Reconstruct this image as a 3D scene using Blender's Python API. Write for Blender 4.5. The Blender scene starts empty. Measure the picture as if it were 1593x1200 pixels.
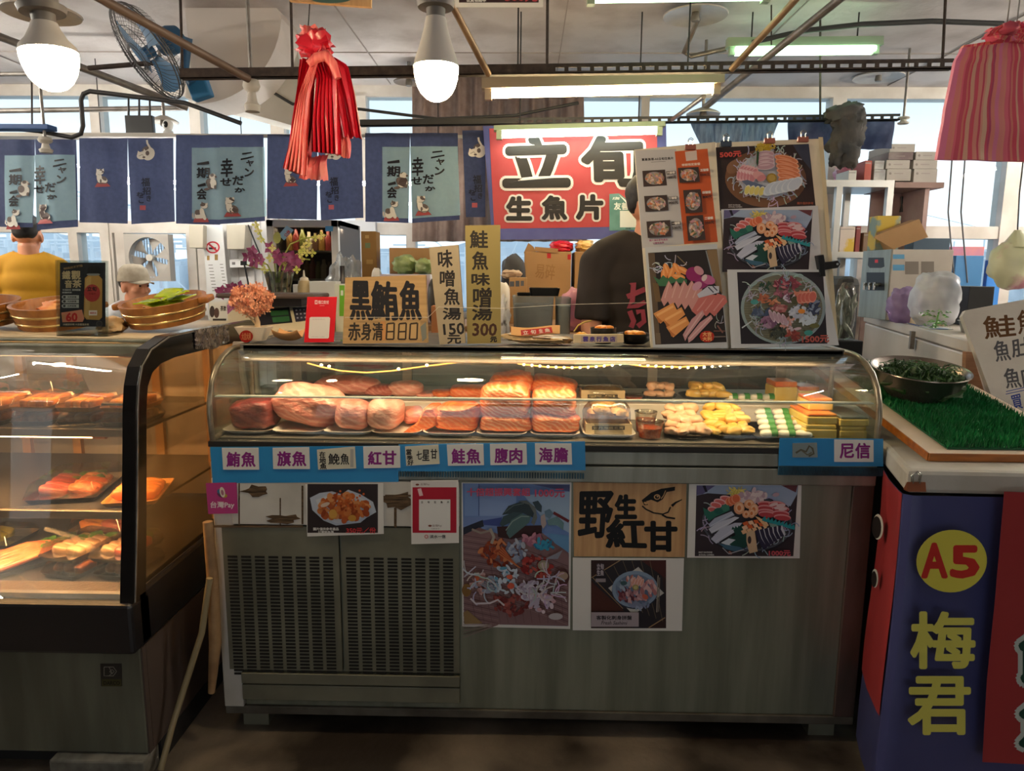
import bpy, bmesh, math, random
from mathutils import Vector as V, Matrix, noise
random.seed(7)
SC = bpy.context.scene
COL = SC.collection
rad = math.radians
# ---------------------------------------------------------------- camera, sky, exposure
F = 1105.0
CAM = V((0, 0, 1.42))
RM = (Matrix.Rotation(rad(1.0), 3, 'Z') @ Matrix.Rotation(rad(81.0), 3, 'X') @ Matrix.Rotation(rad(0.45), 3, 'Z'))
cd = bpy.data.cameras.new('camera'); cam = bpy.data.objects.new('camera', cd); COL.objects.link(cam)
cd.sensor_width = 36; cd.sensor_fit = 'HORIZONTAL'; cd.lens = 36 * F / 1593; cd.clip_end = 500; cd.clip_start = 0.02
cam.matrix_world = Matrix.Translation(CAM) @ RM.to_4x4()
SC.camera = cam
SC.view_settings.view_transform = 'Standard'; SC.view_settings.look = 'None'
SC.view_settings.gamma = 1; SC.view_settings.use_curve_mapping = False
SC.view_settings.exposure = 1.1
SC.cycles.transparent_max_bounces = 24
SC.cycles.max_bounces = 8
SC.cycles.sample_clamp_indirect = 6
SC.cycles.caustics_reflective = False; SC.cycles.caustics_refractive = False

def lin(c):
    return tuple((x / 255 / 12.92 if x / 255 <= 0.04045 else ((x / 255 + 0.055) / 1.055) ** 2.4) for x in c[:3]) + (1.0,)

w = bpy.data.worlds.new('overcast_sky'); SC.world = w; w.use_nodes = True
nt = w.node_tree; bg = nt.nodes['Background']
tc = nt.nodes.new('ShaderNodeTexCoord'); sp = nt.nodes.new('ShaderNodeSeparateXYZ'); rp = nt.nodes.new('ShaderNodeValToRGB')
nt.links.new(tc.outputs['Generated'], sp.inputs[0]); nt.links.new(sp.outputs['Z'], rp.inputs[0]); nt.links.new(rp.outputs[0], bg.inputs[0])
e = rp.color_ramp.elements
e[0].position = 0.0; e[0].color = (0.90, 0.94, 0.98, 1); e[1].position = 0.55; e[1].color = (0.55, 0.64, 0.74, 1)
x = e.new(0.12); x.color = (0.97, 0.985, 1.0, 1); x = e.new(0.2); x.color = (0.70, 0.76, 0.82, 1)
bg.inputs[1].default_value = 0.8

# ---------------------------------------------------------------- pixel -> place helpers
def ray(px, py): return RM @ V(((px - 796.5) / F, -(py - 600) / F, -1))
def at(px, py, Y):
    d = ray(px, py); return CAM + d * (Y / d.y)
def atz(px, py, z):
    d = ray(px, py); return CAM + d * ((z - CAM.z) / d.z)
def atx(px, py, X):
    d = ray(px, py); return CAM + d * (X / d.x)

# ---------------------------------------------------------------- materials
MC = {}
def M(name, col=(128, 128, 128), rough=0.5, metal=0.0, col2=None, scale=8.0, bump=0.0, bscale=None, coat=0.0, emit=None, es=0.0,
      trans=0.0, stretch=None, kind='noise', detail=5.0, sss=0.0, contrast=(0.35, 0.65), spec=0.5):
    if name in MC: return MC[name]
    m = bpy.data.materials.new(name); m.use_nodes = True; MC[name] = m
    nt = m.node_tree; b = nt.nodes['Principled BSDF']
    b.inputs['Base Color'].default_value = lin(col); b.inputs['Roughness'].default_value = rough
    b.inputs['Metallic'].default_value = metal; b.inputs['Coat Weight'].default_value = coat
    b.inputs['Coat Roughness'].default_value = 0.08; b.inputs['Specular IOR Level'].default_value = spec
    if sss: b.inputs['Subsurface Weight'].default_value = sss; b.inputs['Subsurface Radius'].default_value = (0.02, 0.008, 0.005); b.inputs['Subsurface Scale'].default_value = 0.5
    if trans: b.inputs['Transmission Weight'].default_value = trans
    if emit: b.inputs['Emission Color'].default_value = lin(emit); b.inputs['Emission Strength'].default_value = es
    if col2 or bump:
        t = nt.nodes.new('ShaderNodeTexCoord'); mp = nt.nodes.new('ShaderNodeMapping'); nt.links.new(t.outputs['Object'], mp.inputs[0])
        if stretch: mp.inputs['Scale'].default_value = stretch
        def tex(sc, k):
            if k == 'wave':
                n = nt.nodes.new('ShaderNodeTexWave'); n.inputs['Scale'].default_value = sc; n.inputs['Distortion'].default_value = 9; n.inputs['Detail'].default_value = 4; n.inputs['Detail Scale'].default_value = 1.1; mp.inputs['Rotation'].default_value = (.3, .75, .5); o = n.outputs['Fac']
            else:
                n = nt.nodes.new('ShaderNodeTexNoise'); n.inputs['Scale'].default_value = sc; n.inputs['Detail'].default_value = detail; o = n.outputs['Fac']
            nt.links.new(mp.outputs[0], n.inputs['Vector']); return o
        if col2:
            o = tex(scale, kind); r = nt.nodes.new('ShaderNodeValToRGB'); nt.links.new(o, r.inputs[0])
            r.color_ramp.elements[0].position = contrast[0]; r.color_ramp.elements[1].position = contrast[1]
            r.color_ramp.elements[0].color = lin(col); r.color_ramp.elements[1].color = lin(col2)
            nt.links.new(r.outputs[0], b.inputs['Base Color'])
        if bump:
            o = tex(bscale or scale, 'noise'); bp = nt.nodes.new('ShaderNodeBump'); bp.inputs['Strength'].default_value = bump; bp.inputs['Distance'].default_value = 0.01
            nt.links.new(o, bp.inputs['Height']); nt.links.new(bp.outputs[0], b.inputs['Normal'])
            if coat: nt.links.new(bp.outputs[0], b.inputs['Coat Normal'])
    return m
def glassy(name, tint=(245, 250, 248), refl=0.10, rough=0.02, haze=0.0, hazecol=(200, 205, 205), crinkle=0.0):
    if name in MC: return MC[name]
    m = bpy.data.materials.new(name); m.use_nodes = True; MC[name] = m
    nt = m.node_tree; nt.nodes.clear(); L = nt.links.new
    out = nt.nodes.new('ShaderNodeOutputMaterial'); tr = nt.nodes.new('ShaderNodeBsdfTransparent'); gl = nt.nodes.new('ShaderNodeBsdfGlossy')
    mx = nt.nodes.new('ShaderNodeMixShader'); lw = nt.nodes.new('ShaderNodeLayerWeight'); mul = nt.nodes.new('ShaderNodeMath'); add = nt.nodes.new('ShaderNodeMath')
    tr.inputs[0].default_value = lin(tint); gl.inputs['Roughness'].default_value = rough
    lw.inputs[0].default_value = 0.35; mul.operation = 'MULTIPLY'; mul.inputs[1].default_value = refl * 3; add.inputs[1].default_value = refl * 0.3
    L(lw.outputs['Fresnel'], mul.inputs[0]); L(mul.outputs[0], add.inputs[0]); L(add.outputs[0], mx.inputs[0])
    L(tr.outputs[0], mx.inputs[1]); L(gl.outputs[0], mx.inputs[2]); fin = mx
    if crinkle:
        n2 = nt.nodes.new('ShaderNodeTexNoise'); n2.inputs['Scale'].default_value = 60; n2.inputs['Detail'].default_value = 6; n2.inputs['Distortion'].default_value = 2.5; t2 = nt.nodes.new('ShaderNodeTexCoord'); L(t2.outputs['Object'], n2.inputs['Vector'])
        bp = nt.nodes.new('ShaderNodeBump'); bp.inputs['Strength'].default_value = crinkle; bp.inputs['Distance'].default_value = .02; L(n2.outputs['Fac'], bp.inputs['Height']); L(bp.outputs[0], gl.inputs['Normal'])
    if haze:
        df = nt.nodes.new('ShaderNodeBsdfDiffuse'); df.inputs[0].default_value = lin(hazecol)
        m2 = nt.nodes.new('ShaderNodeMixShader'); no = nt.nodes.new('ShaderNodeTexNoise'); no.inputs['Scale'].default_value = 6
        t = nt.nodes.new('ShaderNodeTexCoord'); L(t.outputs['Object'], no.inputs['Vector'])
        k = nt.nodes.new('ShaderNodeMath'); k.operation = 'MULTIPLY'; k.inputs[1].default_value = haze * 2; L(no.outputs['Fac'], k.inputs[0])
        L(k.outputs[0], m2.inputs[0]); L(mx.outputs[0], m2.inputs[1]); L(df.outputs[0], m2.inputs[2]); fin = m2
    L(fin.outputs[0], out.inputs[0]); return m
def cloth(name, col, k=.5, **a):
    m = M(name, col, .9, **a); nt = m.node_tree; b = nt.nodes['Principled BSDF']; out = nt.nodes['Material Output']
    tr = nt.nodes.new('ShaderNodeBsdfTranslucent'); mx = nt.nodes.new('ShaderNodeMixShader'); mx.inputs[0].default_value = k
    tr.inputs[0].default_value = lin(col)
    if b.inputs['Base Color'].links: nt.links.new(b.inputs['Base Color'].links[0].from_socket, tr.inputs[0])
    nt.links.new(b.outputs[0], mx.inputs[1]); nt.links.new(tr.outputs[0], mx.inputs[2]); nt.links.new(mx.outputs[0], out.inputs[0]); return m
def inkmat():
    m = bpy.data.materials.new('printed_ink'); m.use_nodes = True
    nt = m.node_tree; b = nt.nodes['Principled BSDF']; b.inputs['Roughness'].default_value = 0.45; b.inputs['Specular IOR Level'].default_value = 0.25
    a = nt.nodes.new('ShaderNodeAttribute'); a.attribute_name = 'Col'; nt.links.new(a.outputs['Color'], b.inputs['Base Color']); return m
def filmink():
    m = inkmat(); m.name = 'striped_film'; nt = m.node_tree; b = nt.nodes['Principled BSDF']; tr = nt.nodes.new('ShaderNodeBsdfTranslucent'); mx = nt.nodes.new('ShaderNodeMixShader'); mx.inputs[0].default_value = .25
    nt.links.new(b.inputs['Base Color'].links[0].from_socket, tr.inputs[0]); nt.links.new(b.outputs[0], mx.inputs[1]); nt.links.new(tr.outputs[0], mx.inputs[2]); nt.links.new(mx.outputs[0], nt.nodes['Material Output'].inputs[0]); return m
INK = inkmat()
def lamp_mat(name, col, s): return M(name, col, 0.4, emit=col, es=s)

# ---------------------------------------------------------------- mesh builder
def rot(ax=0, ay=0, az=0): return Matrix.Rotation(rad(az), 3, 'Z') @ Matrix.Rotation(rad(ay), 3, 'Y') @ Matrix.Rotation(rad(ax), 3, 'X')
class B:
    def __init__(s): s.v = []; s.f = []; s.m = []; s.c = []; s.k = 0; s.col = None
    def add(s, vs, fs):
        n = len(s.v); s.v += [V(p) for p in vs]; s.f += [tuple(n + i for i in f) for f in fs]; s.m += [s.k] * len(fs); s.c += [s.col] * len(fs); return s
    def mat(s, k): s.k = k; return s
    def box(s, c, d, R=None):
        c = V(c); vs = []
        for i in range(8):
            p = V(((i & 1) - .5, ((i >> 1) & 1) - .5, (i >> 2) - .5)); p = V((p.x * d[0], p.y * d[1], p.z * d[2]))
            vs.append(c + (R @ p if R else p))
        return s.add(vs, [(0, 2, 3, 1), (4, 5, 7, 6), (0, 1, 5, 4), (2, 6, 7, 3), (0, 4, 6, 2), (1, 3, 7, 5)])
    def bb(s, x0, x1, y0, y1, z0, z1): return s.box(((x0 + x1) / 2, (y0 + y1) / 2, (z0 + z1) / 2), (abs(x1 - x0), abs(y1 - y0), abs(z1 - z0)))
    def rings(s, rs, cap=True, close=False):
        n = len(rs[0]); vs = [p for r in rs for p in r]; fs = []
        m = len(rs)
        for i in range(m if close else m - 1):
            a = i * n; b2 = ((i + 1) % m) * n
            for j in range(n): k = (j + 1) % n; fs.append((a + j, a + k, b2 + k, b2 + j))
        if cap and not close: fs.append(tuple(reversed(range(n)))); fs.append(tuple(range((m - 1) * n, m * n)))
        return s.add(vs, fs)
    def tube(s, pts, r, n=8, cap=True, close=False):
        pts = [V(p) for p in pts]; rs = []; up = None
        for i, p in enumerate(pts):
            if close: t = pts[(i + 1) % len(pts)] - pts[i - 1]
            else: t = (pts[min(i + 1, len(pts) - 1)] - pts[max(i - 1, 0)])
            t = t.normalized() if t.length > 1e-9 else V((0, 0, 1))
            if up is None:
                up = V((0, 0, 1)) if abs(t.z) < .9 else V((1, 0, 0))
            sd = t.cross(up); sd = sd.normalized() if sd.length > 1e-6 else t.orthogonal().normalized()
            up = sd.cross(t).normalized()
            rr = r[i] if isinstance(r, (list, tuple)) else r
            rs.append([p + (sd * math.cos(2 * math.pi * j / n) + up * math.sin(2 * math.pi * j / n)) * rr for j in range(n)])
        return s.rings(rs, cap, close)
    def cyl(s, a, b, r, r1=None, n=16): return s.tube([a, b], [r, r if r1 is None else r1], n)
    def lathe(s, prof, c=(0, 0, 0), n=24, R=None, sx=1, sy=1, cap=False):
        c = V(c); rs = []
        for r, z in prof:
            ring = []
            for j in range(n):
                a = 2 * math.pi * j / n; p = V((r * math.cos(a) * sx, r * math.sin(a) * sy, z)); ring.append(c + (R @ p if R else p))
            rs.append(ring)
        return s.rings(rs, cap)
    def ell(s, c, d, R=None, nu=14, nv=10, nz=0.0, ns=20.0, e=1.0, seed=0):
        c = V(c); vs = []; fs = []
        sg = lambda x: math.copysign(abs(x) ** e, x)
        for i in range(nv + 1):
            th = math.pi * i / nv
            for j in range(nu):
                ph = 2 * math.pi * j / nu
                p = V((sg(math.sin(th)) * sg(math.cos(ph)), sg(math.sin(th)) * sg(math.sin(ph)), sg(math.cos(th))))
                q = V((p.x * d[0], p.y * d[1], p.z * d[2]))
                if nz: q *= 1 + nz * noise.noise(p * ns * .1 + V((seed * 3.1, seed * 1.7, 0))) * 2
                vs.append(c + (R @ q if R else q))
        for i in range(nv):
            for j in range(nu):
                k = (j + 1) % nu; fs.append((i * nu + j, (i + 1) * nu + j, (i + 1) * nu + k, i * nu + k))
        return s.add(vs, fs)
    def prism(s, poly, off):
        n = len(poly); off = V(off); poly = [V(p) for p in poly]
        return s.add(poly + [p + off for p in poly], [tuple(range(n)), tuple(reversed(range(n, 2 * n)))] + [(i, i + n, (i + 1) % n + n, (i + 1) % n) for i in range(n)])
    def sheet(s, fn, nu, nv, th=None):
        vs = [V(fn(i / nu, j / nv)) for j in range(nv + 1) for i in range(nu + 1)]
        fs = [(j * (nu + 1) + i, j * (nu + 1) + i + 1, (j + 1) * (nu + 1) + i + 1, (j + 1) * (nu + 1) + i) for j in range(nv) for i in range(nu)]
        if th is None: return s.add(vs, fs)
        th = V(th); n = len(vs)
        rim = [j for j in range(nu + 1)] + [j * (nu + 1) + nu for j in range(1, nv + 1)] + [nv * (nu + 1) + i for i in range(nu - 1, -1, -1)] + [j * (nu + 1) for j in range(nv - 1, 0, -1)]
        sides = [(rim[i], rim[i - 1], rim[i - 1] + n, rim[i] + n) for i in range(len(rim))]
        return s.add(vs + [p + th for p in vs], fs + [tuple(n + q for q in reversed(f)) for f in fs] + sides)
    def build(s, name, mats, parent=None, smooth=None, bevel=0.0, label=None, cat=None, group=None, kind=None, sub=0, mods=()):
        me = bpy.data.meshes.new(name)
        if parent is not None: o0 = parent_loc(parent)
        else:
            lo = V((min(p.x for p in s.v), min(p.y for p in s.v), min(p.z for p in s.v))); hi = V((max(p.x for p in s.v), max(p.y for p in s.v), 0))
            o0 = V(((lo.x + hi.x) / 2, (lo.y + hi.y) / 2, lo.z))
        me.from_pydata([p - o0 for p in s.v], [], s.f)
        if not isinstance(mats, (list, tuple)): mats = [mats]
        for m in mats: me.materials.append(m)
        if len(mats) > 1: me.polygons.foreach_set('material_index', s.m)
        if any(c is not None for c in s.c):
            a = me.color_attributes.new('Col', 'FLOAT_COLOR', 'CORNER'); i = 0; dat = []
            for f, c in zip(s.f, s.c): dat += list(c or (1, 1, 1, 1)) * len(f)
            a.data.foreach_set('color', dat)
        me.validate(); me.update()
        bm = bmesh.new(); bm.from_mesh(me); bmesh.ops.recalc_face_normals(bm, faces=bm.faces); bm.to_mesh(me); bm.free()
        o = bpy.data.objects.new(name, me); COL.objects.link(o)
        if parent is not None: o.parent = parent
        else: o.location = o0
        if smooth is not None:
            me.polygons.foreach_set('use_smooth', [True] * len(me.polygons))
            if smooth < 180: me.set_sharp_from_angle(angle=rad(smooth))
        if bevel:
            md = o.modifiers.new('bevel', 'BEVEL'); md.width = bevel; md.segments = 2; md.limit_method = 'ANGLE'; md.angle_limit = rad(40)
        if sub: md = o.modifiers.new('sub', 'SUBSURF'); md.levels = sub; md.render_levels = sub
        tag(o, label, cat, group, kind); return o
def parent_loc(p):
    l = V(p.location)
    while p.parent: p = p.parent; l = l + V(p.location)
    return l
def tag(o, label=None, cat=None, group=None, kind=None):
    if label: o['label'] = label
    if cat: o['category'] = cat
    if group: o['group'] = group
    if kind: o['kind'] = kind
    return o
def thing(name, label, cat, loc, group=None):
    o = bpy.data.objects.new(name, None); COL.objects.link(o); o.location = V(loc); o.empty_display_size = .05
    return tag(o, label, cat, group)
def dup(root, loc, label=None, az=0.0):
    r = root.copy(); COL.objects.link(r); r.location = V(loc); r.rotation_euler = (root.rotation_euler[0], root.rotation_euler[1], rad(az))
    if label: r['label'] = label
    def kids(a, b):
        for ch in list(a.children):
            c = ch.copy(); COL.objects.link(c); c.parent = b; kids(ch, c)
    kids(root, r); return r

# ---------------------------------------------------------------- flat print on a plane
GL = {}
def glyph(s):
    if s not in GL:
        cu = bpy.data.curves.new('t', 'FONT'); cu.body = s; cu.resolution_u = 2; cu.fill_mode = 'FRONT'
        ob = bpy.data.objects.new('t', cu); me = ob.to_mesh()
        vs = [(v.co.x, v.co.y) for v in me.vertices]; fs = [tuple(p.vertices) for p in me.polygons]
        ob.to_mesh_clear(); bpy.data.objects.remove(ob); bpy.data.curves.remove(cu)
        x0 = min(v[0] for v in vs); x1 = max(v[0] for v in vs); y0 = min(v[1] for v in vs); y1 = max(v[1] for v in vs)
        GL[s] = ([((x - x0) / max(x1 - x0, 1e-6), 1 - (y - y0) / max(y1 - y0, 1e-6)) for x, y in vs], fs)
    return GL[s]
class Pr:
    """ink on a flat thing; points are given as photo pixels on that thing's own plane"""
    def __init__(s, p0, n, k0=1, warp=None, step=5e-5):
        s.p0 = V(p0); s.n = V(n).normalized(); s.b = B(); s.k = k0; s.warp = warp; s.step = step; s.ox = s.oy = 0.0; s.sc = 1.0
    def org(s, ox=0.0, oy=0.0, sc=1.0): s.ox, s.oy, s.sc = ox, oy, 1 / sc; return s
    def pt(s, x, y, k=None):
        d = ray(s.ox + x * s.sc, s.oy + y * s.sc); t = (s.p0 - CAM).dot(s.n) / d.dot(s.n); p = CAM + d * t + s.n * (s.step * (s.k if k is None else k))
        return p + V((0, s.warp(p.x, p.z), 0)) if s.warp else p
    def face(s, pts, col, nx=True):
        s.b.col = lin(col); s.b.add([s.pt(*p) for p in pts], [tuple(range(len(pts)))])
        if nx: s.k += 1
        return s
    poly = face
    def rect(s, x0, y0, x1, y1, col): return s.face([(x0, y0), (x1, y0), (x1, y1), (x0, y1)], col)
    def ell(s, cx, cy, rx, ry, col, r=0, n=20, a0=0, a1=360):
        c, q = math.cos(rad(r)), math.sin(rad(r)); pts = []
        for i in range(n + (a1 - a0 < 360)):
            a = rad(a0 + (a1 - a0) * i / n); x, y = rx * math.cos(a), ry * math.sin(a); pts.append((cx + x * c - y * q, cy + x * q + y * c))
        return s.face(pts, col)
    def line(s, pts, wd, col, taper=False):
        s.b.col = lin(col); L, Rr = [], []
        for i, p in enumerate(pts):
            a = pts[max(i - 1, 0)]; b = pts[min(i + 1, len(pts) - 1)]; dx, dy = b[0] - a[0], b[1] - a[1]; l = math.hypot(dx, dy) or 1
            h = wd / 2 * ((1 - .7 * i / (len(pts) - 1)) if taper else 1)
            L.append((p[0] - dy / l * h, p[1] + dx / l * h)); Rr.append((p[0] + dy / l * h, p[1] - dx / l * h))
        n = len(pts); s.b.add([s.pt(*q) for q in L + Rr], [(i, i + 1, n + i + 1, n + i) for i in range(n - 1)]); s.k += 1; return s
    def text(s, t, q, col, bold=0.0, nb=8):
        """q = (x0,y0,x1,y1) or four corner points tl,tr,br,bl"""
        if len(q) == 4 and not isinstance(q[0], (tuple, list)): q = [(q[0], q[1]), (q[2], q[1]), (q[2], q[3]), (q[0], q[3])]
        vs, fs = glyph(t); s.b.col = lin(col)
        for i in range(nb if bold else 1):
            ox, oy = (bold * math.cos(2 * math.pi * i / nb), bold * math.sin(2 * math.pi * i / nb)) if bold else (0, 0)
            pp = []
            for u, v in vs:
                x = (q[0][0] * (1 - u) + q[1][0] * u) * (1 - v) + (q[3][0] * (1 - u) + q[2][0] * u) * v
                y = (q[0][1] * (1 - u) + q[1][1] * u) * (1 - v) + (q[3][1] * (1 - u) + q[2][1] * u) * v
                pp.append(s.pt(x + ox, y + oy, s.k + i * .02))
            s.b.add(pp, fs)
        s.k += 1; return s
    def build(s, name, parent, label=None): return s.b.build(name, INK, parent, label=label)
# ================================================================ the setting
WHITE = M('painted_white_frame', (214, 208, 200), 0.5, col2=(196, 188, 178), scale=5)
CEIL = M('stained_ceiling_board', (206, 199, 196), 0.75, col2=(158, 146, 140), scale=2.6, contrast=(0.45, 0.78), bump=0.3, bscale=30)
CREAM = M('cream_panel', (205, 200, 190), 0.6, col2=(188, 182, 172), scale=3)
GALV = M('galvanised_pipe', (150, 146, 142), 0.4, 0.6, col2=(120, 112, 106), scale=14)
RUST = M('rusty_iron', (74, 62, 56), 0.8, 0.2, col2=(52, 42, 38), scale=30, bump=.3)
DARKM = M('dark_metal', (44, 42, 42), 0.5, 0.5)
BLACK = M('black_plastic', (16, 16, 18), 0.35)
PANE = glassy('window_glass', (236, 244, 248), 0.05)
YB = 5.5
def struct(b, name, m, **k): return b.build(name, m, kind='structure', **k)
struct(B().bb(-5, 5, -4.2, 5.6, -0.1, 0.0), 'floor', M('wet_concrete_floor', (126, 116, 104), 0.35, col2=(46, 40, 36), scale=2.2, bump=.5, bscale=14, contrast=(.38, .62)))
struct(B().bb(-5, 5, -4.2, 5.6, 2.78, 2.9), 'ceiling', CEIL)
b = B()
for x in (-3.4, -2.2, -1.0, .2, 1.4, 2.6, 3.8): b.bb(x - .003, x + .003, -4, 5.45, 2.774, 2.78)
for y in (1.2, 2.4, 3.6, 4.7): b.bb(-4.9, 4.9, y - .003, y + .003, 2.774, 2.78)
struct(b, 'trim_1', M('ceiling_seam', (164, 154, 148), .8))
DIM = M('hall_wall_paint', (120, 112, 104), .8, col2=(100, 94, 88), scale=2)
struct(B().bb(-5.05, -4.95, -4.2, 5.6, 0, 2.78), 'wall_left', DIM)
struct(B().bb(4.95, 5.05, -4.2, 5.6, 0, 2.78), 'wall_right', M('pale_wall_paint', (196, 190, 182), .8))
b = B(); b.bb(-5, -1.3, -4.3, -4.2, 0, 2.78); b.bb(1.3, 5, -4.3, -4.2, 0, 2.78); b.bb(-1.3, 1.3, -4.3, -4.2, 2.2, 2.78)
struct(b, 'wall_behind', DIM)
# window wall: sill, transoms, mullions
zt = 2.70; z1a, z1b = 1.70, 1.79; zs = 1.12
b = B()
b.bb(-5, 5, YB, YB + .12, 0, zs); b.bb(-5, 5, YB, YB + .12, zt, 2.78); b.bb(-5, 5, YB - .02, YB + .1, z1a, z1b)
b.bb(-5, 5, YB - .05, YB + .12, zs - .04, zs)
mul = []
for px, wd in ((150, .07), (-190, .07), (305, .08), (432, .10), (560, .10), (745, .07), (1003, .06), (1303, .10), (1585, .12)):
    p = at(px, 175, YB); mul.append(p.x); b.bb(p.x - wd / 2, p.x + wd / 2, YB - .03, YB + .1, zs, zt)
for px in (118, 172, 190, 300, 560, 640, 1300, 1340):
    p = at(px, 400, YB); b.bb(p.x - .035, p.x + .035, YB - .02, YB + .1, zs, z1a)
struct(b, 'wall_back', WHITE)
ms = sorted(mul); ms = [-5] + ms + [5]
for i in range(len(ms) - 1):
    struct(B().bb(ms[i] + .03, ms[i + 1] - .03, YB + .03, YB + .036, z1b, zt).bb(ms[i] + .03, ms[i + 1] - .03, YB + .03, YB + .036, zs, z1a), 'window_%d' % (i + 1), PANE)
# plywood / panelled piece of wall between the left windows and the fridge
b = B(); p = at(318, 350, 5.4); q = at(430, 350, 5.4)
b.bb(p.x, q.x, 5.38, 5.44, 0, 1.95)
for i in range(9): xx = p.x + (q.x - p.x) * i / 9; b.bb(xx, xx + .008, 5.372, 5.38, .3, 1.9)
struct(b, 'wall_panel', M('white_panelling', (216, 214, 212), .5, col2=(200, 198, 196), scale=3))
b = B(); p = at(530, 400, 5.4); q = at(585, 400, 5.4); b.bb(p.x, q.x, 5.40, 5.46, 0, 1.8)
struct(b, 'trim_2', M('pale_grey_board', (190, 192, 196), .4))
# boxed-in cream soffit and the white half disc in front of it
b = B(); pts = [at(x, y, 4.4) for x, y in [(288, -60), (288, 152), (372, 172), (436, 190), (520, 215), (470, 130), (455, -60)]]
b.prism([(p.x, 4.4, min(p.z, 2.779)) for p in pts], (0, .3, 0)); struct(b, 'trim_3', CREAM)
b = B(); c = at(296, 12, 3.95); r = .48; pts = [(c.x - .03, 3.95, 2.779)]
for i in range(21):
    a = rad(100 - i * 6); pts.append((c.x + r * math.sin(rad(180) - a + rad(0)) * 0 + r * math.cos(a - rad(90) - rad(0)) * 0 + r * math.sin(rad(6 * i)) , 3.95, c.z - r * math.cos(rad(6 * i))))
pts = [(x, y, min(z, 2.779)) for x, y, z in pts] + [(c.x + r * .95, 3.95, 2.779)]
pts = [p for i, p in enumerate(pts) if i == 0 or p[2] < 2.7785 or i == len(pts) - 1]
b.prism(pts, (0, .3, 0)); struct(b, 'trim_4', M('plaster_beam', (214, 204, 196), .6, col2=(200, 190, 182), scale=2))

# ---------------------------------------------------------------- outside: harbour; water, hills and buildings coloured pale to stand for bright haze
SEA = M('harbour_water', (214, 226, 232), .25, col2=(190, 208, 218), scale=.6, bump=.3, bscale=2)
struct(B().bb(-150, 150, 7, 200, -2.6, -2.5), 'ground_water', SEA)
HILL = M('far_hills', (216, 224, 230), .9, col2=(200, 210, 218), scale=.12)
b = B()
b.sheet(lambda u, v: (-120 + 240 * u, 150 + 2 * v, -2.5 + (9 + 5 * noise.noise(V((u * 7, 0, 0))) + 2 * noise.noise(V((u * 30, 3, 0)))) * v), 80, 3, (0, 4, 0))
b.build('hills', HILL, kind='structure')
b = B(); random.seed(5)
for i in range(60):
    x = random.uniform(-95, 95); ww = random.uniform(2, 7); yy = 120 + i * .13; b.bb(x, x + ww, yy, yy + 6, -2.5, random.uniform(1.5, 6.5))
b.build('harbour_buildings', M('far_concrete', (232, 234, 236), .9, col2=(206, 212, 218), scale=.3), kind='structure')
def boat(px, Y, L, hull, cab, label, ry=0):
    p = at(px, 430, Y); z0 = -2.5
    t = thing('fishing_boat', label, 'boat', (p.x, Y, z0), 'fishing boats in the harbour')
    b = B(); W = L * .12
    def sec(u):
        k = 1 - max(0, (u - .7) / .3) ** 2; zt = 1.5 + .9 * max(0, u - .5); x = p.x - L / 2 + L * u
        return [(x, Y - W * k, z0 + zt), (x, Y - W * .7 * k, z0 + .2), (x, Y, z0 - .1), (x, Y + W * .7 * k, z0 + .2), (x, Y + W * k, z0 + zt)]
    b.rings([[V(q) for q in sec(u / 10 * .98)] for u in range(11)]); b.build('hull', hull, t)
    b = B(); b.bb(p.x - L * .38, p.x - L * .12, Y - W * .6, Y + W * .6, z0 + 1.4, z0 + 3.2); b.bb(p.x - L * .33, p.x - L * .17, Y - W * .5, Y + W * .5, z0 + 3.2, z0 + 4.2)
    b.build('cabin', cab, t)
    b = B()
    for u, h in ((-.3, 8), (.05, 7), (.3, 5.5), (-.1, 6.2)):
        b.cyl((p.x + L * u, Y, z0 + 1.4), (p.x + L * u, Y, z0 + h), .09, .05, 8); b.cyl((p.x + L * u - 1, Y, z0 + h * .8), (p.x + L * u + 1, Y, z0 + h * .8), .05, n=6)
    b.tube([(p.x - L * .45, Y, z0 + 4), (p.x - .3 * L, Y, z0 + 8), (p.x + .05 * L, Y, z0 + 7), (p.x + L * .45, Y, z0 + 3)], .03, 5)
    for k in range(9): b.cyl((p.x - L * .35 + k * L * .08, Y - W * .4, z0 + 4.6 + .2 * (k % 2)), (p.x - L * .35 + k * L * .08, Y - W * .4, z0 + 4.9 + .2 * (k % 2)), .14, n=8)
    b.cyl((p.x - L * .38, Y - W * .4, z0 + 5.1), (p.x + L * .35, Y - W * .4, z0 + 5.1), .05, n=6)
    b.build('mast', M('boat_white', (235, 238, 240), .5), t)
BW = M('boat_white', (235, 238, 240), .5); BB = M('boat_blue', (60, 110, 150), .5); BR = M('boat_red', (170, 60, 60), .5); BG = M('boat_grey', (120, 130, 138), .6)
boat(20, 34, 12, BG, BW, 'grey hulled fishing boat in the harbour, leftmost, beyond the yellow shirt')
boat(128, 30, 10, BW, BW, 'white hulled fishing boat with masts seen right of the yellow shirt')
boat(232, 40, 13, BR, BW, 'red hulled fishing boat seen behind the window fan')
boat(285, 28, 7, BB, BW, 'blue hulled fishing boat between window fan and white wall')
boat(620, 45, 14, BG, BW, 'grey hulled fishing boat beyond the window by the brown curtain')
boat(900, 52, 12, BW, BG, 'white fishing boat with grey cabin beyond the cardboard boxes')
boat(1510, 48, 13, BG, BW, 'grey hulled fishing boat outside the right hand lower window')

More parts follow.
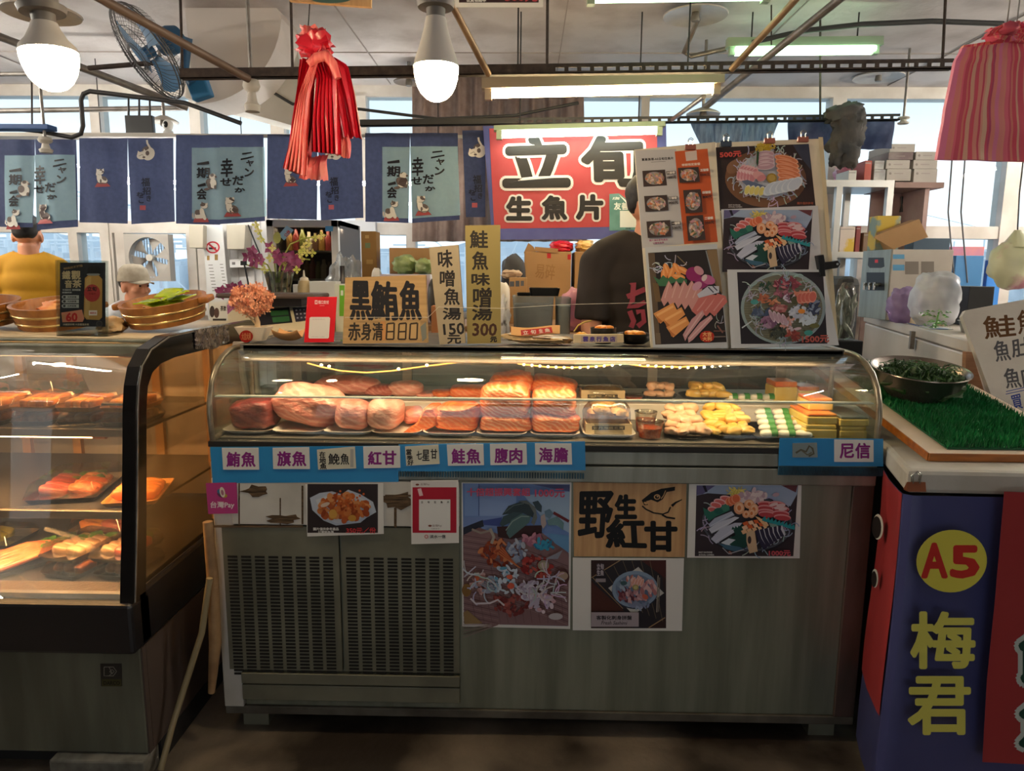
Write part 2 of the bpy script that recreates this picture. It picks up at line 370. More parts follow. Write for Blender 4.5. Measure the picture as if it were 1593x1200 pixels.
# ================================================================ main display case
STEEL = M('brushed_stainless', (150, 152, 142), .38, .55, col2=(122, 124, 114), scale=3, stretch=(6, 6, .5), bump=.05, bscale=40)
STEELD = M('greenish_stainless', (132, 136, 122), .42, .45, col2=(108, 112, 98), scale=4, stretch=(5, 5, .35))
CHROME = M('bright_steel', (196, 196, 190), .22, .9, col2=(150, 150, 146), scale=20)
GLASS = glassy('case_glass', (246, 250, 247), .11, .03, .012)
WOODW = M('peeling_white_board', (198, 198, 194), .6, col2=(168, 166, 158), scale=4, bump=.3, bscale=10)
ROT = M('rotten_wood', (62, 48, 34), .9, col2=(96, 76, 54), scale=20, stretch=(1, 1, 6), bump=.6)
RUBBER = M('black_rubber', (20, 20, 20), .7)
XL, XR, YF, YK, ZB, ZL, ZG, ZT = -.917, 1.018, 2.0, 2.78, .087, .819, .93, 1.185
case = thing('display_case', 'long stainless refrigerated display case with curved glass front full of fish', 'display case', ((XL + XR) / 2, 2.4, 0))
def fp(px, py, dy=0): return at(px, py, YF - dy)
b = B(); b.bb(XL + .062, XR - .06, YF + .012, YK, ZB, ZL); b.bb(XL, XR, YF + .03, YK, ZL, ZG - .012)
b.build('cabinet_body', STEELD, case, bevel=.003)
b = B(); b.bb(XR - .062, XR, YF + .004, YK, ZB, ZL); b.build('corner_post', M('rusty_brown_panel', (96, 76, 70), .5, .3, col2=(72, 60, 52), scale=5, stretch=(3, 3, .6)), case, bevel=.003, label='rust brown right corner post')
b = B(); b.bb(XL, XL + .06, YF, YK, ZB, ZL); b.build('corner_post', WOODW, case, bevel=.003, label='white painted left corner post')
pm = at(715, 900, YF).x
b = B(); b.bb(XL + .06, pm, YF - .006, YF + .012, .68, ZL - .002); o = b.build('painted_board', WOODW, case, bevel=.002, label='peeling white painted board')
b = B(); random.seed(3)
for x0, y0, x1, y1 in ((375, 756, 420, 774), (412, 800, 468, 815), (596, 765, 640, 792), (330, 752, 350, 760)):
    pts = []
    n = 14
    for i in range(n):
        a = 2 * math.pi * i / n; k = random.uniform(.55, 1.25); pts.append(at((x0 + x1) / 2 + (x1 - x0) / 2 * k * math.cos(a), (y0 + y1) / 2 + (y1 - y0) / 2 * k * math.sin(a), YF - .007))
    b.prism(pts, (0, .004, 0))
for x0, y0, x1, y1 in ((372, 752, 372, 818), (436, 775, 436, 818), (330, 818, 470, 820), (614, 790, 616, 820), (600, 770, 640, 772), (470, 756, 471, 815)):
    b.prism([at(x0 - 1, y0, YF - .0065), at(x1 + 1, y0, YF - .0065), at(x1 + 1, y1 + 1, YF - .0065), at(x0 - 1, y1 + 1, YF - .0065)], (0, .003, 0))
b.build('rotten_patches', ROT, case, kind='stuff', label='bare rotten wood where paint has flaked')
GR = M('louvred_grille', (122, 122, 106), .55, .35, col2=(98, 98, 84), scale=5)
for k, (xa, xb, xs0) in enumerate(((356, 532, 360), (536, 715, 541))):
    pa = at(xa, 1000, YF).x; pb = at(xb, 1000, YF).x
    z0 = .215; z1 = .675
    b = B(); b.bb(pa, pb, YF - .004, YF + .012, z0, z1)
    b.k = 1; wd = (pb - pa - .02) / 8
    zz0 = at(540, 1050, YF).z; zz1 = at(540, 868, YF).z
    for i in range(8):
        for j in range(35):
            xx = pa + .01 + wd * i; z = zz0 + (zz1 - zz0) * j / 34
            b.bb(xx + wd * .08, xx + wd * .8, YF - .0052, YF - .004, z - .0032, z + .0032)
    b.build('louvre_panel', [GR, M('slot_dark', (14, 14, 13), .9)], case)
b = B(); b.bb(XL + .06, pm, YF - .008, YF + .012, .17, .205); b.bb(XL + .06, pm, YF - .006, YF + .012, .115, .165); b.build('bottom_rail', GR, case, bevel=.002)
b = B(); b.bb(XL, XR, YF + .005, YK, .06, ZB); b.build('base_rail', M('grimy_base', (90, 86, 76), .7, col2=(56, 50, 42), scale=9), case, bevel=.003)
for x, y in ((XL + .08, YF + .08), (XR - .08, YF + .08), (XL + .08, YK - .08), (XR - .08, YK - .08)):
    B().bb(x - .04, x + .04, y - .04, y + .04, 0, .06).build('foot', GR, case)
b = B(); b.bb(XL, XR, YF, YF + .03, .873, .912); b.bb(XL, XR, YF, YF + .03, ZL, .868); b.build('front_ledge', STEEL, case, bevel=.003)
b = B(); b.bb(XL, XR, YF - .004, YF + .03, .914, ZG); b.build('seal_strip', RUBBER, case)
# interior
DECKZ = ZG + .004
b = B(); b.bb(XL + .02, XR - .02, YF + .03, YK - .02, ZG - .012, DECKZ); b.build('deck', M('deck_steel', (150, 146, 138), .35, .5, col2=(110, 104, 98), scale=12), case)
UPZ = .987; UPY = 2.36
b = B(); xa, xb = at(590, 640, 2.3).x, at(1262, 640, 2.3).x
b.bb(xa, xb, UPY, 2.70, UPZ - .012, UPZ); b.bb(xa, xb, UPY - .012, UPY, DECKZ, UPZ + .004); b.build('step_shelf', M('white_acrylic_step', (214, 208, 196), .35), case, bevel=.003, label='white raised step for the back row')
xa2 = at(345, 640, 2.3).x
b = B(); b.bb(xa2, xa - .01, UPY, 2.70, UPZ - .012, UPZ); b.build('step_shelf', glassy('clear_shelf', (225, 235, 228), .2), case, label='clear raised step at the left')
# curved glass profile (y, z)
prof = [(YF + .008, ZG), (YF + .002, .97), (YF, 1.02), (YF + .006, 1.06), (YF + .025, 1.10), (YF + .06, 1.137), (YF + .105, 1.162), (YF + .16, 1.178), (YF + .2, 1.182)]
b = B(); n = len(prof)
b.sheet(lambda u, v: (XL + .012 + (XR - XL - .024) * u, prof[min(n - 1, round(v * (n - 1)))][0], prof[min(n - 1, round(v * (n - 1)))][1]), 4, n - 1)
go = b.build('curved_glass', GLASS, case, smooth=80)
md = go.modifiers.new('sol', 'SOLIDIFY'); md.thickness = .005
for X, s in ((XL, 1), (XR, -1)):
    ring = [(X, y, z) for y, z in prof] + [(X, YK - .04, ZT), (X, YK, 1.15), (X, YK, ZG)]
    b = B(); b.tube([V(p) + V((s * .008, 0, 0)) for p in ring], .009, 8, close=False)
    b.tube([V((X + s * .008, YF + .008, ZG + .004)), V((X + s * .008, YK, ZG + .004))], .009, 8)
    b.tube([V((X + s * .008, 2.33, ZG)), V((X + s * .008, 2.33, ZT))], .008, 8)
    b.build('end_frame', M('aged_steel_trim', (150, 142, 124), .35, .6, col2=(96, 90, 78), scale=16), case, smooth=50)
    B().prism([V(p) + V((s * .006, 0, 0)) for p in ring], (s * .004, 0, 0)).build('end_glass', GLASS, case)
b = B(); b.bb(XL + .03, XR - .035, YF + .195, YK - .03, ZT - .004, ZT + .004); b.bb(XL + .03, XR - .035, YF + .19, YF + .205, ZT - .006, ZT + .010)
b.build('top_plate', M('top_steel', (120, 116, 108), .4, .6, col2=(84, 80, 74), scale=10), case, bevel=.002)
b = B(); b.bb(XL + .04, XR - .04, YF + .19, YF + .196, ZT - .012, ZT + .006); b.build('top_edge', RUBBER, case)
b = B(); b.bb(XL + .05, XR - .05, YF + .14, YF + .19, 1.148, 1.166); b.build('light_rail', M('rail_alu', (188, 178, 164), .35, .5), case, bevel=.005)
# glass edge half way up, its bright line painted in as plain white
b = B(); b.bb(XL + .02, XR - .02, YF + .012, YF + .022, 1.058, 1.0605); b.bb(XL + .02, XR - .02, YF + .012, YF + .035, 1.0605, 1.0615); b.build('glass_ledge', M('white_edge_glint', (226, 234, 228), .2), case)
# back of the case: sliding doors
b = B()
for x in (XL + .02, -.46, .02, .5, XR - .02): b.bb(x - .018, x + .018, YK - .03, YK - .01, ZG, ZT)
b.bb(XL, XR, YK - .03, YK - .01, ZT - .03, ZT); b.bb(XL, XR, YK - .03, YK - .01, ZG, ZG + .03); b.build('sliding_door_frame', M('door_alu', (140, 132, 120), .4, .5), case)
b = B(); b.bb(XL + .03, XR - .03, YK - .022, YK - .018, ZG + .03, ZT - .03); b.build('sliding_glass', glassy('back_glass', (196, 206, 200), .12, .05, .05), case)
b = B(); q0 = at(365, 561, 2.5); q1 = at(520, 561, 2.5)
b.cyl((q0.x, 2.5, 1.16), (q1.x, 2.5, 1.16), .012, n=8)
for px in (378, 397): q = at(px, 600, 2.5); b.tube([(q.x, 2.5, 1.16), (q.x, 2.5, 1.06), (q.x + .01, 2.52, DECKZ)], .011, 8)
b.build('white_pipe_bar', M('white_pipe', (206, 200, 190), .4), case, smooth=40)  # level white bar with two bent pipe legs inside the case
# warm strip of small lights under the rail
WARM = (255, 205, 130)
b = B(); random.seed(2)
def sag(pts, k): return [at(x, y, YF + .17) for x, y in pts]
for pts in ([(478, 565), (500, 571), (530, 577), (570, 580), (610, 577), (660, 570), (720, 563)], [(805, 566), (850, 571), (890, 572), (940, 569), (975, 564)], [(950, 562), (1000, 570), (1060, 571), (1110, 567), (1150, 563)]):
    b.tube(sag(pts, 0), .0022, 6)
b.build('light_cord', lamp_mat('strip_glow', (255, 180, 90), 1.2), case)
b = B()
for i in range(26):
    px = 815 + i * 12.5 + (0 if i < 13 else 18); py = 567 + 5 * math.sin((i % 13) / 12 * math.pi); p = at(px, py, YF + .168); b.ell(p, (.004, .003, .0035), nu=6, nv=4)
for px, py in ((500, 568), (512, 570), (620, 574), (664, 568)): b.ell(at(px, py, YF + .168), (.005, .003, .004), nu=6, nv=4)
b.build('light_dots', lamp_mat('strip_dot', (255, 220, 160), 14), case)
def area(name, loc, sx, sy, col, en, rx=0, ry=0, rz=0):
    l = bpy.data.lights.new(name, 'AREA'); l.shape = 'RECTANGLE'; l.size = sx; l.size_y = sy; l.color = lin(col)[:3]; l.energy = en
    o = bpy.data.objects.new(name, l); COL.objects.link(o); o.location = loc; o.rotation_euler = (rad(rx), rad(ry), rad(rz)); return o
area('case_strip_light', (.02, YF + .085, 1.138), 1.75, .03, (255, 214, 166), 2.6, rx=30)
# ================================================================ things inside the display case
def rr(cx, cy, z, w, d, r, n=5):
    pts = []
    for qx, qy, a0 in ((1, 1, 0), (-1, 1, 90), (-1, -1, 180), (1, -1, 270)):
        for i in range(n + 1):
            a = rad(a0 + 90 * i / n); pts.append(V((cx + qx * (w / 2 - r) + r * math.cos(a), cy + qy * (d / 2 - r) + r * math.sin(a), z)))
    return pts
def dish(b, cx, cy, z, w, d, h, r, t=.003, fl=.8):
    b.rings([rr(cx, cy, z, w * fl, d * fl, r), rr(cx, cy, z + h * .5, w * (fl + 1) / 2, d * (fl + 1) / 2, r), rr(cx, cy, z + h, w, d, r), rr(cx, cy, z + h, w - 2 * t, d - 2 * t, r * .9), rr(cx, cy, z + t, w * fl - t, d * fl - t, r * .9)])
    return b
FOAM = M('white_foam', (226, 222, 212), .5)
def fishmat(n, a, b, sc=30, coat=.6, st=(.8, .35, 1.5), bump=.8, kind='wave', rough=.45, con=(.35, 1.0)):
    return M(n, a, rough, col2=b, scale=sc, kind=kind, stretch=st, bump=bump, bscale=55, coat=coat, sss=.05, contrast=con)
TUNA = fishmat('tuna_flesh', (112, 30, 32), (140, 52, 48), 10)
SWORD = fishmat('swordfish_flesh', (206, 122, 106), (222, 154, 136), 14)
SWORD2 = fishmat('pale_fish_flesh', (222, 152, 136), (232, 178, 160), 16)
PINK = fishmat('amberjack_flesh', (220, 140, 122), (230, 164, 144), 18)
SALM = fishmat('salmon_flesh', (236, 112, 48), (240, 142, 82), 22)
SALMP = fishmat('salmon_belly_flesh', (224, 112, 58), (238, 164, 116), 24)
DTUNA = fishmat('dark_tuna_wrapped', (54, 22, 22), (84, 36, 34), 16, .9)
TR_G = 'white foam trays along the front of the case'
def blob(name, label, cat, x0, y0, x1, y1, Y, dep, zb, m, group=None, e=.55, nz=.05, yaw=0, roll=0, seed=0, build=True, wrap=False):
    p, q = at(x0, y1, Y), at(x1, y0, Y); w = (q.x - p.x) / 2; h = max((q.z - zb) / 2, .008); c = V(((p.x + q.x) / 2, Y + dep * .35, zb + h))
    b = B(); b.ell(c, (w, dep / 2, h), rot(0, roll, yaw), 30, 20, nz, 16, e, seed)
    lo = min(v.z for v in b.v)
    for v in b.v: v.z = max(v.z + (zb - lo) * .6, zb)
    if not build: return b
    o = b.build(name, m, None, smooth=60, label=label, cat=cat, group=group)
    if Y < 2.3 and name != 'amberjack_piece': shell(c, (w, dep / 2, h), rot(0, roll, yaw), nz, e, seed, zb, o)
    return o
FILM = glassy('wrinkled_film', (253, 253, 253), .045, .12, crinkle=.9)
def shell(c, d, R_, nz, e, seed, zb, par):
    b = B(); b.ell(c, [v + .0015 for v in d], R_, 36, 24, nz, 16, e, seed)
    for v in b.v: v.z = max(v.z, zb + .001)
    b.build('cling_film', FILM, par, smooth=60)
trz = DECKZ + .0008; fz = trz + .0085
trays = [(341, 421, 'tuna at the left end'), (419, 502, 'big rounded swordfish loin'), (499, 579, 'narrow swordfish loin'), (574, 655, 'pale fish loin and salmon wedge'),
         (655, 739, 'folded salmon slab'), (739, 821, 'tall double salmon belly'), (824, 904, 'squat double salmon belly'), (907, 992, 'wrapped box of sea urchin')]
for i, (a, c, lb) in enumerate(trays):
    p, q = at(a, 682, 2.06), at(c, 682, 2.06)
    dish(B(), (p.x + q.x) / 2, 2.175, trz, q.x - p.x - .003, .24, .014, .035).build('foam_tray', FOAM, None, smooth=40, label='white foam tray under the ' + lb, cat='tray', group=TR_G)
FG = 'fish pieces in the front row'; BGp = 'fish pieces in the back row'
blob('tuna_block', 'dark red tuna block in cling film, front row, left end', 'fish', 358, 627, 421, 678, 2.10, .15, fz, TUNA, FG, .4, .09, -3, 0, 1)
blob('swordfish_loin', 'largest rounded pink swordfish loin in the front row', 'fish', 423, 606, 532, 680, 2.12, .16, fz, SWORD, FG, .72, .10, 0, 8, 2)
blob('swordfish_loin', 'narrow pink swordfish loin right of the largest loin', 'fish', 518, 627, 572, 681, 2.09, .13, fz, SWORD, FG, .7, .04, 6, 6, 3)
blob('pale_fish_loin', 'pale pink fish loin in film, right of the narrow loin', 'fish', 568, 625, 622, 680, 2.095, .15, fz, SWORD2, FG, .7, .04, -6, 8, 4)
blob('amberjack_piece', 'small pink amberjack piece behind the salmon wedge', 'fish', 624, 638, 656, 674, 2.20, .10, fz, PINK, FG, .45, .05, 15, 0, 5)
b = B(); pts = [at(x, y, 2.10) for x, y in ((620, 678), (648, 659), (659, 635), (676, 634), (680, 646), (676, 664), (646, 677))]
b.prism(pts, (0.01, .09, 0)); b.build('salmon_wedge', SALM, None, smooth=30, bevel=.006, label='curved orange salmon wedge lying right of the pale loin', cat='fish', group=FG)
sl = thing('salmon_slab', 'orange salmon slab with a loose slice folded over its top', 'fish', at(711, 677, 2.13), FG)
b = blob('x', '', '', 677, 633, 745, 678, 2.11, .15, fz, SALM, None, .45, .05, -6, 0, 6, False); b.build('fillet', SALM, sl, smooth=60)
b = B(); b.sheet(lambda u, v: at(684 + 60 * u, 641 - 9 * u + 6 * math.sin(u * 3.1) - 3 * v, 2.085 + .1 * v), 10, 4, (0, 0, .006)); b.build('slice', SALMP, sl, smooth=60)
def double(lb, x0, x1, y0, ym, y1, s):
    t = thing('salmon_belly', lb, 'fish', at((x0 + x1) / 2, y1, 2.14), FG)
    blob('x', '', '', x0, ym - 2, x1, y1, 2.11, .17, fz, SALMP, None, .4, .07, 3, 0, s, False).build('fillet', SALMP, t, smooth=60)
    zm = at(x0, ym + 2, 2.11).z
    blob('x', '', '', x0 + 1, y0, x1 - 1, ym + 4, 2.112, .17, zm, SALMP, None, .5, .06, -3, 0, s + 1, False).build('fillet', SALMP, t, smooth=60)
    cc = at((x0 + x1) / 2, (y0 + y1) / 2, 2.17); p_, q_ = at(x0, y1, 2.112), at(x1, y0, 2.112); shell(V(((p_.x + q_.x) / 2, 2.171, (fz + q_.z) / 2)), ((q_.x - p_.x) / 2, .088, (q_.z - fz) / 2), rot(), .05, .45, s, fz, t)
    B().add([at(x, y, 2.108) for x, y in ((x0 + 4, ym + 3), (x1 - 5, ym - 4), (x1 - 4, ym - 1), (x0 + 5, ym + 6))], [(0, 1, 2, 3)]).build('fold_line', M('salmon_fold', (196, 104, 66), .5), t)
double('tall film wrapped salmon belly of two folded layers, front row', 746, 827, 601, 649, 679, 11)
double('squat film wrapped salmon belly left of the sea urchin box', 827, 901, 609, 647, 677, 21)
zb = UPZ + .0008; YB2 = 2.44
for a in [('wrapped_tuna', 'almost black film wrapped tuna at the back left', 439, 596, 487, 624, .10, DTUNA, .45, 31), ('swordfish_loin', 'long pink swordfish loin in the back row', 484, 589, 587, 623, .14, SWORD, .75, 32),
          ('red_fish_piece', 'reddish pink fish piece right of the long back row loin', 563, 601, 614, 624, .10, fishmat('red_fish', (180, 86, 72), (202, 124, 108)), .6, 33), ('pale_fish_loin', 'pale pink rounded loin in the middle of the back row', 601, 596, 656, 626, .12, SWORD2, .75, 34),
          ('amberjack_piece', 'low pink amberjack piece in the back row beside the pale loin', 645, 613, 678, 627, .09, PINK, .6, 35), ('salmon_piece', 'small orange salmon lump in the back row', 670, 609, 704, 627, .09, SALM, .7, 36),
          ('salmon_slab', 'flat orange salmon slab in the back row behind the folded slab', 699, 604, 760, 627, .12, SALM, .4, 37)]:
    blob(a[0], a[1], 'fish', a[2], a[3], a[4], a[5], YB2, a[6], zb, a[7], BGp, a[8], .05, 0, 0, a[9])
blob('salmon_block', 'bright orange salmon block topping the back row behind the tall belly', 'fish', 763, 584, 829, 627, YB2 + .03, .13, zb, SALM, BGp, .45, .12, 6, -6, 38)
blob('salmon_block', 'bright orange salmon block behind the squat double belly', 'fish', 829, 591, 897, 627, YB2 + .03, .13, zb, SALM, BGp, .45, .08, -6, 6, 39)
# sea urchin boxes
BALSA = M('balsa_wood', (222, 200, 160), .6, col2=(204, 180, 138), scale=6, stretch=(1, 8, 8))
URCH = M('sea_urchin', (232, 190, 120), .4, col2=(214, 158, 84), scale=60, bump=.4, coat=.4)
WRAP = glassy('cling_film', (250, 250, 250), .2, .12)
def urchin(x0, x1, yt, yb, Y, z, lb, txt):
    p, q = at(x0, yb, Y), at(x1, yb, Y); w = q.x - p.x; cx = (p.x + q.x) / 2
    t = thing('sea_urchin_box', lb, 'seafood box', (cx, Y + .06, z))
    h = .032
    b = B(); b.bb(p.x, q.x, Y, Y + .004, z, z + h); b.bb(p.x, q.x, Y + .12, Y + .124, z, z + h); b.bb(p.x, p.x + .004, Y + .004, Y + .12, z, z + h); b.bb(q.x - .004, q.x, Y + .004, Y + .12, z, z + h); b.bb(p.x, q.x, Y + .004, Y + .12, z, z + .004)
    b.build('box', BALSA, t)
    b = B(); top = at(x0, yt, Y + .06).z; random.seed(x0)
    for i in range(22):
        xx = random.uniform(p.x + .02, q.x - .02); yy = random.uniform(Y + .02, Y + .105); k = math.cos((xx - cx) / w * 2.4)
        b.ell((xx, yy, z + .014 + (top - z - .026) * k * random.uniform(.6, 1)), (.017, .02, .012), rot(0, 0, random.uniform(0, 90)), 10, 7, .2, 20, .9, i)
    b.build('urchin_roe', URCH, t, smooth=60, kind='stuff')
    b = B(); b.ell((cx, Y + .062, z + .026), (w / 2 + .004, .066, top - z - .02), None, 24, 12, .08, 20, .7, 3); [setattr(k, 'z', max(k.z, z + .0005)) for k in b.v]; b.build('cling_film', WRAP, t, smooth=60)
    P = Pr((0, Y - .0002, 0), (0, -1, 0)); zt_ = at(cx, 600, Y); yl = (yt + yb) / 2
    P.rect(x0 + 10, yb - 11, x1 - 11, yb - 5, (70, 62, 52)); P.text(txt, (x0 + 12, yb - 10, x1 - 13, yb - 6), (214, 190, 140)); P.build('label_print', t)
urchin(911, 983, 622, 674, 2.09, fz, 'film wrapped wooden box of yellow sea urchin, front row', '雲丹海膽北寄')
urchin(904, 972, 602, 625, YB2, zb, 'film wrapped wooden box of yellow sea urchin, back row', '雲丹')
# cups of roe
CUP = glassy('clear_cup', (246, 246, 244), .14); ROE = M('salmon_roe', (206, 78, 40), .25, col2=(226, 110, 60), scale=120, bump=.6, coat=.6)
def roecup(x, yb, yt, Y, z, r, lb):
    p = at(x, yb, Y); t = thing('roe_cup', lb, 'cup', (p.x, Y + r, z), 'lidded cups of salmon roe'); h = at(x, yt, Y + r).z - z
    c = (p.x, Y + r, z)
    B().lathe([(0.001, .002), (r * .8, .002), (r * .92, h * .62), (.001, h * .64)], c, 20).build('salmon_roe', ROE, t, smooth=60, kind='stuff')
    B().lathe([(.001, 0), (r * .84, 0), (r, h * .9), (r * .97, h * .9), (r * .8, .004)], c, 24).build('cup', CUP, t, smooth=60)
    B().lathe([(r * 1.05, h * .88), (r * 1.05, h), (r * .9, h), (r * .85, h * .93), (.001, h * .93)], c, 24).build('lid', glassy('clear_lid', (240, 240, 236), .25), t, smooth=50)
roecup(1014, 687, 655, 2.055, trz, .0385, 'clear lidded cup of orange salmon roe nearest the glass')
roecup(1007, 662, 640, 2.145, trz, .034, 'clear lidded cup of salmon roe behind the nearest cup')
roecup(988, 628, 614, 2.42, zb, .035, 'clear lidded cup of salmon roe in the back row')
# black oval trays with heaps
BT = M('black_tray', (22, 22, 23), .3)
def heap(name, lb, cat, grp, m, tray_lb, x0, x1, yb, Y, dep, rows, rz, seed, tz=DECKZ, tm=None):
    tz += .0008
    p, q = at(x0, yb, Y), at(x1, yb, Y); cx = (p.x + q.x) / 2; w = q.x - p.x
    dish(B(), cx, Y + dep / 2, tz, w, dep, .014, min(w, dep) * .45).build('black_tray' if tm is None else 'foam_tray', tm or BT, None, smooth=40, label=tray_lb, cat='tray')
    random.seed(seed); z = tz + .006
    for r, (n, k) in enumerate(rows):
        for i in range(n):
            u = (i + .5) / n - .5; xx = cx + u * w * .8 * (1 - .18 * k) + random.uniform(-.007, .007); yy = Y + dep * (.28 + .22 * r * .6) + random.uniform(-.010, .010)
            d = [v * random.uniform(.85, 1.2) for v in rz]
            B().ell((xx, yy, z + d[2] + k * rz[2] * 1.75), d, rot(random.uniform(-16, 16), random.uniform(-18, 18), random.uniform(-65, 65)), 18, 12, .12, 16, .85, i + r * 7).build(name, m, None, smooth=60, label=lb, cat=cat, group=grp)
SCAL = M('scallop_flesh', (214, 166, 130), .35, col2=(226, 186, 156), scale=20, bump=.2, coat=.4, sss=.1)
YROE = M('yellow_roe', (222, 170, 70), .35, col2=(230, 194, 110), scale=18, bump=.2, coat=.4, sss=.1)
heap('scallop', 'pale orange scallop heaped on the black tray right of the roe cups', 'scallop', 'scallops on the black tray', SCAL, 'black oval tray holding the pale scallops', 1036, 1112, 682, 2.055, .19, [(4, 0), (4, .2), (4, .9), (3, 1.2), (3, 1.9)], (.024, .021, .0145), 4)
heap('roe_piece', 'plump yellow roe piece heaped on the black tray right of the scallops', 'fish roe', 'yellow roe pieces on the black tray', YROE, 'black oval tray holding the yellow roe', 1100, 1186, 682, 2.06, .20, [(4, 0), (4, .3), (4, 1), (4, 1.3), (3, 2)], (.029, .0165, .0145), 9)
heap('scallop', 'pale orange scallop heaped in the back row', 'scallop', 'scallops in the back row', SCAL, 'black oval tray of scallops in the back row', 1004, 1058, 630, 2.42, .14, [(3, 0), (3, 1), (2, 1)], (.02, .018, .013), 14, UPZ)
heap('roe_piece', 'plump yellow roe piece heaped in the back row', 'fish roe', 'yellow roe pieces in the back row', YROE, 'black oval tray of yellow roe in the back row', 1062, 1146, 630, 2.42, .14, [(4, 0), (3, 1), (2, 1)], (.028, .015, .013), 15, UPZ)
# squid rolls with green leaf
SQ = M('squid_white', (232, 230, 218), .35, coat=.4, sss=.1); LEAF = M('shiso_green', (52, 128, 62), .5, col2=(80, 150, 76), scale=30)
def squid(x, y, Y, z, w, lb, leaf=True, grp='white squid rolls on the black tray'):
    p = at(x, y, Y); t = thing('squid_roll', lb, 'squid', (p.x, Y, z), grp)
    B().ell((p.x, Y, z + .012), (w, .017, .012), rot(0, 0, -8), 18, 10, .03, 10, .8, int(x)).build('squid', SQ, t, smooth=60)
    if leaf:
        b = B(); b.sheet(lambda u, v: (p.x + w * (.1 + .75 * u), Y - .0185 * math.cos((v * 2.2 - .3)), z + .0125 + .0135 * math.sin(v * 2.2 - .3)), 8, 6, (0, 0, .0006)); b.build('leaf', LEAF, t, smooth=60)
p, q = at(1176, 684, 2.05), at(1272, 684, 2.05)
dish(B(), (p.x + q.x) / 2, 2.16, trz, q.x - p.x, .22, .014, .03).build('black_tray', BT, None, smooth=40, label='black rectangular tray holding the white squid rolls', cat='tray')
for r in range(5):
    for i in range(3):
        if r > 3 and i == 2: continue
        squid(1196 + i * 27 - r * 3, 676, 2.085 + r * .038, trz + .005 + r * .009, .026, 'white squid roll with green leaf on the black tray' if (i < 2) else 'plain white squid roll at the right of the black tray', i < 2, 'white squid rolls on the black tray')
for i in range(4): squid(1136 + i * 19, 627, 2.45, zb, .024, 'white squid roll with green leaf in the back row', True, 'squid rolls in the back row')
# herring with roe blocks
YEL = M('herring_roe_yellow', (232, 196, 92), .4, col2=(240, 214, 130), scale=30, coat=.4); SIL = M('herring_silver', (150, 156, 150), .3, .3, col2=(110, 120, 118), scale=18, coat=.5); ORG = M('seasoned_orange', (222, 100, 48), .4, col2=(236, 160, 80), scale=14, coat=.4)
def herring(x0, x1, y0, yb, Y, z, dep, top, lb, grp='herring roe blocks'):
    p, q = at(x0, yb, Y), at(x1, yb, Y); h = max(at(x0, y0, Y).z - z, .012); t = thing('herring_block', lb, 'fish', ((p.x + q.x) / 2, Y + dep / 2, z), grp)
    x0, x1 = p.x, q.x
    B().bb(x0, x1, Y, Y + dep, z, z + h * .72).build('roe_layer', YEL, t, bevel=.004)
    b = B(); b.bb(x0 + .002, x1 - .002, Y + .002, Y + dep, z + h * .72, z + h); b.build('top_layer', top, t, bevel=.004)
herring(1252, 1302, 661, 679, 2.075, trz, .16, YEL, 'yellow herring roe block under the orange ones, right end')
herring(1255, 1303, 644, 661, 2.08, at(1270, 661, 2.075).z, .15, ORG, 'orange topped herring roe block stacked on a yellow one')
herring(1258, 1296, 620, 641, 2.13, at(1270, 644, 2.08).z + .0005, .10, ORG, 'orange topped herring roe block topmost in its stack')
herring(1306, 1349, 664, 679, 2.075, trz, .17, YEL, 'yellow herring roe block at the far right bottom')
herring(1306, 1352, 648, 664, 2.075, at(1320, 664, 2.075).z + .0005, .17, SIL, 'silver topped herring roe block at the far right')
herring(1204, 1240, 594, 625, 2.44, zb, .10, ORG, 'orange herring roe stack in the back row, left one')
herring(1242, 1275, 602, 625, 2.44, zb, .10, ORG, 'orange herring roe stack in the back row, right one')

# ================================================================ price cards and posters on the case
def board(name, label, cat, quad, p0, n, th, mat, group=None, part='panel', bevel=0, k0=2):
    p0, n = V(p0), V(n).normalized(); pts = []
    for x, y in quad:
        d = ray(x, y); pts.append(CAM + d * ((p0 - CAM).dot(n) / d.dot(n)))
    lo = min(pts, key=lambda p: p.z); c = sum(pts, V()) / len(pts)
    t = thing(name, label, cat, (c.x, c.y, lo.z), group)
    B().prism(pts, -n * th).build(part, mat, t, bevel=bevel); return t, Pr(p0, n, k0)
PAPER = M('white_paper', (214, 214, 212), .45); BLUE = M('blue_plastic_strip', (40, 138, 200), .4, col2=(30, 124, 190), scale=3)
BLUED = M('dark_blue_flutes', (28, 84, 110), .6, col2=(20, 40, 50), scale=12)
def strip(q, lb, lowq=None):
    t, P = board('price_strip', lb, 'price strip', q, (0, YF - .0065, 0), (0, -1, 0), .002, BLUE)
    if lowq:
        b = B(); (x0, y0), (x1, y1) = lowq; a, c = at(x0, y0, YF - .0065), at(x1, y1, YF - .0065); n = 70
        for i in range(n): xx = a.x + (c.x - a.x) * i / n; b.bb(xx, xx + (c.x - a.x) / n * .62, YF - .010, YF - .0045, c.z, a.z)
        b.build('fluted_edge', BLUED, t, label='dark fluted lower edge')
strip([(327, 696), (619, 694), (620, 750), (331, 752)], 'sky blue plastic strip below the glass at the left end')
strip([(620, 692), (910, 687), (911, 732), (620, 734)], 'sky blue plastic strip with a fluted dark edge, middle of the case', ((621, 733), (910, 745)))
strip([(1213, 682), (1374, 683), (1374, 726), (1211, 725)], 'sky blue plastic strip with fluted edge at the right end', ((1211, 726), (1374, 741)))
PUR = (128, 36, 122)
def card(q, chars, lb, col=PUR, bold=.8, extra=None, bgc=PAPER):
    t, P = board('price_card', lb, 'price card', q, (0, YF - .0085, 0), (0, -1, 0), .0012, bgc, 'price cards along the case')
    for ch, r in chars: P.text(ch, r, col, bold)
    if extra: extra(P)
    P.build('lettering', t)
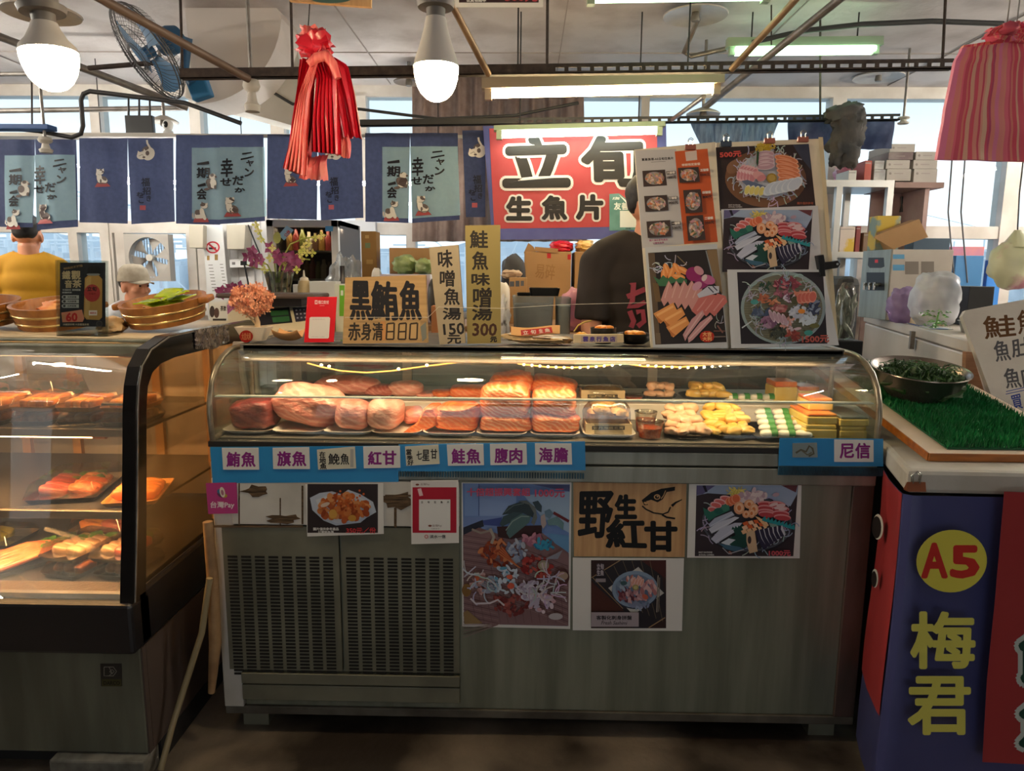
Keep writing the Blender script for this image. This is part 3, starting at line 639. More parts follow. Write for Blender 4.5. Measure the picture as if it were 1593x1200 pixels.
card([(345, 697), (402, 697), (403, 731), (347, 731)], [('鮪', (353, 704, 373, 726)), ('魚', (376, 704, 397, 726))], 'white card with purple characters for tuna, first from the left')
card([(424, 697), (481, 696), (482, 730), (425, 730)], [('旗', (432, 703, 452, 725)), ('魚', (455, 703, 476, 725))], 'white card with purple characters for swordfish, second from the left')
HAND = M('yellowed_card', (204, 202, 184), .5); INKB = (34, 32, 34)
card([(493, 700), (552, 695), (554, 729), (495, 731)], [('在', (497, 703, 506, 712)), ('地', (497, 712, 507, 722)), ('魚', (498, 722, 508, 730)), ('鮸', (511, 706, 528, 723)), ('魚', (530, 706, 543, 723))], 'yellowed handwritten card with cloudy sleeve, third from the left', INKB, .3, lambda P: P.rect(545, 699, 550, 727, (168, 168, 164)), HAND)
card([(565, 695), (622, 694), (623, 728), (566, 729)], [('紅', (573, 703, 593, 723)), ('甘', (596, 702, 616, 723))], 'white card with purple characters for amberjack')
card([(630, 695), (682, 692), (684, 722), (632, 725)], [('當', (632, 699, 640, 708)), ('季', (633, 709, 642, 716)), ('好', (634, 716, 643, 724)), ('七', (648, 702, 656, 715)), ('星', (657, 700, 668, 717)), ('甘', (670, 699, 680, 714))], 'small yellowed handwritten card right of the amberjack card', INKB, .3, None, HAND)
card([(695, 692), (752, 691), (753, 724), (697, 725)], [('鮭', (703, 699, 723, 721)), ('魚', (726, 699, 747, 721))], 'white card with purple characters for salmon')
card([(762, 691), (819, 690), (820, 723), (763, 724)], [('腹', (770, 698, 790, 720)), ('肉', (793, 698, 812, 720))], 'white card with purple characters for fish belly')
card([(832, 690), (889, 690), (890, 723), (833, 723)], [('海', (839, 697, 859, 719)), ('膽', (862, 697, 883, 719))], 'white card with purple characters for sea urchin')
card([(1298, 684), (1359, 685), (1359, 719), (1298, 719)], [('尼', (1307, 691, 1328, 713)), ('信', (1331, 690, 1353, 713))], 'white card with purple characters at the right end strip')
t, P = board('price_card', 'small grey worn card with a faint brown squiggle on the right strip', 'price card', [(1233, 690), (1271, 689), (1272, 712), (1233, 712)], (0, YF - .0085, 0), (0, -1, 0), .0012, M('worn_grey_card', (122, 138, 142), .6), 'price cards along the case')
P.line([(1238, 705), (1246, 700), (1254, 703), (1259, 694), (1264, 698), (1266, 706), (1258, 710)], 3, (84, 84, 70)).line([(1247, 701), (1256, 708), (1263, 704)], 2, (96, 92, 76)); P.build('faded_print', t)

def threads(P, cx, cy, rx, ry, n, col=(214, 220, 232), L=14, wd=1.6, seed=1, inner=.75):
    rn = random.Random(seed)
    for i in range(n):
        a = rn.uniform(0, 6.28); k = rn.uniform(inner, 1.02); x, y = cx + rx * k * math.cos(a), cy + ry * k * math.sin(a); h = rn.uniform(0, 6.28); c = rn.uniform(-.5, .5); pts = []
        for j in range(6): pts.append((x, y)); x += L / 5 * math.cos(h); y += L / 5 * math.sin(h); h += c
        P.line(pts, wd, tuple(max(0, v - rn.randint(0, 34)) for v in col))
def slices(P, x, y, dx, dy, n, w, h, r, c, edge=None, hi=None, sh=1.0):
    for i in range(n):
        cx, cy = x + dx * i, y + dy * i
        if edge: P.ell(cx, cy, w, h, edge, r, 14)
        P.ell(cx, cy, w * .9, h * .78, c, r, 14)
        if hi: P.ell(cx - w * .1, cy - h * .2, w * .6, h * .22, hi, r, 10)
def leaf(P, pts, col, vein=None):
    P.poly(pts, col)
    if vein: P.line([pts[0], pts[len(pts) // 2]], 2, vein)
def fringe(P, x0, y0, x1, y1, dep, n, col, back=10):
    pts = [(x0, y0)]; dx, dy = x1 - x0, y1 - y0; l = math.hypot(dx, dy); nx, ny = -dy / l, dx / l
    for i in range(n):
        a = (i + .5) / n; c = (i + 1) / n; pts += [(x0 + dx * a + nx * dep, y0 + dy * a + ny * dep), (x0 + dx * c, y0 + dy * c)]
    pts += [(x1 - nx * back, y1 - ny * back), (x0 - nx * back, y0 - ny * back)]; P.poly(pts, col)
FP = (0, YF + .0085, 0); FPL = (0, YF - .0085, 0); FN = (0, -1, 0)
# food photo in paper bowl
t, P = board('food_poster', 'photo poster of orange roe salad in a paper bowl on peeling board', 'poster', [(475, 754), (596, 752), (597, 831), (478, 835)], FPL, FN, .0012, PAPER, 'photo posters taped to the case')
P.org(320, 740, 3.158).rect(500, 42, 846, 282, (46, 38, 40))
P.poly([(512, 110), (560, 86), (620, 78), (668, 92), (700, 70), (760, 92), (822, 130), (838, 180), (790, 208), (760, 232), (640, 246), (580, 222), (524, 170)], (176, 188, 206)).poly([(540, 120), (620, 92), (740, 96), (812, 138), (800, 190), (740, 224), (640, 234), (580, 206)], (196, 204, 214))
rn = random.Random(4)
for i in range(70):
    a = rn.uniform(0, 6.28); k = rn.random() ** .5; P.ell(680 + 118 * k * math.cos(a), 160 + 66 * k * math.sin(a), rn.uniform(12, 26), rn.uniform(10, 20), rn.choice([(170, 84, 40), (150, 66, 28), (196, 116, 60), (186, 98, 44), (206, 140, 86)]), rn.uniform(0, 180), 9)
for i in range(60): P.ell(690 + rn.gauss(0, 42), 130 + rn.gauss(0, 24), 6, 6, rn.choice([(190, 92, 40), (150, 62, 26), (214, 128, 70)]), 0, 7)
P.ell(628, 186, 20, 24, (196, 150, 70)).ell(722, 206, 20, 16, (190, 140, 60)).ell(590, 140, 24, 10, (206, 186, 170), -20)
P.text('圖片僅供參考產品', (532, 252, 656, 266), (206, 206, 206), .5).text('以實物為準', (556, 268, 632, 281), (206, 206, 206), .5).text('350元／份', (694, 252, 838, 280), (196, 58, 62), .8); P.build('printed_picture', t)
# red payment card
t, P = board('payment_card', 'red and white payment card on the case front beside the big poster', 'card', [(639, 748), (713, 747), (714, 845), (640, 847)], FPL, FN, .0015, PAPER)
P.org(320, 740, 3.158).rect(1016, 58, 1232, 282, (168, 26, 50)).rect(1048, 118, 1202, 270, (216, 218, 218)).rect(1016, 30, 1232, 58, (206, 204, 204))
P.text('台灣Pay', (1056, 38, 1100, 50), (92, 62, 60)).ell(1040, 45, 9, 5, (120, 70, 60)).poly([(1040, 66), (1058, 62), (1068, 98), (1050, 102)], (222, 190, 196))
for i, c in enumerate('立旬生魚片'): P.text(c, (1058 + 32 * i, 126, 1068 + 32 * i, 136), (60, 56, 56), .4)
P.text('台灣Pay', (1114, 240, 1160, 254), (92, 62, 60)).ell(1102, 247, 9, 5, (120, 70, 60)).text('行動支付', (1108, 258, 1148, 264), (120, 110, 110)).ell(1084, 300, 9, 9, (190, 60, 70)).ell(1084, 300, 6, 6, (214, 208, 208)).text('淡水一信', (1102, 292, 1178, 308), (70, 70, 76), .5); P.build('printed_picture', t)
t, P = board('payment_sticker', 'small magenta payment sticker at the left corner of the case', 'sticker', [(320, 752), (368, 751), (370, 799), (324, 800)], (0, YF - .0085, 0), FN, .0008, M('magenta_vinyl', (176, 58, 128), .4))
P.org(320, 740, 3.158).ell(78, 92, 22, 16, (96, 60, 90), 20).ell(70, 78, 14, 12, (60, 110, 150)).ell(92, 100, 14, 10, (170, 150, 60)).ell(82, 82, 13, 26, (214, 208, 196), -12).ell(82, 84, 7, 14, (160, 110, 130), -12)
P.text('台灣Pay', (24, 128, 140, 164), (226, 214, 222), .8); P.build('printed_logo', t)
# big seafood basket poster
t, P = board('seafood_poster', 'large photo poster of crab, shellfish and bananas on a woven basket', 'poster', [(718, 751), (889, 750), (887, 979), (719, 975)], FP, FN, .0012, PAPER, 'photo posters taped to the case')
P.org(715, 745, 5).poly([(24, 36), (858, 44), (838, 1148), (34, 1128)], (104, 134, 190)).rect(40, 40, 150, 290, (122, 152, 204)).rect(154, 90, 440, 290, (134, 160, 208)).rect(146, 40, 153, 290, (70, 92, 150)).poly([(560, 42), (856, 48), (856, 100), (640, 60)], (74, 84, 130)).poly([(500, 130), (856, 100), (850, 420), (640, 300)], (150, 176, 206))
P.poly([(28, 300), (330, 290), (330, 380), (28, 430)], (112, 136, 190)).poly([(28, 380), (180, 320), (190, 370), (28, 440)], (40, 44, 60)).poly([(180, 325), (330, 300), (320, 370), (190, 360)], (60, 76, 140))
P.poly([(26, 440), (150, 380), (420, 470), (640, 420), (850, 580), (846, 1146), (34, 1128)], (128, 100, 104))
for i in range(34):
    y = 440 + i * 24; P.line([(28, y), (300, y + 40), (560, y + 130), (842, y + 240 if y + 240 < 1140 else 1140)] if y < 900 else [(30, y), (300, y + 60 if y + 60 < 1135 else 1135)], 4, (150, 124, 126) if i % 2 else (92, 66, 70))
for i in range(12): P.line([(40 + i * 66, 640 + (i % 3) * 40), (130 + i * 62, 1120)], 3, (100, 74, 78))
P.poly([(30, 1040), (60, 1020), (180, 1122), (40, 1128)], (140, 116, 80)).poly([(290, 370), (640, 360), (640, 420), (400, 470), (300, 450)], (50, 28, 30))
for pts, c in (([(330, 280), (380, 210), (470, 178), (540, 200), (580, 260), (570, 300), (480, 262), (400, 270)], (44, 58, 66)), ([(312, 350), (340, 290), (420, 258), (500, 262), (430, 320), (330, 372)], (54, 74, 82)), ([(364, 420), (400, 320), (480, 270), (556, 290), (540, 340), (440, 420), (390, 462)], (76, 104, 108)), ([(450, 172), (520, 166), (590, 220), (604, 300), (580, 362), (556, 340), (580, 270), (540, 200)], (96, 104, 106)), ([(566, 180), (610, 168), (640, 210), (636, 260), (600, 240)], (52, 70, 82)), ([(660, 250), (700, 232), (730, 270), (700, 310), (668, 290)], (90, 118, 142)), ([(680, 320), (760, 290), (810, 340), (806, 400), (760, 360), (690, 360)], (96, 130, 140)), ([(630, 290), (660, 270), (676, 350), (650, 388), (632, 350)], (160, 148, 150))): P.poly(pts, c)
P.line([(360, 400), (410, 330), (480, 290), (540, 292)], 8, (128, 150, 148)).line([(350, 260), (420, 206), (500, 190)], 8, (84, 100, 104)).line([(730, 262), (850, 330)], 22, (96, 34, 40)).poly([(680, 420), (850, 440), (850, 570), (740, 500)], (92, 140, 186))
for (cx, cy, rx, ry, n, cols) in ((290, 580, 130, 100, 60, [(146, 66, 40), (176, 92, 56), (120, 46, 30), (190, 120, 80)]), (440, 560, 80, 90, 40, [(140, 152, 178), (164, 172, 190), (110, 122, 152)]), (590, 680, 130, 80, 40, [(150, 50, 48), (120, 34, 36), (170, 76, 68)]), (570, 470, 80, 50, 24, [(178, 126, 144), (150, 96, 120)]), (660, 500, 70, 40, 20, [(50, 140, 176), (40, 110, 150)]), (400, 950, 140, 90, 50, [(132, 62, 60), (156, 84, 78), (106, 44, 46)]), (180, 800, 90, 80, 40, [(160, 122, 122), (186, 150, 150), (140, 150, 176)]), (360, 770, 90, 110, 40, [(160, 180, 204), (182, 196, 214), (90, 150, 180)]), (560, 860, 120, 80, 60, [(180, 178, 198), (196, 192, 208), (160, 150, 176)]), (640, 940, 90, 80, 40, [(176, 166, 188), (190, 150, 160), (200, 186, 200)])):
    for i in range(n):
        a = rn.uniform(0, 6.28); k = rn.random() ** .5; P.ell(cx + rx * k * math.cos(a), cy + ry * k * math.sin(a), rn.uniform(14, 34), rn.uniform(8, 18), rn.choice(cols), rn.uniform(0, 180), 8)
for i in range(8): P.line([(330 - i * 4, 500 + i * 8), (430 + i * 6, 640 + i * 4)], 9, (184, 108, 66) if i % 2 else (140, 62, 40))
P.ell(650, 648, 44, 40, (136, 130, 116)).ell(650, 648, 28, 24, (166, 160, 140)).poly([(580, 560), (660, 600), (800, 530), (760, 600), (640, 600)], (128, 132, 148)).ell(790, 740, 60, 70, (76, 46, 46)).ell(796, 730, 44, 34, (160, 140, 124)).ell(745, 1042, 54, 26, (172, 168, 176)).ell(60, 840, 36, 50, (120, 90, 50)).line([(240, 365), (270, 430), (250, 480)], 22, (150, 146, 140)).line([(100, 370), (170, 400), (240, 380)], 16, (136, 128, 124))
for i in range(7): P.line([(160 + i * 16, 790 - i * 9), (290 + i * 3, 860 - i * 10)], 5, (96, 156, 190))
P.ell(390, 736, 24, 18, (196, 92, 70)).ell(400, 806, 28, 24, (190, 86, 66)).ell(140, 740, 18, 30, (190, 96, 64))
threads(P, 660, 800, 110, 90, 26, (196, 190, 206), 120, 9, 5); threads(P, 130, 780, 110, 80, 14, (190, 190, 206), 120, 9, 6); P.line([(90, 900), (130, 940), (240, 936), (300, 910), (350, 954)], 14, (190, 184, 196))
P.text('十倍超振興套組', (64, 52, 548, 112), (176, 66, 96), 2).text('1000元', (586, 58, 812, 122), (176, 66, 96), 2); P.build('printed_picture', t)
# wooden sign
OAK = M('oak_veneer', (196, 158, 112), .5, col2=(172, 132, 90), scale=9, stretch=(6, 6, .5), kind='noise')
t, P = board('wooden_sign', 'oak veneer sign with bold black characters and a fish head drawing', 'sign', [(892, 750), (1068, 751), (1065, 867), (893, 866)], FP, FN, .004, OAK)
K = (14, 14, 16); P.org(885, 745, 5)
for c, r in (('野', [(84, 108), (344, 104), (318, 454), (78, 452)]), ('生', (366, 132, 520, 304)), ('紅', [(300, 322), (580, 318), (598, 540), (296, 530)]), ('甘', (596, 338, 834, 560))): P.text(c, r, K, 11, 12)
P.poly([(566, 168), (640, 108), (780, 54), (720, 78), (826, 62), (824, 92), (760, 104), (730, 160), (690, 184), (640, 164), (600, 176), (616, 204), (586, 206)], K).ell(686, 142, 25, 21, (190, 152, 108)).ell(686, 143, 17, 14, K).ell(690, 138, 8, 6, (190, 152, 108)).ell(596, 190, 14, 9, (190, 152, 108), 30)
P.line([(570, 212), (600, 238), (660, 266), (730, 276), (772, 260), (790, 220)], 11, K).line([(724, 280), (760, 300), (826, 310)], 14, K).line([(800, 212), (830, 186), (880, 162)], 22, K, True).line([(752, 92), (736, 130), (716, 156)], 6, (190, 152, 108)); P.build('lettering', t)
# sashimi bowl poster
t, P = board('sashimi_poster', 'white bordered photo poster of a round sashimi bowl below the oak sign', 'poster', [(891, 868), (1064, 869), (1061, 982), (891, 981)], FP, FN, .0012, PAPER, 'photo posters taped to the case')
P.org(885, 745, 5).rect(172, 634, 756, 1164, (50, 34, 34)).poly([(172, 780), (400, 634), (700, 634), (748, 900), (748, 1080), (620, 1164), (480, 1160)], (40, 38, 44)).poly([(560, 634), (756, 634), (756, 780)], (70, 36, 36)).poly([(172, 800), (430, 1030), (172, 1030)], (72, 40, 34))
for i in range(6): P.line([(280 + i * 70, 720 - i * 40 if 720 - i * 40 > 636 else 640), (470 + i * 52, 1000 + i * 22)], 4, (104, 90, 74))
P.line([(176, 770), (400, 634)], 7, (150, 124, 94)).line([(186, 770), (420, 1010)], 6, (140, 116, 88)).line([(620, 1160), (748, 1080)], 8, (150, 124, 94)).poly([(306, 850), (540, 686), (740, 890), (500, 1060)], (186, 186, 184))
P.ell(515, 866, 182, 148, (38, 50, 70), 0, 30).ell(515, 860, 180, 144, (128, 150, 176), 0, 30).ell(515, 862, 152, 118, (104, 122, 150), 0, 30)
rn = random.Random(8)
for (cx, cy, rx, ry, n, cols) in ((450, 900, 90, 50, 26, [(110, 54, 64), (84, 40, 52), (140, 84, 92)]), (520, 910, 70, 50, 26, [(176, 130, 136), (196, 156, 160), (150, 104, 114)]), (620, 850, 60, 60, 24, [(186, 140, 146), (206, 170, 172), (170, 112, 116)]), (500, 790, 60, 40, 20, [(196, 146, 140), (210, 180, 178), (176, 110, 100)]), (430, 820, 50, 30, 12, [(120, 140, 166), (150, 166, 186)]), (540, 980, 80, 24, 18, [(140, 154, 182), (120, 130, 160)])):
    for i in range(n): a = rn.uniform(0, 6.28); k = rn.random() ** .5; P.ell(cx + rx * k * math.cos(a), cy + ry * k * math.sin(a), rn.uniform(16, 34), rn.uniform(7, 14), rn.choice(cols), rn.uniform(20, 120), 8)
slices(P, 500, 790, 22, 4, 4, 34, 12, 110, (206, 150, 138), (222, 196, 190)); P.ell(516, 838, 24, 22, (150, 140, 90)).ell(516, 838, 15, 14, (180, 170, 120)).ell(590, 910, 26, 18, (176, 90, 72), 30).ell(424, 804, 26, 16, (60, 90, 96))
P.line([(690, 744), (680, 1030)], 9, (140, 132, 124)).line([(702, 760), (694, 1026)], 7, (120, 112, 106)).rect(172, 1030, 540, 1142, (160, 150, 158)).rect(206, 768, 284, 796, (140, 132, 140)).rect(212, 650, 270, 750, (64, 56, 66))
for i, c in enumerate('立旬生魚'): P.text(c, (216 + 28 * (i % 2), 654 + 48 * (i // 2), 240 + 28 * (i % 2), 696 + 48 * (i // 2)), (180, 172, 182), 1)
P.text('客製化刺身拼盤', (212, 1056, 486, 1088), (40, 34, 40), 1).text('Fresh Sashimi', [(256, 1096), (452, 1100), (446, 1126), (248, 1124)], (70, 60, 68), .6); P.build('printed_picture', t)

def platter(P, price=True):
    """the assorted platter photo, in the pixels of its own crop (1593 wide)"""
    P.poly([(156, 86), (1480, 86), (1418, 1012), (132, 1012)], (52, 44, 50)).poly([(156, 86), (1476, 86), (1468, 200), (1380, 360), (1040, 240), (300, 190), (156, 220)], (150, 168, 196)).poly([(156, 90), (400, 90), (240, 200), (156, 215)], (96, 92, 132)).poly([(1260, 86), (1474, 86), (1450, 180)], (104, 60, 66)).poly([(232, 90), (272, 88), (300, 172), (270, 176)], (30, 28, 44))
    P.ell(820, 590, 600, 390, (40, 38, 44), 3, 36).ell(815, 580, 590, 370, (78, 82, 92), 3, 36).ell(815, 585, 560, 340, (52, 50, 58), 3, 36)
    rn = random.Random(12); threads(P, 815, 590, 570, 360, 46, (170, 178, 196), 130, 12, 3, .85)
    for i in range(60): P.line([(690 + rn.gauss(0, 60), 190 + rn.gauss(0, 44)), (690 + rn.gauss(0, 60), 180 + rn.gauss(0, 40))], 12, rn.choice([(206, 190, 96), (222, 206, 120), (190, 176, 84)]))
    for i in range(40): P.ell(900 + rn.gauss(0, 100), 230 + rn.gauss(0, 34), 46, 26, rn.choice([(196, 176, 186), (210, 196, 200), (176, 150, 166)]), rn.uniform(0, 180), 10)
    for (x, y, r) in ((540, 250, 90), (450, 290, 80), (400, 330, 76), (360, 390, 70)): P.ell(x, y, r, 38, (214, 170, 176), 12).ell(x, y + 6, r * .84, 28, (196, 96, 96), 12)
    slices(P, 580, 290, 40, -20, 3, 60, 60, 70, (206, 104, 70), (220, 150, 120)); leaf(P, [(232, 364), (330, 420), (480, 360), (570, 330), (580, 400), (400, 480), (310, 540), (250, 460)], (44, 104, 92)); P.ell(520, 370, 50, 46, (60, 120, 104)).ell(430, 410, 60, 40, (36, 92, 84))
    for (x, y, rx, ry) in ((700, 370, 70, 84), (830, 320, 66, 60), (890, 390, 64, 80), (860, 440, 50, 60), (790, 450, 50, 50)): P.ell(x, y, rx, ry, (214, 156, 120)).ell(x + 6, y - 6, rx * .7, ry * .7, (224, 182, 150)).ell(x, y, rx * .35, ry * .4, (204, 120, 70))
    for (x, y) in ((1050, 320), (1050, 370), (1050, 420), (1060, 450), (1240, 380), (1240, 440), (1260, 490), (1190, 320)): P.ell(x, y, 112, 42, (206, 140, 146), 5).ell(x, y + 10, 104, 32, (172, 64, 72), 5)
    for i in range(6): P.ell(1220 + rn.gauss(0, 40), 350 + rn.gauss(0, 20), 60, 22, (206, 180, 186), rn.uniform(-20, 20), 10)
    for pts, c in (([(300, 580), (380, 500), (600, 410), (640, 460), (480, 540), (320, 620)], (160, 170, 196)), ([(300, 640), (420, 560), (640, 480), (700, 490), (540, 600), (340, 700)], (186, 192, 210)), ([(330, 770), (450, 640), (640, 560), (740, 560), (640, 680), (400, 830)], (176, 182, 204)), ([(460, 820), (600, 740), (700, 800), (600, 870)], (190, 200, 214))): P.poly(pts, c)
    P.line([(330, 600), (620, 440)], 8, (196, 204, 218)).line([(340, 680), (690, 496)], 8, (206, 210, 222)).line([(400, 800), (720, 580)], 8, (196, 200, 216))
    fringe(P, 790, 600, 600, 640, 30, 5, (30, 74, 66), 10); P.poly([(620, 650), (780, 590), (820, 680), (790, 880), (640, 880), (570, 840), (650, 780), (560, 760), (650, 720)], (26, 66, 60)).poly([(440, 830), (700, 870), (760, 900), (640, 930), (520, 900)], (60, 96, 120))
    for i in range(5):
        for j in range(3): P.poly([(740 + i * 70 - j * 10, 560 - i * 18 + j * 52), (800 + i * 66 - j * 10, 536 - i * 10 + j * 52), (826 + i * 66 - j * 10, 580 - i * 10 + j * 52), (766 + i * 70 - j * 10, 606 - i * 18 + j * 52)], ((206, 96, 50) if (i + j) % 2 == 0 else (226, 190, 160)) if j < 2 else (222, 180, 140))
    P.poly([(900, 470), (960, 490), (1080, 590), (1040, 620)], (214, 174, 130)); fringe(P, 1420, 620, 1000, 500, 40, 9, (40, 140, 150), 30)
    P.poly([(1080, 560), (1180, 580), (1300, 680), (1240, 740), (1120, 640)], (120, 146, 140)).poly([(790, 690), (860, 650), (900, 680), (936, 930), (830, 956), (790, 800)], (196, 170, 140)).ell(830, 780, 24, 50, (60, 50, 50))
    for i in range(6): P.poly([(900 + i * 60, 660 - i * 12), (950 + i * 56, 640 - i * 10), (1060 + i * 44, 880 - i * 30), (1010 + i * 44, 910 - i * 34), (940 + i * 52, 780 - i * 24)], (44, 42, 66)); P.poly([(950 + i * 58, 645 - i * 10), (975 + i * 56, 640 - i * 10), (1080 + i * 43, 860 - i * 30), (1060 + i * 44, 880 - i * 30), (985 + i * 50, 760 - i * 24)], (190, 192, 206))
    P.line([(600, 960), (560, 930)], 30, (150, 104, 94)).line([(480, 880), (560, 960), (760, 900)], 12, (160, 160, 170))
    if price:
        P.text('SHOT ON PHONE', (170, 930, 346, 950), (190, 190, 190), 1).text('AI DUAL CAMERA', (170, 962, 370, 982), (190, 190, 190), 1).text('1000元', (1082, 916, 1360, 986), (196, 84, 98), 3)
t, P = board('platter_poster', 'white bordered photo poster of a mixed sashimi platter right of the oak sign', 'poster', [(1072, 752), (1247, 752), (1244, 869), (1069, 868)], FP, FN, .0012, PAPER, 'photo posters taped to the case')
platter(P.org(1065, 745, 8.384)); P.build('printed_picture', t)
# ================================================================ lamps, rails and pipes overhead
CER = M('grey_lamp_socket', (128, 122, 114), .5, col2=(104, 98, 92), scale=20); CONE = M('bulb_shell', (206, 200, 192), .45)
def bulb(cx, ycone, ytop, ybot, half, Y, lb, st, tilt=0, sock=40):
    g = at(cx, ybot, Y); r = half * Y / F; zc = at(cx, ycone, Y).z; zb_ = g.z; zt_ = at(cx, ytop, Y).z; c = (g.x, Y, 0)
    t = thing('light_bulb', lb, 'light bulb', (g.x, Y, zb_), 'large round light bulbs')
    T = rot(0, tilt, 0); O = V((g.x, Y, zt_)); W = lambda b: [setattr(b, 'v', [O + T @ (p - O) for p in b.v]), b][1]
    h = zc - zb_; pr = [(.0005, zb_)] + [(r * math.sin(a) ** .85, zc - h * math.cos(a)) for a in [rad(x) for x in (12, 25, 40, 55, 70, 82, 90)]]
    W(B().lathe(pr, c, 32)).build('glowing_dome', lamp_mat('bulb_glow', (255, 226, 178), st), t, smooth=60)
    W(B().lathe([(r, zc), (r * .97, zc + .012), (r * .72, zc + (zt_ - zc) * .45), (r * .52, zc + (zt_ - zc) * .8), (r * .45, zt_), (.001, zt_)], c, 32)).build('shell', CONE, t, smooth=50)
    W(B().lathe([(.001, zt_ - .001), (r * .4, zt_), (r * .42, zt_ + .02), (r * .78, zt_ + .022), (r * .85, zt_ + .036), (r * .6, zt_ + .04), (r * .62, zt_ + .1), (.001, zt_ + .1)], c, 28)).build('socket', CER, t, smooth=40)
    B().cyl((g.x, Y, zt_ + .09), (g.x, Y, 2.779), .012, n=10).build('stem', GALV, t)
    return r
BUL = 60
bulb(78, 82, 36, 142, 39, 1.78, 'glowing round bulb hanging at the upper left above the black case', BUL, -4)
bulb(679, 104, 28, 158, 33, 1.80, 'glowing round bulb hanging above the middle of the long display case', BUL)
def rail(name, lb, a, c, Y, th, solid_to=None, slot=None, m=RUST):
    p, q = at(*a, Y), at(*c, Y); L = (q - p).length; ax = (q - p).normalized(); nz = V((0, 1, 0)).cross(ax) * -1; nz = ax.cross(V((0, 1, 0))); t = thing(name, lb, 'rail', ((p.x + q.x) / 2, Y, p.z))
    if nz.z < 0: nz = -nz
    def seg(b, x0, x1, z0, z1, y0=0, y1=.004):
        b.prism([p + ax * x0 + nz * z0, p + ax * x1 + nz * z0, p + ax * x1 + nz * z1, p + ax * x0 + nz * z1], (0, y1 - y0, 0))
    b = B(); S = 0 if solid_to is None else (at(*solid_to, Y) - p).length
    if S: seg(b, 0, S, 0, th)
    seg(b, S, L, 0, th * .26); seg(b, S, L, th * .62, th); n = max(1, int((L - S) / .052))
    for i in range(n): x = S + (L - S) * i / n; seg(b, x, x + (L - S) / n * .32, th * .25, th * .63)
    b.build('slotted_angle', m, t)
    b = B(); b.prism([p, q, q + V((0, .035, 0)), p + V((0, .035, 0))], nz * .004); b.build('flange', m, t)
    return t
rail('slotted_rail', 'rusty slotted steel rail crossing above the warm fluorescent tube', (280, 122), (1483, 107), 3.1, .040, (858, 112))
rail('slotted_rail', 'thin dark slotted steel rail crossing just above the red banner', (560, 196), (1400, 187), 4.08, .034, (800, 192), None, M('dark_rail', (58, 58, 58), .6, .4))
def rod(px, y0, y1, Y, lb, r=.006, x1=None):
    p, q = at(px, y0, Y), at(px if x1 is None else x1, y1, Y); B().cyl((q.x, Y, q.z), (p.x, Y, 2.779), r, n=8).build('hanger_rod', RUST, None, label=lb, cat='rod', group='thin hanger rods')
rod(284, 0, 118, 3.12, 'thin rusty rod holding the left end of the upper slotted rail'); rod(455, 20, 112, 3.12, 'thin dark rod behind the red bags'); rod(851, 0, 108, 3.12, 'thin dark rod dropping to the middle of the upper slotted rail')
rod(1466, 0, 98, 3.12, 'thin dark rod holding the right end of the upper slotted rail'); rod(1276, 30, 186, 4.1, 'long thin rod reaching the lower slotted rail at right'); rod(50, 60, 208, 4.3, 'thin rod dropping to the curtain rail behind the left bulb', .005)
rod(1200, 8, 70, 3.9, 'thin rod holding the green fluorescent fixture', .004)
def pipe(lb, pts, r, m=GALV, name='conduit_pipe', cat='pipe'): return B().tube(pts, r, 10).build(name, m, None, smooth=60, label=lb, cat=cat)
BRASS = M('yellowed_pipe', (168, 138, 104), .4, .3, col2=(140, 112, 84), scale=12)
pipe('brown sloping pipe passing in front of the wall fan', [at(128, -18, 2.5), at(387, 123, 3.06)], .016, M('brown_pipe', (112, 92, 80), .5, .2))
pipe('yellowed sloping pipe right of the middle bulb', [at(692, -14, 2.75), at(760, 116, 3.06)], .0135, BRASS)
pipe('yellowed sloping pipe at the right end of the warm tube', [at(1250, -14, 2.72), at(1138, 108, 3.06)], .0135, BRASS, 'slope_pipe')
pipe('grey straight conduit sloping down across the green fixture', [at(1322, -14, 3.3), at(1190, 92, 3.75), at(1098, 166, 4.4)], .019)
pipe('grey conduit sloping from the left edge towards the plaster beam', [at(-30, 46, 3.7), at(292, 168, 4.25)], .02)
pipe('level grey conduit along the left upper windows', [at(-30, 173, 4.6), at(290, 168, 4.6)], .016)
pipe('level thin grey conduit behind the left bulb', [at(-30, 116, 4.5), at(44, 115, 4.5), at(120, 90, 4.5)], .014)
pipe('thin dark conduit leading to the hub of the wall fan', [at(138, 106, 3.75), at(250, 97, 3.75)], .012, RUST)
pipe('black bent tube frame above the left curtains', [at(-20, 196, 3.95), at(60, 204, 3.95), at(112, 214, 3.95), at(126, 208, 3.95), at(129, 196, 3.95), at(126, 156, 3.95), at(130, 146, 3.95), at(140, 142, 3.95), at(288, 160, 3.95), at(375, 192, 3.95)], .012, M('dark_tube', (62, 60, 60), .5, .3))
pipe('black cable sagging under the ceiling at the right', [at(1170, 66, 3.9), at(1250, 48, 3.9), at(1340, 38, 3.9), at(1450, 33, 3.9), at(1560, 37, 3.9)], .013, M('black_cable', (50, 50, 50), .6), 'ceiling_cable', 'cable')
pipe('thin black cable crossing before the windows behind the red bags', [at(372, 112, 4.4), at(455, 162, 4.4), at(560, 170, 4.4), at(680, 185, 4.4), at(800, 180, 4.4), at(900, 160, 4.4)], .009, M('black_cable'), 'window_cable', 'cable')
pipe('bent grey conduit below the round lamp plate', [at(1086, 30, 3.95), at(1064, 82, 4.1), at(1075, 88, 4.1), at(1130, 76, 4.05)], .013)
pipe('grey brace pipe at the right end of the lower tube', [at(1095, 150, 3.6), at(1046, 186, 4.05)], .012)
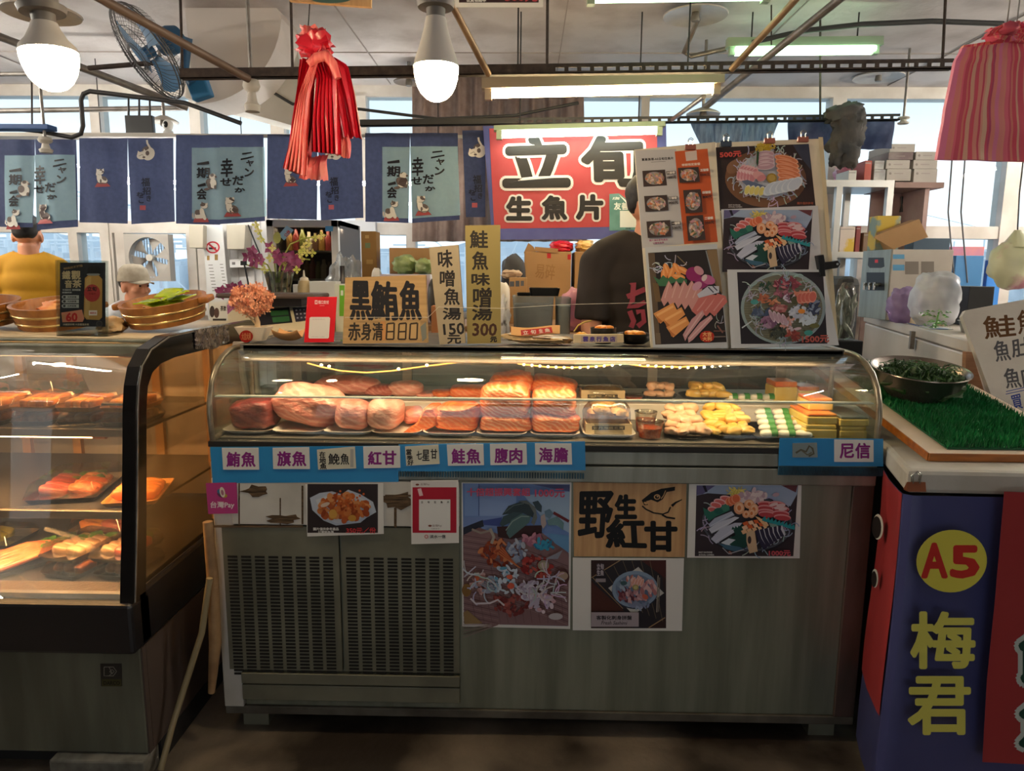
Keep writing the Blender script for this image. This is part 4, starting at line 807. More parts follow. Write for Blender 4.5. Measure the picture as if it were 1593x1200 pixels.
b = B(); b.bb(at(-40, 212, 4.2).x, at(1035, 212, 4.2).x, 4.215, 4.24, 2.178, 2.196); b.build('curtain_rail', M('cream_rail', (188, 182, 172), .5), None, label='long cream rail carrying the row of printed curtains', cat='rail')
b = B(); b.bb(at(-30, 212, 4.3).x, at(276, 212, 4.3).x, 4.245, 4.40, 2.19, 2.205); b.build('narrow_shelf', WHITE, None, label='narrow white ledge behind the curtains holding a router', cat='shelf')
b = B(); b.bb(at(-20, 200, 3.9).x, at(82, 200, 3.9).x, 3.86, 3.94, at(40, 203, 3.9).z, at(40, 195, 3.9).z); b.build('blue_plank', M('blue_plank_paint', (44, 84, 146), .5), None, bevel=.004, label='short blue plank at the left edge above the curtains', cat='plank')
# lamp plates
def plate(px, py, Y, r, lb, tilt=0, m=M('enamel_plate', (190, 184, 176), .35, col2=(170, 162, 152), scale=9)):
    c = at(px, py, Y); t = thing('lamp_plate', lb, 'lamp holder', c, 'round enamel lamp plates'); R_ = rot(tilt, 0, 0)
    B().lathe([(.001, .02), (r * .3, .02), (r * .8, 0), (r, -.012), (r * .98, -.018), (r * .78, -.008), (.001, .004)], c, 32, R_).build('plate', m, t, smooth=40)
    B().lathe([(.018, .01), (.024, -.03), (.02, -.04), (.001, -.04)], c, 14, R_).build('socket', CER, t, smooth=40)
    B().cyl(c, (c.x, c.y, 2.779), .010, n=8).build('stem', GALV, t)
plate(64, 14, 2.6, .125, 'round enamel lamp plate behind the left bulb'); plate(1082, 20, 3.92, .165, 'round enamel lamp plate on the ceiling right of the middle bulb'); plate(1367, 117, 5.2, .165, 'round enamel lamp plate before the right upper window'); plate(1094, 174, 4.45, .10, 'small round lamp plate at the end of the grey conduit'); plate(636, 124, 4.9, .10, 'brownish round lamp plate left of the middle bulb', 0, M('brown_plate', (120, 106, 94), .5))
plate(255, 186, 4.5, .085, 'small white lamp plate behind the white camera')
# pipe fittings
def fitting(px, y0, y1, Y, lb):
    p, q = at(px, y1, Y), at(px, y0, Y); h = q.z - p.z
    t = thing('lamp_socket', lb, 'lamp holder', p, 'bare lamp sockets'); c = (p.x, Y, p.z)
    B().lathe([(.001, 0), (.03, 0), (.034, h * .2), (.022, h * .3), (.016, h * .6), (.03, h * .68), (.036, h * .8), (.03, h), (.001, h)], c, 18).build('socket', CREAM, t, smooth=40)
    B().cyl((p.x, Y, q.z - .002), (p.x, Y, 2.779), .008, n=8).build('stem', GALV, t)
fitting(393, 124, 174, 3.14, 'bare beige lamp socket under the left end of the upper rail'); fitting(72, 214, 238, 3.9, 'bare brownish lamp socket in front of the leftmost curtain'); fitting(1405, 182, 193, 4.6, 'bare beige lamp socket at the right near the hanging clothes')
# fluorescent fixtures
def tube(name, lb, a, c, Y, r, m, hz, hm, up=.05):
    p, q = at(*a, Y), at(*c, Y); ax = (q - p).normalized(); t = thing(name, lb, 'fluorescent light', ((p.x + q.x) / 2, Y, p.z - r), 'fluorescent tube lights')
    for cl in ([0] if not isinstance(hz, tuple) else hz[1:]): B().cyl(p + V((0, cl, 0)), q + V((0, cl, 0)), r, n=14).build('tube', m, t, smooth=40)
    h = hz if not isinstance(hz, tuple) else hz[0]
    b = B(); e1, e2 = p - ax * .04, q + ax * .04
    b.prism([e1 + V((0, -.03, r + .004)), e1 + V((0, .03, r + .004)), e1 + V((0, .022, r + h)), e1 + V((0, -.022, r + h))], e2 - e1); b.build('housing', hm, t)
    b = B()
    for s, e in ((1, p), (-1, q)): b.box(e - ax * s * .012, (.03, .034, r * 2 + .016))
    b.build('end_holder', hm, t)
    b = B()
    for e in (p.lerp(q, .12), p.lerp(q, .88)): b.cyl(e + V((0, 0, r + h - .002)), (e.x, e.y, 2.779), .004, n=6)
    b.build('hanger_wire', DARKM, t, kind='stuff')
TUBE_W = lamp_mat('warm_tube', (255, 226, 170), 34); TUBE_N = lamp_mat('neutral_tube', (240, 246, 226), 14); TUBE_G = lamp_mat('green_tube', (206, 255, 206), 4)
HOUS = M('fixture_housing', (176, 160, 138), .5); HOUG = M('fixture_green', (150, 170, 146), .5)
tube('tube_light', 'bright warm fluorescent tube light above the red banner', (764, 147), (1110, 139), 3.3, .0165, TUBE_W, .05, HOUS)
tube('tube_light', 'lower neutral fluorescent tube light hanging right before the red banner', (780, 210), (1022, 204), 4.0, .0165, TUBE_N, .03, HOUG)
tube('tube_light', 'greenish double fluorescent light below the right part of the ceiling', (1142, 80), (1358, 78), 4.0, .014, TUBE_G, (.05, -.03, .03), HOUG)
tube('tube_light', 'greenish fluorescent light cut by the top edge near the lamp plate', (924, -1), (1186, -5), 3.0, .014, TUBE_G, .05, HOUG)
# boards cut by the top edge of the picture
t, P = board('hanging_board', 'wooden board with a dark oval, cut by the picture top above the red bags', 'sign', [(446, -60), (578, -60), (577, 11), (450, 1)], (0, 1.9, 2.2), FN, .012, OAK); P.ell(515, -2, 32, 7, (70, 96, 90)); P.build('painted_mark', t)
B().cyl((t.location.x, 1.906, at(515, -58, 1.9).z), (t.location.x, 1.906, 2.779), .004, n=6).build('cord', DARKM, t)
t, P = board('hanging_poster', 'white framed menu poster cut by the picture top right of the middle bulb', 'poster', [(708, -70), (846, -70), (845, 11), (708, 11)], (0, 2.25, 2.2), FN, .004, PAPER); P.rect(714, -60, 838, 4, (52, 34, 38)); P.text('以實物為準', (726, -3, 756, 3), (200, 200, 200), .3); P.text('500元', (786, -10, 836, 2), (196, 70, 80), .5); P.build('printed_picture', t)
B().cyl((t.location.x, 2.252, at(777, -68, 2.25).z), (t.location.x, 2.252, 2.779), .004, n=6).build('cord', DARKM, t)
# ceiling-high wall fan
def wall_fan():
    c = at(229, 82, 3.62); n = V((-.60, -.55, -.58)).normalized(); ux = n.cross(V((0, 0, 1))).normalized(); uy = ux.cross(n)
    t = thing('wall_fan', 'blue wall fan with wire cage mounted left of the plaster beam', 'fan', c)
    f = lambda x, y, z: c + ux * x + uy * y + n * z
    W = M('fan_wire', (96, 92, 90), .4, .6); FB = M('fan_blue', (46, 92, 130), .4)
    R_ = .232; b = B()
    for rr_, z in ((R_, 0), (R_ * .985, .012), (R_ * .985, -.012), (.07, .055), (.05, .058), (.15, .045)): b.tube([f(rr_ * math.cos(rad(a)), rr_ * math.sin(rad(a)), z) for a in range(0, 360, 9)], .0032 if rr_ > .2 else .002, 6, close=True)
    for i in range(54):
        a = 2 * math.pi * i / 54; b.tube([f(r_ * math.cos(a), r_ * math.sin(a), z) for r_, z in ((.05, .057), (.13, .05), (.2, .032), (R_, .004))], .0011, 4, False); b.tube([f(r_ * math.cos(a), r_ * math.sin(a), z) for r_, z in ((.06, -.075), (.13, -.07), (.2, -.05), (R_, -.004))], .0011, 4, False)
    b.build('wire_cage', W, t, smooth=60)
    for k in range(3):
        b = B(); a0 = rad(120 * k + 20); b.sheet(lambda u, v: f((.035 + .165 * u) * math.cos(a0 + (v - .5) * (1.0 + .5 * u)), (.035 + .165 * u) * math.sin(a0 + (v - .5) * (1.0 + .5 * u)), -.015 + .03 * (v - .5)), 6, 6, n * .002); b.build('blade', M('fan_blade', (70, 110, 146), .3), t, smooth=60)
    B().cyl(f(0, 0, -.03), f(0, 0, .02), .032, .026, 20).build('hub', FB, t, smooth=40)
    B().lathe([(.001, -.2), (.05, -.19), (.066, -.15), (.066, -.1), (.05, -.075), (.001, -.075)], c, 22, Matrix((ux, uy, n)).transposed()).build('motor', FB, t, smooth=50)
    m = at(300, 130, 3.75); b = B(); b.tube([f(0, 0, -.16), f(.02, -.03, -.22), m + V((-.04, 0, .06)), m], [.028, .028, .022, .022], 12); b.build('arm', FB, t, smooth=60)
    B().box(m + V((.02, .03, -.01)), (.10, .06, .12), rot(0, -18, 0)).build('wall_bracket', M('fan_bracket_blue', (52, 120, 170), .4), t, bevel=.008)
wall_fan()

# ================================================================ curtains, banner and things hung up
NAVY = cloth('navy_cloth', (60, 68, 96), .4, col2=(68, 76, 106), scale=40); LBLUE = cloth('light_blue_cloth', (178, 212, 224), .5, col2=(186, 218, 228), scale=40)
YN = 4.2
def wv(x, z): return .006 * math.sin(x * 26) * (.5 + (2.2 - z)) + .002 * math.sin(x * 50 + z * 6)
def flap(b, xl0, xr0, yt, xl1, xr1, yb0, yb1, off=0, nu=44, nv=14, th=None):
    def f(u, v):
        x = (xl0 + (xr0 - xl0) * u) * (1 - v) + (xl1 + (xr1 - xl1) * u) * v; yb = yb0 + (yb1 - yb0) * u; p = at(x, yt + (yb - yt) * v, YN); return p + V((0, wv(p.x, p.z) - off, 0))
    b.sheet(f, nu, nv); return b
def warp(off): return lambda x, z: wv(x, z) - off
RC = (158, 70, 70); CW = (214, 208, 198); CG = (96, 84, 80); OUT = (74, 60, 58)
def cat_front(P, x, y, s):
    E = lambda a, b_, rx, ry, c, r=0: P.ell(x + a * s, y + b_ * s, rx * s, ry * s, c, r, 16)
    P.poly([(x - 75 * s, y + 50 * s), (x - 45 * s, y - 2 * s), (x + 60 * s, y - 6 * s), (x + 105 * s, y + 40 * s)], RC)
    E(18, -28, 58, 48, OUT, 15); E(18, -28, 54, 44, CW, 15); E(-22, -60, 34, 66, OUT, -6); E(-22, -60, 30, 62, CW, -6); E(34, -52, 34, 20, CG, 40); E(-6, -22, 10, 24, CG); E(-14, -128, 46, 36, OUT); E(-14, -128, 42, 33, CW); E(6, -140, 30, 20, CG, 20)
    P.poly([(x - 56 * s, y - 130 * s), (x - 54 * s, y - 168 * s), (x - 30 * s, y - 152 * s)], CW).poly([(x + 6 * s, y - 152 * s), (x + 28 * s, y - 170 * s), (x + 34 * s, y - 132 * s)], CW); E(-48, -110, 12, 26, CW, 10)
    P.line([(x - 40 * s, y - 4 * s), (x, y + 8 * s), (x + 60 * s, y + 4 * s), (x + 70 * s, y - 14 * s)], 11 * s, CG)
def cat_side(P, x, y, s):
    E = lambda a, b_, rx, ry, c, r=0: P.ell(x + a * s, y + b_ * s, rx * s, ry * s, c, r, 16)
    P.poly([(x - 85 * s, y + 40 * s), (x - 70 * s, y), (x + 70 * s, y - 4 * s), (x + 85 * s, y + 38 * s)], RC)
    E(-20, -40, 52, 58, OUT, 25); E(-20, -40, 48, 54, CW, 25); E(-36, -66, 32, 30, CG, 40); E(14, -60, 26, 56, CW, -12); E(34, -20, 20, 36, CW, -20); E(34, -138, 40, 32, OUT, 14); E(34, -138, 37, 29, CW, 14); E(20, -150, 28, 18, CG, -10); P.poly([(x + 2 * s, y - 158 * s), (x + 8 * s, y - 184 * s), (x + 28 * s, y - 166 * s)], CG).poly([(x + 52 * s, y - 160 * s), (x + 70 * s, y - 176 * s), (x + 72 * s, y - 146 * s)], CW)
    P.line([(x - 66 * s, y - 6 * s), (x - 88 * s, y - 26 * s), (x - 84 * s, y - 60 * s)], 15 * s, CW)
def cat_curl(P, x, y, s):
    E = lambda a, b_, rx, ry, c, r=0: P.ell(x + a * s, y + b_ * s, rx * s, ry * s, c, r, 16)
    E(0, 30, 60, 62, OUT); E(0, 30, 56, 58, CW); E(-30, 14, 36, 40, CG); E(10, -46, 40, 32, CW); E(4, -60, 22, 18, CG); E(48, -40, 12, 12, CG); E(40, 70, 14, 22, CG); E(-54, 90, 34, 15, CG, -10)
def cat_sleep(P, x, y, s):
    E = lambda a, b_, rx, ry, c, r=0: P.ell(x + a * s, y + b_ * s, rx * s, ry * s, c, r, 18)
    E(30, 20, 70, 80, CW, 20); E(-40, 40, 66, 46, CW, -14); E(20, 14, 22, 28, CG); E(0, -40, 50, 22, CG, -30); P.line([(x + 50 * s, y - 50 * s), (x + 20 * s, y - 100 * s), (x + 14 * s, y - 140 * s)], 22 * s, CW); P.poly([(x - 100 * s, y + 30 * s), (x - 90 * s, y - 14 * s), (x - 60 * s, y + 6 * s)], CW).poly([(x - 30 * s, y), (x - 16 * s, y - 36 * s), (x + 8 * s, y - 4 * s)], CW)
    P.line([(x - 80 * s, y + 50 * s), (x - 40 * s, y + 30 * s), (x - 24 * s, y + 44 * s)], 5 * s, OUT); E(-20, 62, 18, 12, CG)
def ink_noren(P, dx, dy):
    K = (26, 26, 32); P.org(200 + dx, 205 + dy, 6.926)
    for ch, q in (('ニ', [(1216, 236), (1340, 220), (1352, 274), (1214, 304)]), ('ャ', (1272, 310, 1352, 372)), ('ン', (1254, 398, 1352, 482)), ('だ', (1126, 480, 1240, 574)), ('か', (1150, 606, 1256, 652)), ('幸', [(1010, 296), (1124, 290), (1130, 486), (1000, 492)]), ('せ', (1000, 506, 1110, 582)), ('一', [(746, 344), (866, 322), (870, 348), (748, 358)]), ('期', (742, 390, 876, 498)), ('一', [(752, 578), (826, 556), (832, 580), (756, 594)]), ('会', (742, 616, 840, 730))): P.text(ch, q, K, 4)
    cat_curl(P, 902, 530, 1.0); cat_side(P, 786, 938, 1.0); cat_front(P, 1116, 872, 1.0)
def noren_light(lb, xl, xr, sl, yt, ybl, ybr, pan, dx, dy, gap=3):
    t = thing('printed_curtain', lb, 'curtain', (at((xl + xr) / 2, ybl, YN).x, YN, at(xl, ybl, YN).z), 'short printed curtains along the rail')
    flap(B(), xl, sl, yt, xl, sl - gap, ybl, ybl + 2).build('cloth_flap', NAVY, t, smooth=60); flap(B(), sl, xr, yt, sl + gap, xr + 3, ybr + 2, ybr - 3).build('cloth_flap', NAVY, t, smooth=60)
    (pl, pr, py0, py1) = pan
    flap(B(), pl, sl, py0, pl, sl - gap, py1, py1 + 1, .004, 24, 12).build('light_panel', LBLUE, t, smooth=60, label='pale blue panel, left half'); flap(B(), sl, pr, py0 - 1, sl + gap, pr + 4, py1 + 1, py1 - 4, .004, 24, 12).build('light_panel', LBLUE, t, smooth=60, label='pale blue panel, right half')
    P = Pr((0, YN, 0), FN, 0, warp(.0065), 1.6e-4); ink_noren(P, dx, dy); P.build('lettering', t, 'black brush lettering and cats')
def noren_navy(lb, xl, xr, sl, yt, yb, dx, dy, half=False, cat=True, gap=5, sx=1.0):
    t = thing('printed_curtain', lb, 'curtain', (at((xl + xr) / 2, yb, YN).x, YN, at(xl, yb, YN).z), 'short printed curtains along the rail')
    if half: flap(B(), xl, xr, yt, xl + 6, xr, yb, yb).build('cloth_flap', NAVY, t, smooth=60)
    else:
        flap(B(), xl, sl, yt, xl, sl - gap * .2, yb - 1, yb + 1).build('cloth_flap', NAVY, t, smooth=60); flap(B(), sl, xr, yt, sl + gap, xr + 2, yb + 2, yb - 2).build('cloth_flap', NAVY, t, smooth=60)
    P = Pr((0, YN, 0), FN, 0, warp(.0035), 1.6e-4); P.org(200 + dx, 205 + dy, 6.926); K = (24, 26, 40)
    if cat: cat_sleep(P, 190, 220, .92)
    for ch, q in (('福', (146, 500, 232, 590)), ('招', (160, 600, 242, 680)), ('き', (200, 690, 246, 750)), ('ね', (100, 654, 166, 700)), ('こ', (122, 706, 170, 772))): P.text(ch, q, K, 2.5)
    P.rect(134, 796, 192, 846, (170, 84, 92))
    if not half: cat_front(P.org(0 + dx, 205 + dy, 7.5), 1192, 600, 1.0)
    P.build('lettering', t, 'dark brush lettering and white cats')
noren_light('navy curtain with a pale blue cat panel, at the left edge', -34, 118, 54, 217, 352, 356, (8, 116, 242, 346), -291, 11, 3)
noren_navy('plain navy curtain between the two left cat panel curtains', 123, 270, 199, 215, 347, 0, 0)
noren_light('navy curtain with a pale blue cat panel, above the orchids', 274, 410, 343, 210, 348, 347, (299, 412, 230, 341), 0, 0, 0)
noren_navy('navy curtain partly covered by the hanging red bags', 416, 563, 494, 209, 341, 292, -1)
noren_light('navy curtain with a pale blue cat panel, left of the red banner', 568, 712, 638, 207, 345, 345, (595, 712, 229, 339), 296, -2, 3)
noren_navy('narrow navy curtain strip touching the red banner', 719, 755, 740, 203, 338, 515, -4, True)
# red banner
YBN = 4.13
t = thing('shop_banner', 'red banner with a blue border and large outlined black characters', 'banner', (at(900, 372, YBN).x, YBN, at(900, 372, YBN).z))
def bw(x, z): return .006 * math.sin(x * 9 + z * 4)
def bsheet(q, off):
    def f(u, v):
        (a, b_), (c, d), (e_, g), (h, i) = q; x = (a * (1 - u) + c * u) * (1 - v) + (h * (1 - u) + e_ * u) * v; y = (b_ * (1 - u) + d * u) * (1 - v) + (i * (1 - u) + g * u) * v; p = at(x, y, YBN); return p + V((0, bw(p.x, p.z) - off, 0))
    return B().sheet(f, 20, 8)
bsheet([(751, 196), (1036, 188), (1040, 372), (766, 373)], 0).build('blue_border', cloth('banner_blue', (92, 94, 150), .4, col2=(102, 106, 160), scale=6), t, smooth=60)
bsheet([(761, 200), (1022, 194), (1024, 352), (769, 356)], .002).build('red_field', cloth('banner_red', (206, 84, 88), .4, col2=(212, 96, 98), scale=5), t, smooth=60)
P = Pr((0, YBN, 0), FN, 0, lambda x, z: bw(x, z) - .004, 6e-4).org(755, 190, 5.69); KB = (36, 33, 34); WB = (206, 200, 200)
big = [('立', [(176, 150), (716, 130), (730, 556), (176, 560)], 26, 50), ('旬', [(862, 150), (1370, 130), (1400, 556), (866, 556)], 22, 46), ('生', (196, 668, 402, 862), 13, 30), ('魚', (508, 660, 716, 858), 11, 28), ('片', (812, 654, 1030, 856), 13, 30)]
for ch, q, k, o in big: P.text(ch, q, WB, o, 18)
for ch, q, k, o in big: P.text(ch, q, KB, k, 12)
P.build('lettering', t, 'black outlined banner characters')
t, P = board('green_notice', 'small green notice with a peeling corner stuck on the red banner', 'notice', [(948, 302), (963, 301), (990, 322), (990, 358), (948, 359)], (0, YBN - .012, 0), FN, .0008, M('green_paper', (96, 142, 138), .5, col2=(60, 112, 104), scale=7))
P.org(755, 190, 5.69).text('友善', (1140, 712, 1266, 776), (214, 220, 216), 2).text('店', (1126, 664, 1190, 686), (214, 220, 216), 1).rect(1192, 786, 1336, 932, (206, 212, 210)).text('店家', (1240, 936, 1288, 948), (60, 80, 80), 1); P.build('printed_notice', t)
B().add([at(755 + x / 5.69, 190 + y / 5.69, YBN - .02) + V((0, d, 0)) for x, y, d in ((1182, 640, .006), (1330, 760, 0), (1342, 826, -.006), (1260, 740, -.02))], [(0, 1, 2, 3)]).build('peeling_corner', PAPER, t)
# brown curtain
CURT = cloth('brown_curtain', (158, 132, 116), .55, col2=(142, 116, 102), scale=20)
def cf(u, v):
    x = 641 + 266 * u + 6 * u * v; p = at(x, 112 + 264 * v, 5.05); return p + V((0, .035 * math.sin(u * 60) + .012 * math.sin(u * 131 + v * 3), 0))
B().sheet(cf, 150, 6).build('brown_curtain', CURT, None, smooth=70, label='pleated brown curtain behind the red banner and tube lights', cat='curtain')
# washing at the right
b = B(); YW = 4.165
def drape(lb, name, q, m, fr, am=.02, Y=YW, extra=()):
    def f(u, v):
        (a, b_), (c, d), (e_, g), (h, i) = q; x = (a * (1 - u) + c * u) * (1 - v) + (h * (1 - u) + e_ * u) * v; y = (b_ * (1 - u) + d * u) * (1 - v) + (i * (1 - u) + g * u) * v; p = at(x, y, Y); return p + V((0, am * math.sin(u * fr) + am * .4 * math.sin(u * fr * 2.3 + v * 5), 0))
    return B().sheet(f, 40, 10).build(name, m, None, smooth=70, label=lb, cat='cloth')
NAVL = cloth('faded_navy_cloth', (96, 104, 132), .5, col2=(62, 70, 98), scale=10)
drape('faded blue cloth hung behind the menu boards', 'hung_cloth', [(1073, 189), (1212, 186), (1196, 226), (1090, 228)], cloth('pale_denim', (128, 148, 172), .5, col2=(96, 112, 138), scale=12, stretch=(6, 1, 1)), 30, .015)
drape('navy cloth hung over the lower rail at the right', 'hung_cloth', [(1226, 180), (1389, 188), (1386, 232), (1226, 232)], NAVL, 18, .02, 4.14)
APR = M('dark_apron', (52, 54, 58), .9, col2=(84, 80, 76), scale=12, bump=.6)
b = B(); c = at(1318, 212, 4.03); b.ell(c, (.085, .035, .15), rot(0, 8, 0), 30, 24, .22, 30, .8, 4); b.ell(at(1312, 176, 4.03), (.10, .035, .045), rot(0, -14, 0), 20, 14, .25, 30, .8, 7); b.ell(at(1322, 240, 4.02), (.05, .03, .07), rot(0, -10, 0), 18, 12, .2, 30, .9, 9); b.build('hung_apron', APR, None, smooth=60, label='dark apron bundled over the navy cloth at the right', cat='cloth')

# ---------------------------------------------------------------- red bag bundle
RB = M('red_bag_film', (190, 18, 40), .35, col2=(206, 30, 52), scale=9, bump=.2, bscale=30, coat=.2); PB = M('pink_bag_film', (232, 128, 118), .4, col2=(216, 84, 84), scale=14, stretch=(8, 1, 1), bump=.2); PB2 = M('pale_red_film', (216, 84, 92), .4, col2=(226, 130, 120), scale=16, bump=.25)
YR = 2.32; t = thing('bag_bundle', 'bundle of red plastic bags tied to a string below the ceiling', 'plastic bags', at(500, 280, YR))
def pleat(Lp, Rp, fr, am, Y, m, nm='plastic_bag', lb=None, dd=.01):
    def f(u, v):
        k = v * (len(Lp) - 1); i = min(int(k), len(Lp) - 2); w = k - i
        lx, ly = [Lp[i][j] * (1 - w) + Lp[i + 1][j] * w for j in (0, 1)]; rx, ry = [Rp[i][j] * (1 - w) + Rp[i + 1][j] * w for j in (0, 1)]
        p = at(lx + (rx - lx) * u, ly + (ry - ly) * u, Y); a = am * (.3 + .7 * v); s_ = math.asin(max(-1, min(1, math.sin(u * fr)))) * .64
        return p + V((.003 * math.sin(u * fr * 2 + v * 4), a * s_ + dd * math.sin(v * 6 + u * 3) * .5, .002 * math.sin(u * 40)))
    return B().sheet(f, 60, 14, (0, .002, 0)).build(nm, m, t, smooth=40, label=lb)
pleat([(498, 84), (508, 110), (520, 160), (527, 214)], [(520, 90), (541, 104), (552, 150), (563, 214)], 16, .02, YR + .05, RB)
pleat([(480, 90), (492, 120), (486, 190), (486, 236)], [(516, 92), (524, 120), (526, 180), (528, 240)], 40, .025, YR, RB)
pleat([(466, 92), (458, 150), (450, 220), (444, 262)], [(500, 88), (494, 130), (490, 190), (482, 240)], 30, .03, YR + .03, RB)
pleat([(484, 96), (466, 140), (455, 210), (441, 262)], [(492, 98), (482, 150), (476, 220), (474, 274)], 34, .018, YR - .03, PB, lb='pale pink pleated bag edge')
pleat([(470, 246), (468, 262), (466, 278)], [(510, 240), (509, 258), (508, 281)], 14, .012, YR + .06, PB2, lb='pale printed bag bottom'); pleat([(518, 200), (522, 224), (520, 240)], [(540, 200), (545, 222), (544, 247)], 12, .012, YR + .065, PB2, lb='pale printed bag bottom')
b = B(); b.ell(at(487, 74, YR), (.055, .035, .03), rot(0, 20, 0), 18, 12, .35, 40, .8, 2); b.ell(at(498, 66, YR - .01), (.032, .03, .035), rot(0, -30, 0), 16, 10, .35, 40, .8, 5); b.build('knot', RB, t, smooth=40)
b = B(); b.ell(at(484, 54, YR), (.032, .025, .022), rot(0, 10, 0), 16, 10, .35, 40, .8, 7); b.tube([at(x, y, YR - .045) for x, y in ((480, 100), (492, 90), (508, 86), (518, 100), (526, 122))], [.012, .016, .018, .014, .01], 8); b.build('pale_handle', PB, t, smooth=50)
B().tube([at(479, 50, YR), at(484, -30, YR), V((at(486, -30, YR).x, YR, 2.779))], .0018, 5).build('string', DARKM, t)
# pink striped bags
YP = 1.75; t = thing('bag_bundle', 'bundle of pink striped plastic bags hanging at the right edge', 'plastic bags', at(1530, 252, YP))
cols = [(222, 110, 146), (222, 110, 146), (212, 120, 112), (214, 128, 110), (206, 90, 110), (190, 62, 84), (200, 112, 96), (196, 60, 80), (222, 160, 130), (196, 70, 90), (200, 64, 84), (214, 130, 112), (190, 58, 80), (210, 140, 118), (222, 170, 140), (186, 56, 82), (170, 50, 86), (206, 120, 104)]
STR = filmink()
def stripes(Lp, Rp, am, Y, nm='plastic_bag', th=.012, off=0, fr=7):
    b = B(); nu, nv = 54, 18
    def f(u, v):
        k = v * (len(Lp) - 1); i = min(int(k), len(Lp) - 2); w = k - i
        lx, ly = [Lp[i][j] * (1 - w) + Lp[i + 1][j] * w for j in (0, 1)]; rx, ry = [Rp[i][j] * (1 - w) + Rp[i + 1][j] * w for j in (0, 1)]
        p = at(lx + (rx - lx) * u, ly + (ry - ly) * u, Y); return p + V((0, am * noise.noise(V((u * 5 + off, v * 6, 2))) * 2 + am * .4 * math.sin(u * fr + v * 3), 0))
    b.sheet(f, nu, nv, (0, th, 0)); n = nu * nv
    for i in range(len(b.f)): u = (i % nu) / nu if i < 2 * n else 0; b.c[i] = lin([min(255, v + 50) for v in cols[int(u * 40 + off) % len(cols)]])
    return b.build(nm, STR, t, smooth=50)
stripes([(1497, 74), (1486, 100), (1470, 180), (1458, 248)], [(1625, 60), (1630, 100), (1636, 180), (1645, 252)], .0035, YP)
stripes([(1500, 70), (1490, 96), (1474, 180), (1463, 246)], [(1630, 50), (1640, 90), (1640, 180), (1650, 248)], .0035, YP + .03, off=3)
stripes([(1543, 42), (1540, 52), (1548, 64)], [(1612, 28), (1620, 50), (1620, 66)], .012, YP - .01, 'bag_top', .02, 5, 20)
b = B(); b.ell(at(1570, 44, YP - .02), (.02, .018, .014), None, 12, 8, .3, 40); b.build('knot', M('pink_bag_knot', (196, 80, 96), .4), t, smooth=40)
b = B()
for x in (1567, 1582): p = at(x, 34, YP); b.tube([p, V((p.x + .01, YP, 2.779))], .0015, 5)
b.build('hook_wire', GALV, t)
# fill lights: bare tubes added out of view to brighten ceiling and back area
for i, (x, y, st) in enumerate(((-1.6, -.9, 9), (1.6, -.9, 9), (0, -2.6, 9), (-4.3, 1.6, 170), (-4.3, 3.8, 200), (4.3, 1.8, 170), (4.3, 4.2, 200))):
    t = thing('fill_tube', 'added fluorescent tube out of view, filling the hall with light', 'fluorescent light', (x, y, 2.4), 'added fill tubes'); e = V((.58, 0, 0)) if abs(x) < 2 else V((0, .58, 0)); c = V((x, y, 2.40))
    B().cyl(c - e, c + e, .014, n=12).build('tube', lamp_mat('fill_tube_%d' % st, (250, 244, 230), st), t)
    b = B()
    for k in (-.85, .85): q = c + e * k; b.cyl(q + V((0, 0, .014)), (q.x, q.y, 2.779), .003, n=6)
    b.build('hanger_wire', DARKM, t, kind='stuff')
for i, x in enumerate((-2.35, -1.05)):  # unseen tubes added to light the back wall, ceiling and curtain cloth
    t = thing('fill_tube', 'added fluorescent tube hidden behind the printed curtains as fill light', 'fluorescent light', (x, 4.85, 2.0), 'added fill tubes hidden behind the curtains'); c = V((x, 4.85, 2.0)); e = V((.55, 0, 0))
    B().cyl(c - e, c + e, .014, n=12).build('tube', lamp_mat('hidden_fill_tube', (250, 246, 236), 28), t); b = B()
    for k in (-.85, .85): q = c + e * k; b.cyl(q + V((0, 0, .014)), (q.x, q.y, 2.779), .003, n=6)
    b.build('hanger_wire', DARKM, t, kind='stuff')
# ================================================================ black curved display case at the left
XC = -1.045; XF = -2.15; YCB = 2.78; ZC = 1.226
so = [(V(atx(x, y, XC)).y, V(atx(x, y, XC)).z) for x, y in [(207, 940), (210, 800), (211, 690), (211, 640), (213, 600), (218, 571), (232, 543), (260, 523), (300, 514)]] + [(2.55, 1.232), (2.75, 1.232)]
si = [(V(atx(x, y, XC)).y, V(atx(x, y, XC)).z) for x, y in [(227, 930), (228, 800), (228, 690), (228, 640), (230, 602), (237, 580), (250, 566), (272, 556), (300, 549)]] + [(2.55, 1.165), (2.75, 1.165)]
BG2 = M('glossy_black_trim', (14, 14, 16), .18, spec=.6); PL = M('olive_grey_steel', (104, 106, 92), .55, .3, col2=(82, 82, 70), scale=3, stretch=(4, 4, .6)); SIDE = M('dark_brown_side', (70, 58, 52), .6)
lc = thing('display_case', 'black framed curved glass display case with lit shelves at the left', 'display case', ((XC + XF) / 2, 2.25, .0))
b = B()
for X0, X1 in ((XC - .036, XC),):
    n = len(so)
    for i in range(n - 1):
        b.add([(X, y, z) for X in (X0, X1) for y, z in (so[i], so[i + 1], si[i + 1], si[i])], [(0, 1, 2, 3), (7, 6, 5, 4), (0, 4, 5, 1), (1, 5, 6, 2), (2, 6, 7, 3), (3, 7, 4, 0)])
b.build('arch_frame', BG2, lc, label='black curved side frame')
b = B(); b.tube([V((XC + .001, y + .008, z - .004 if i > 5 else z)) for i, (y, z) in enumerate(so[:9])], .003, 6); b.build('edge_highlight', CHROME, lc)  # thin bright tube stands in for the highlight on the black frame edge
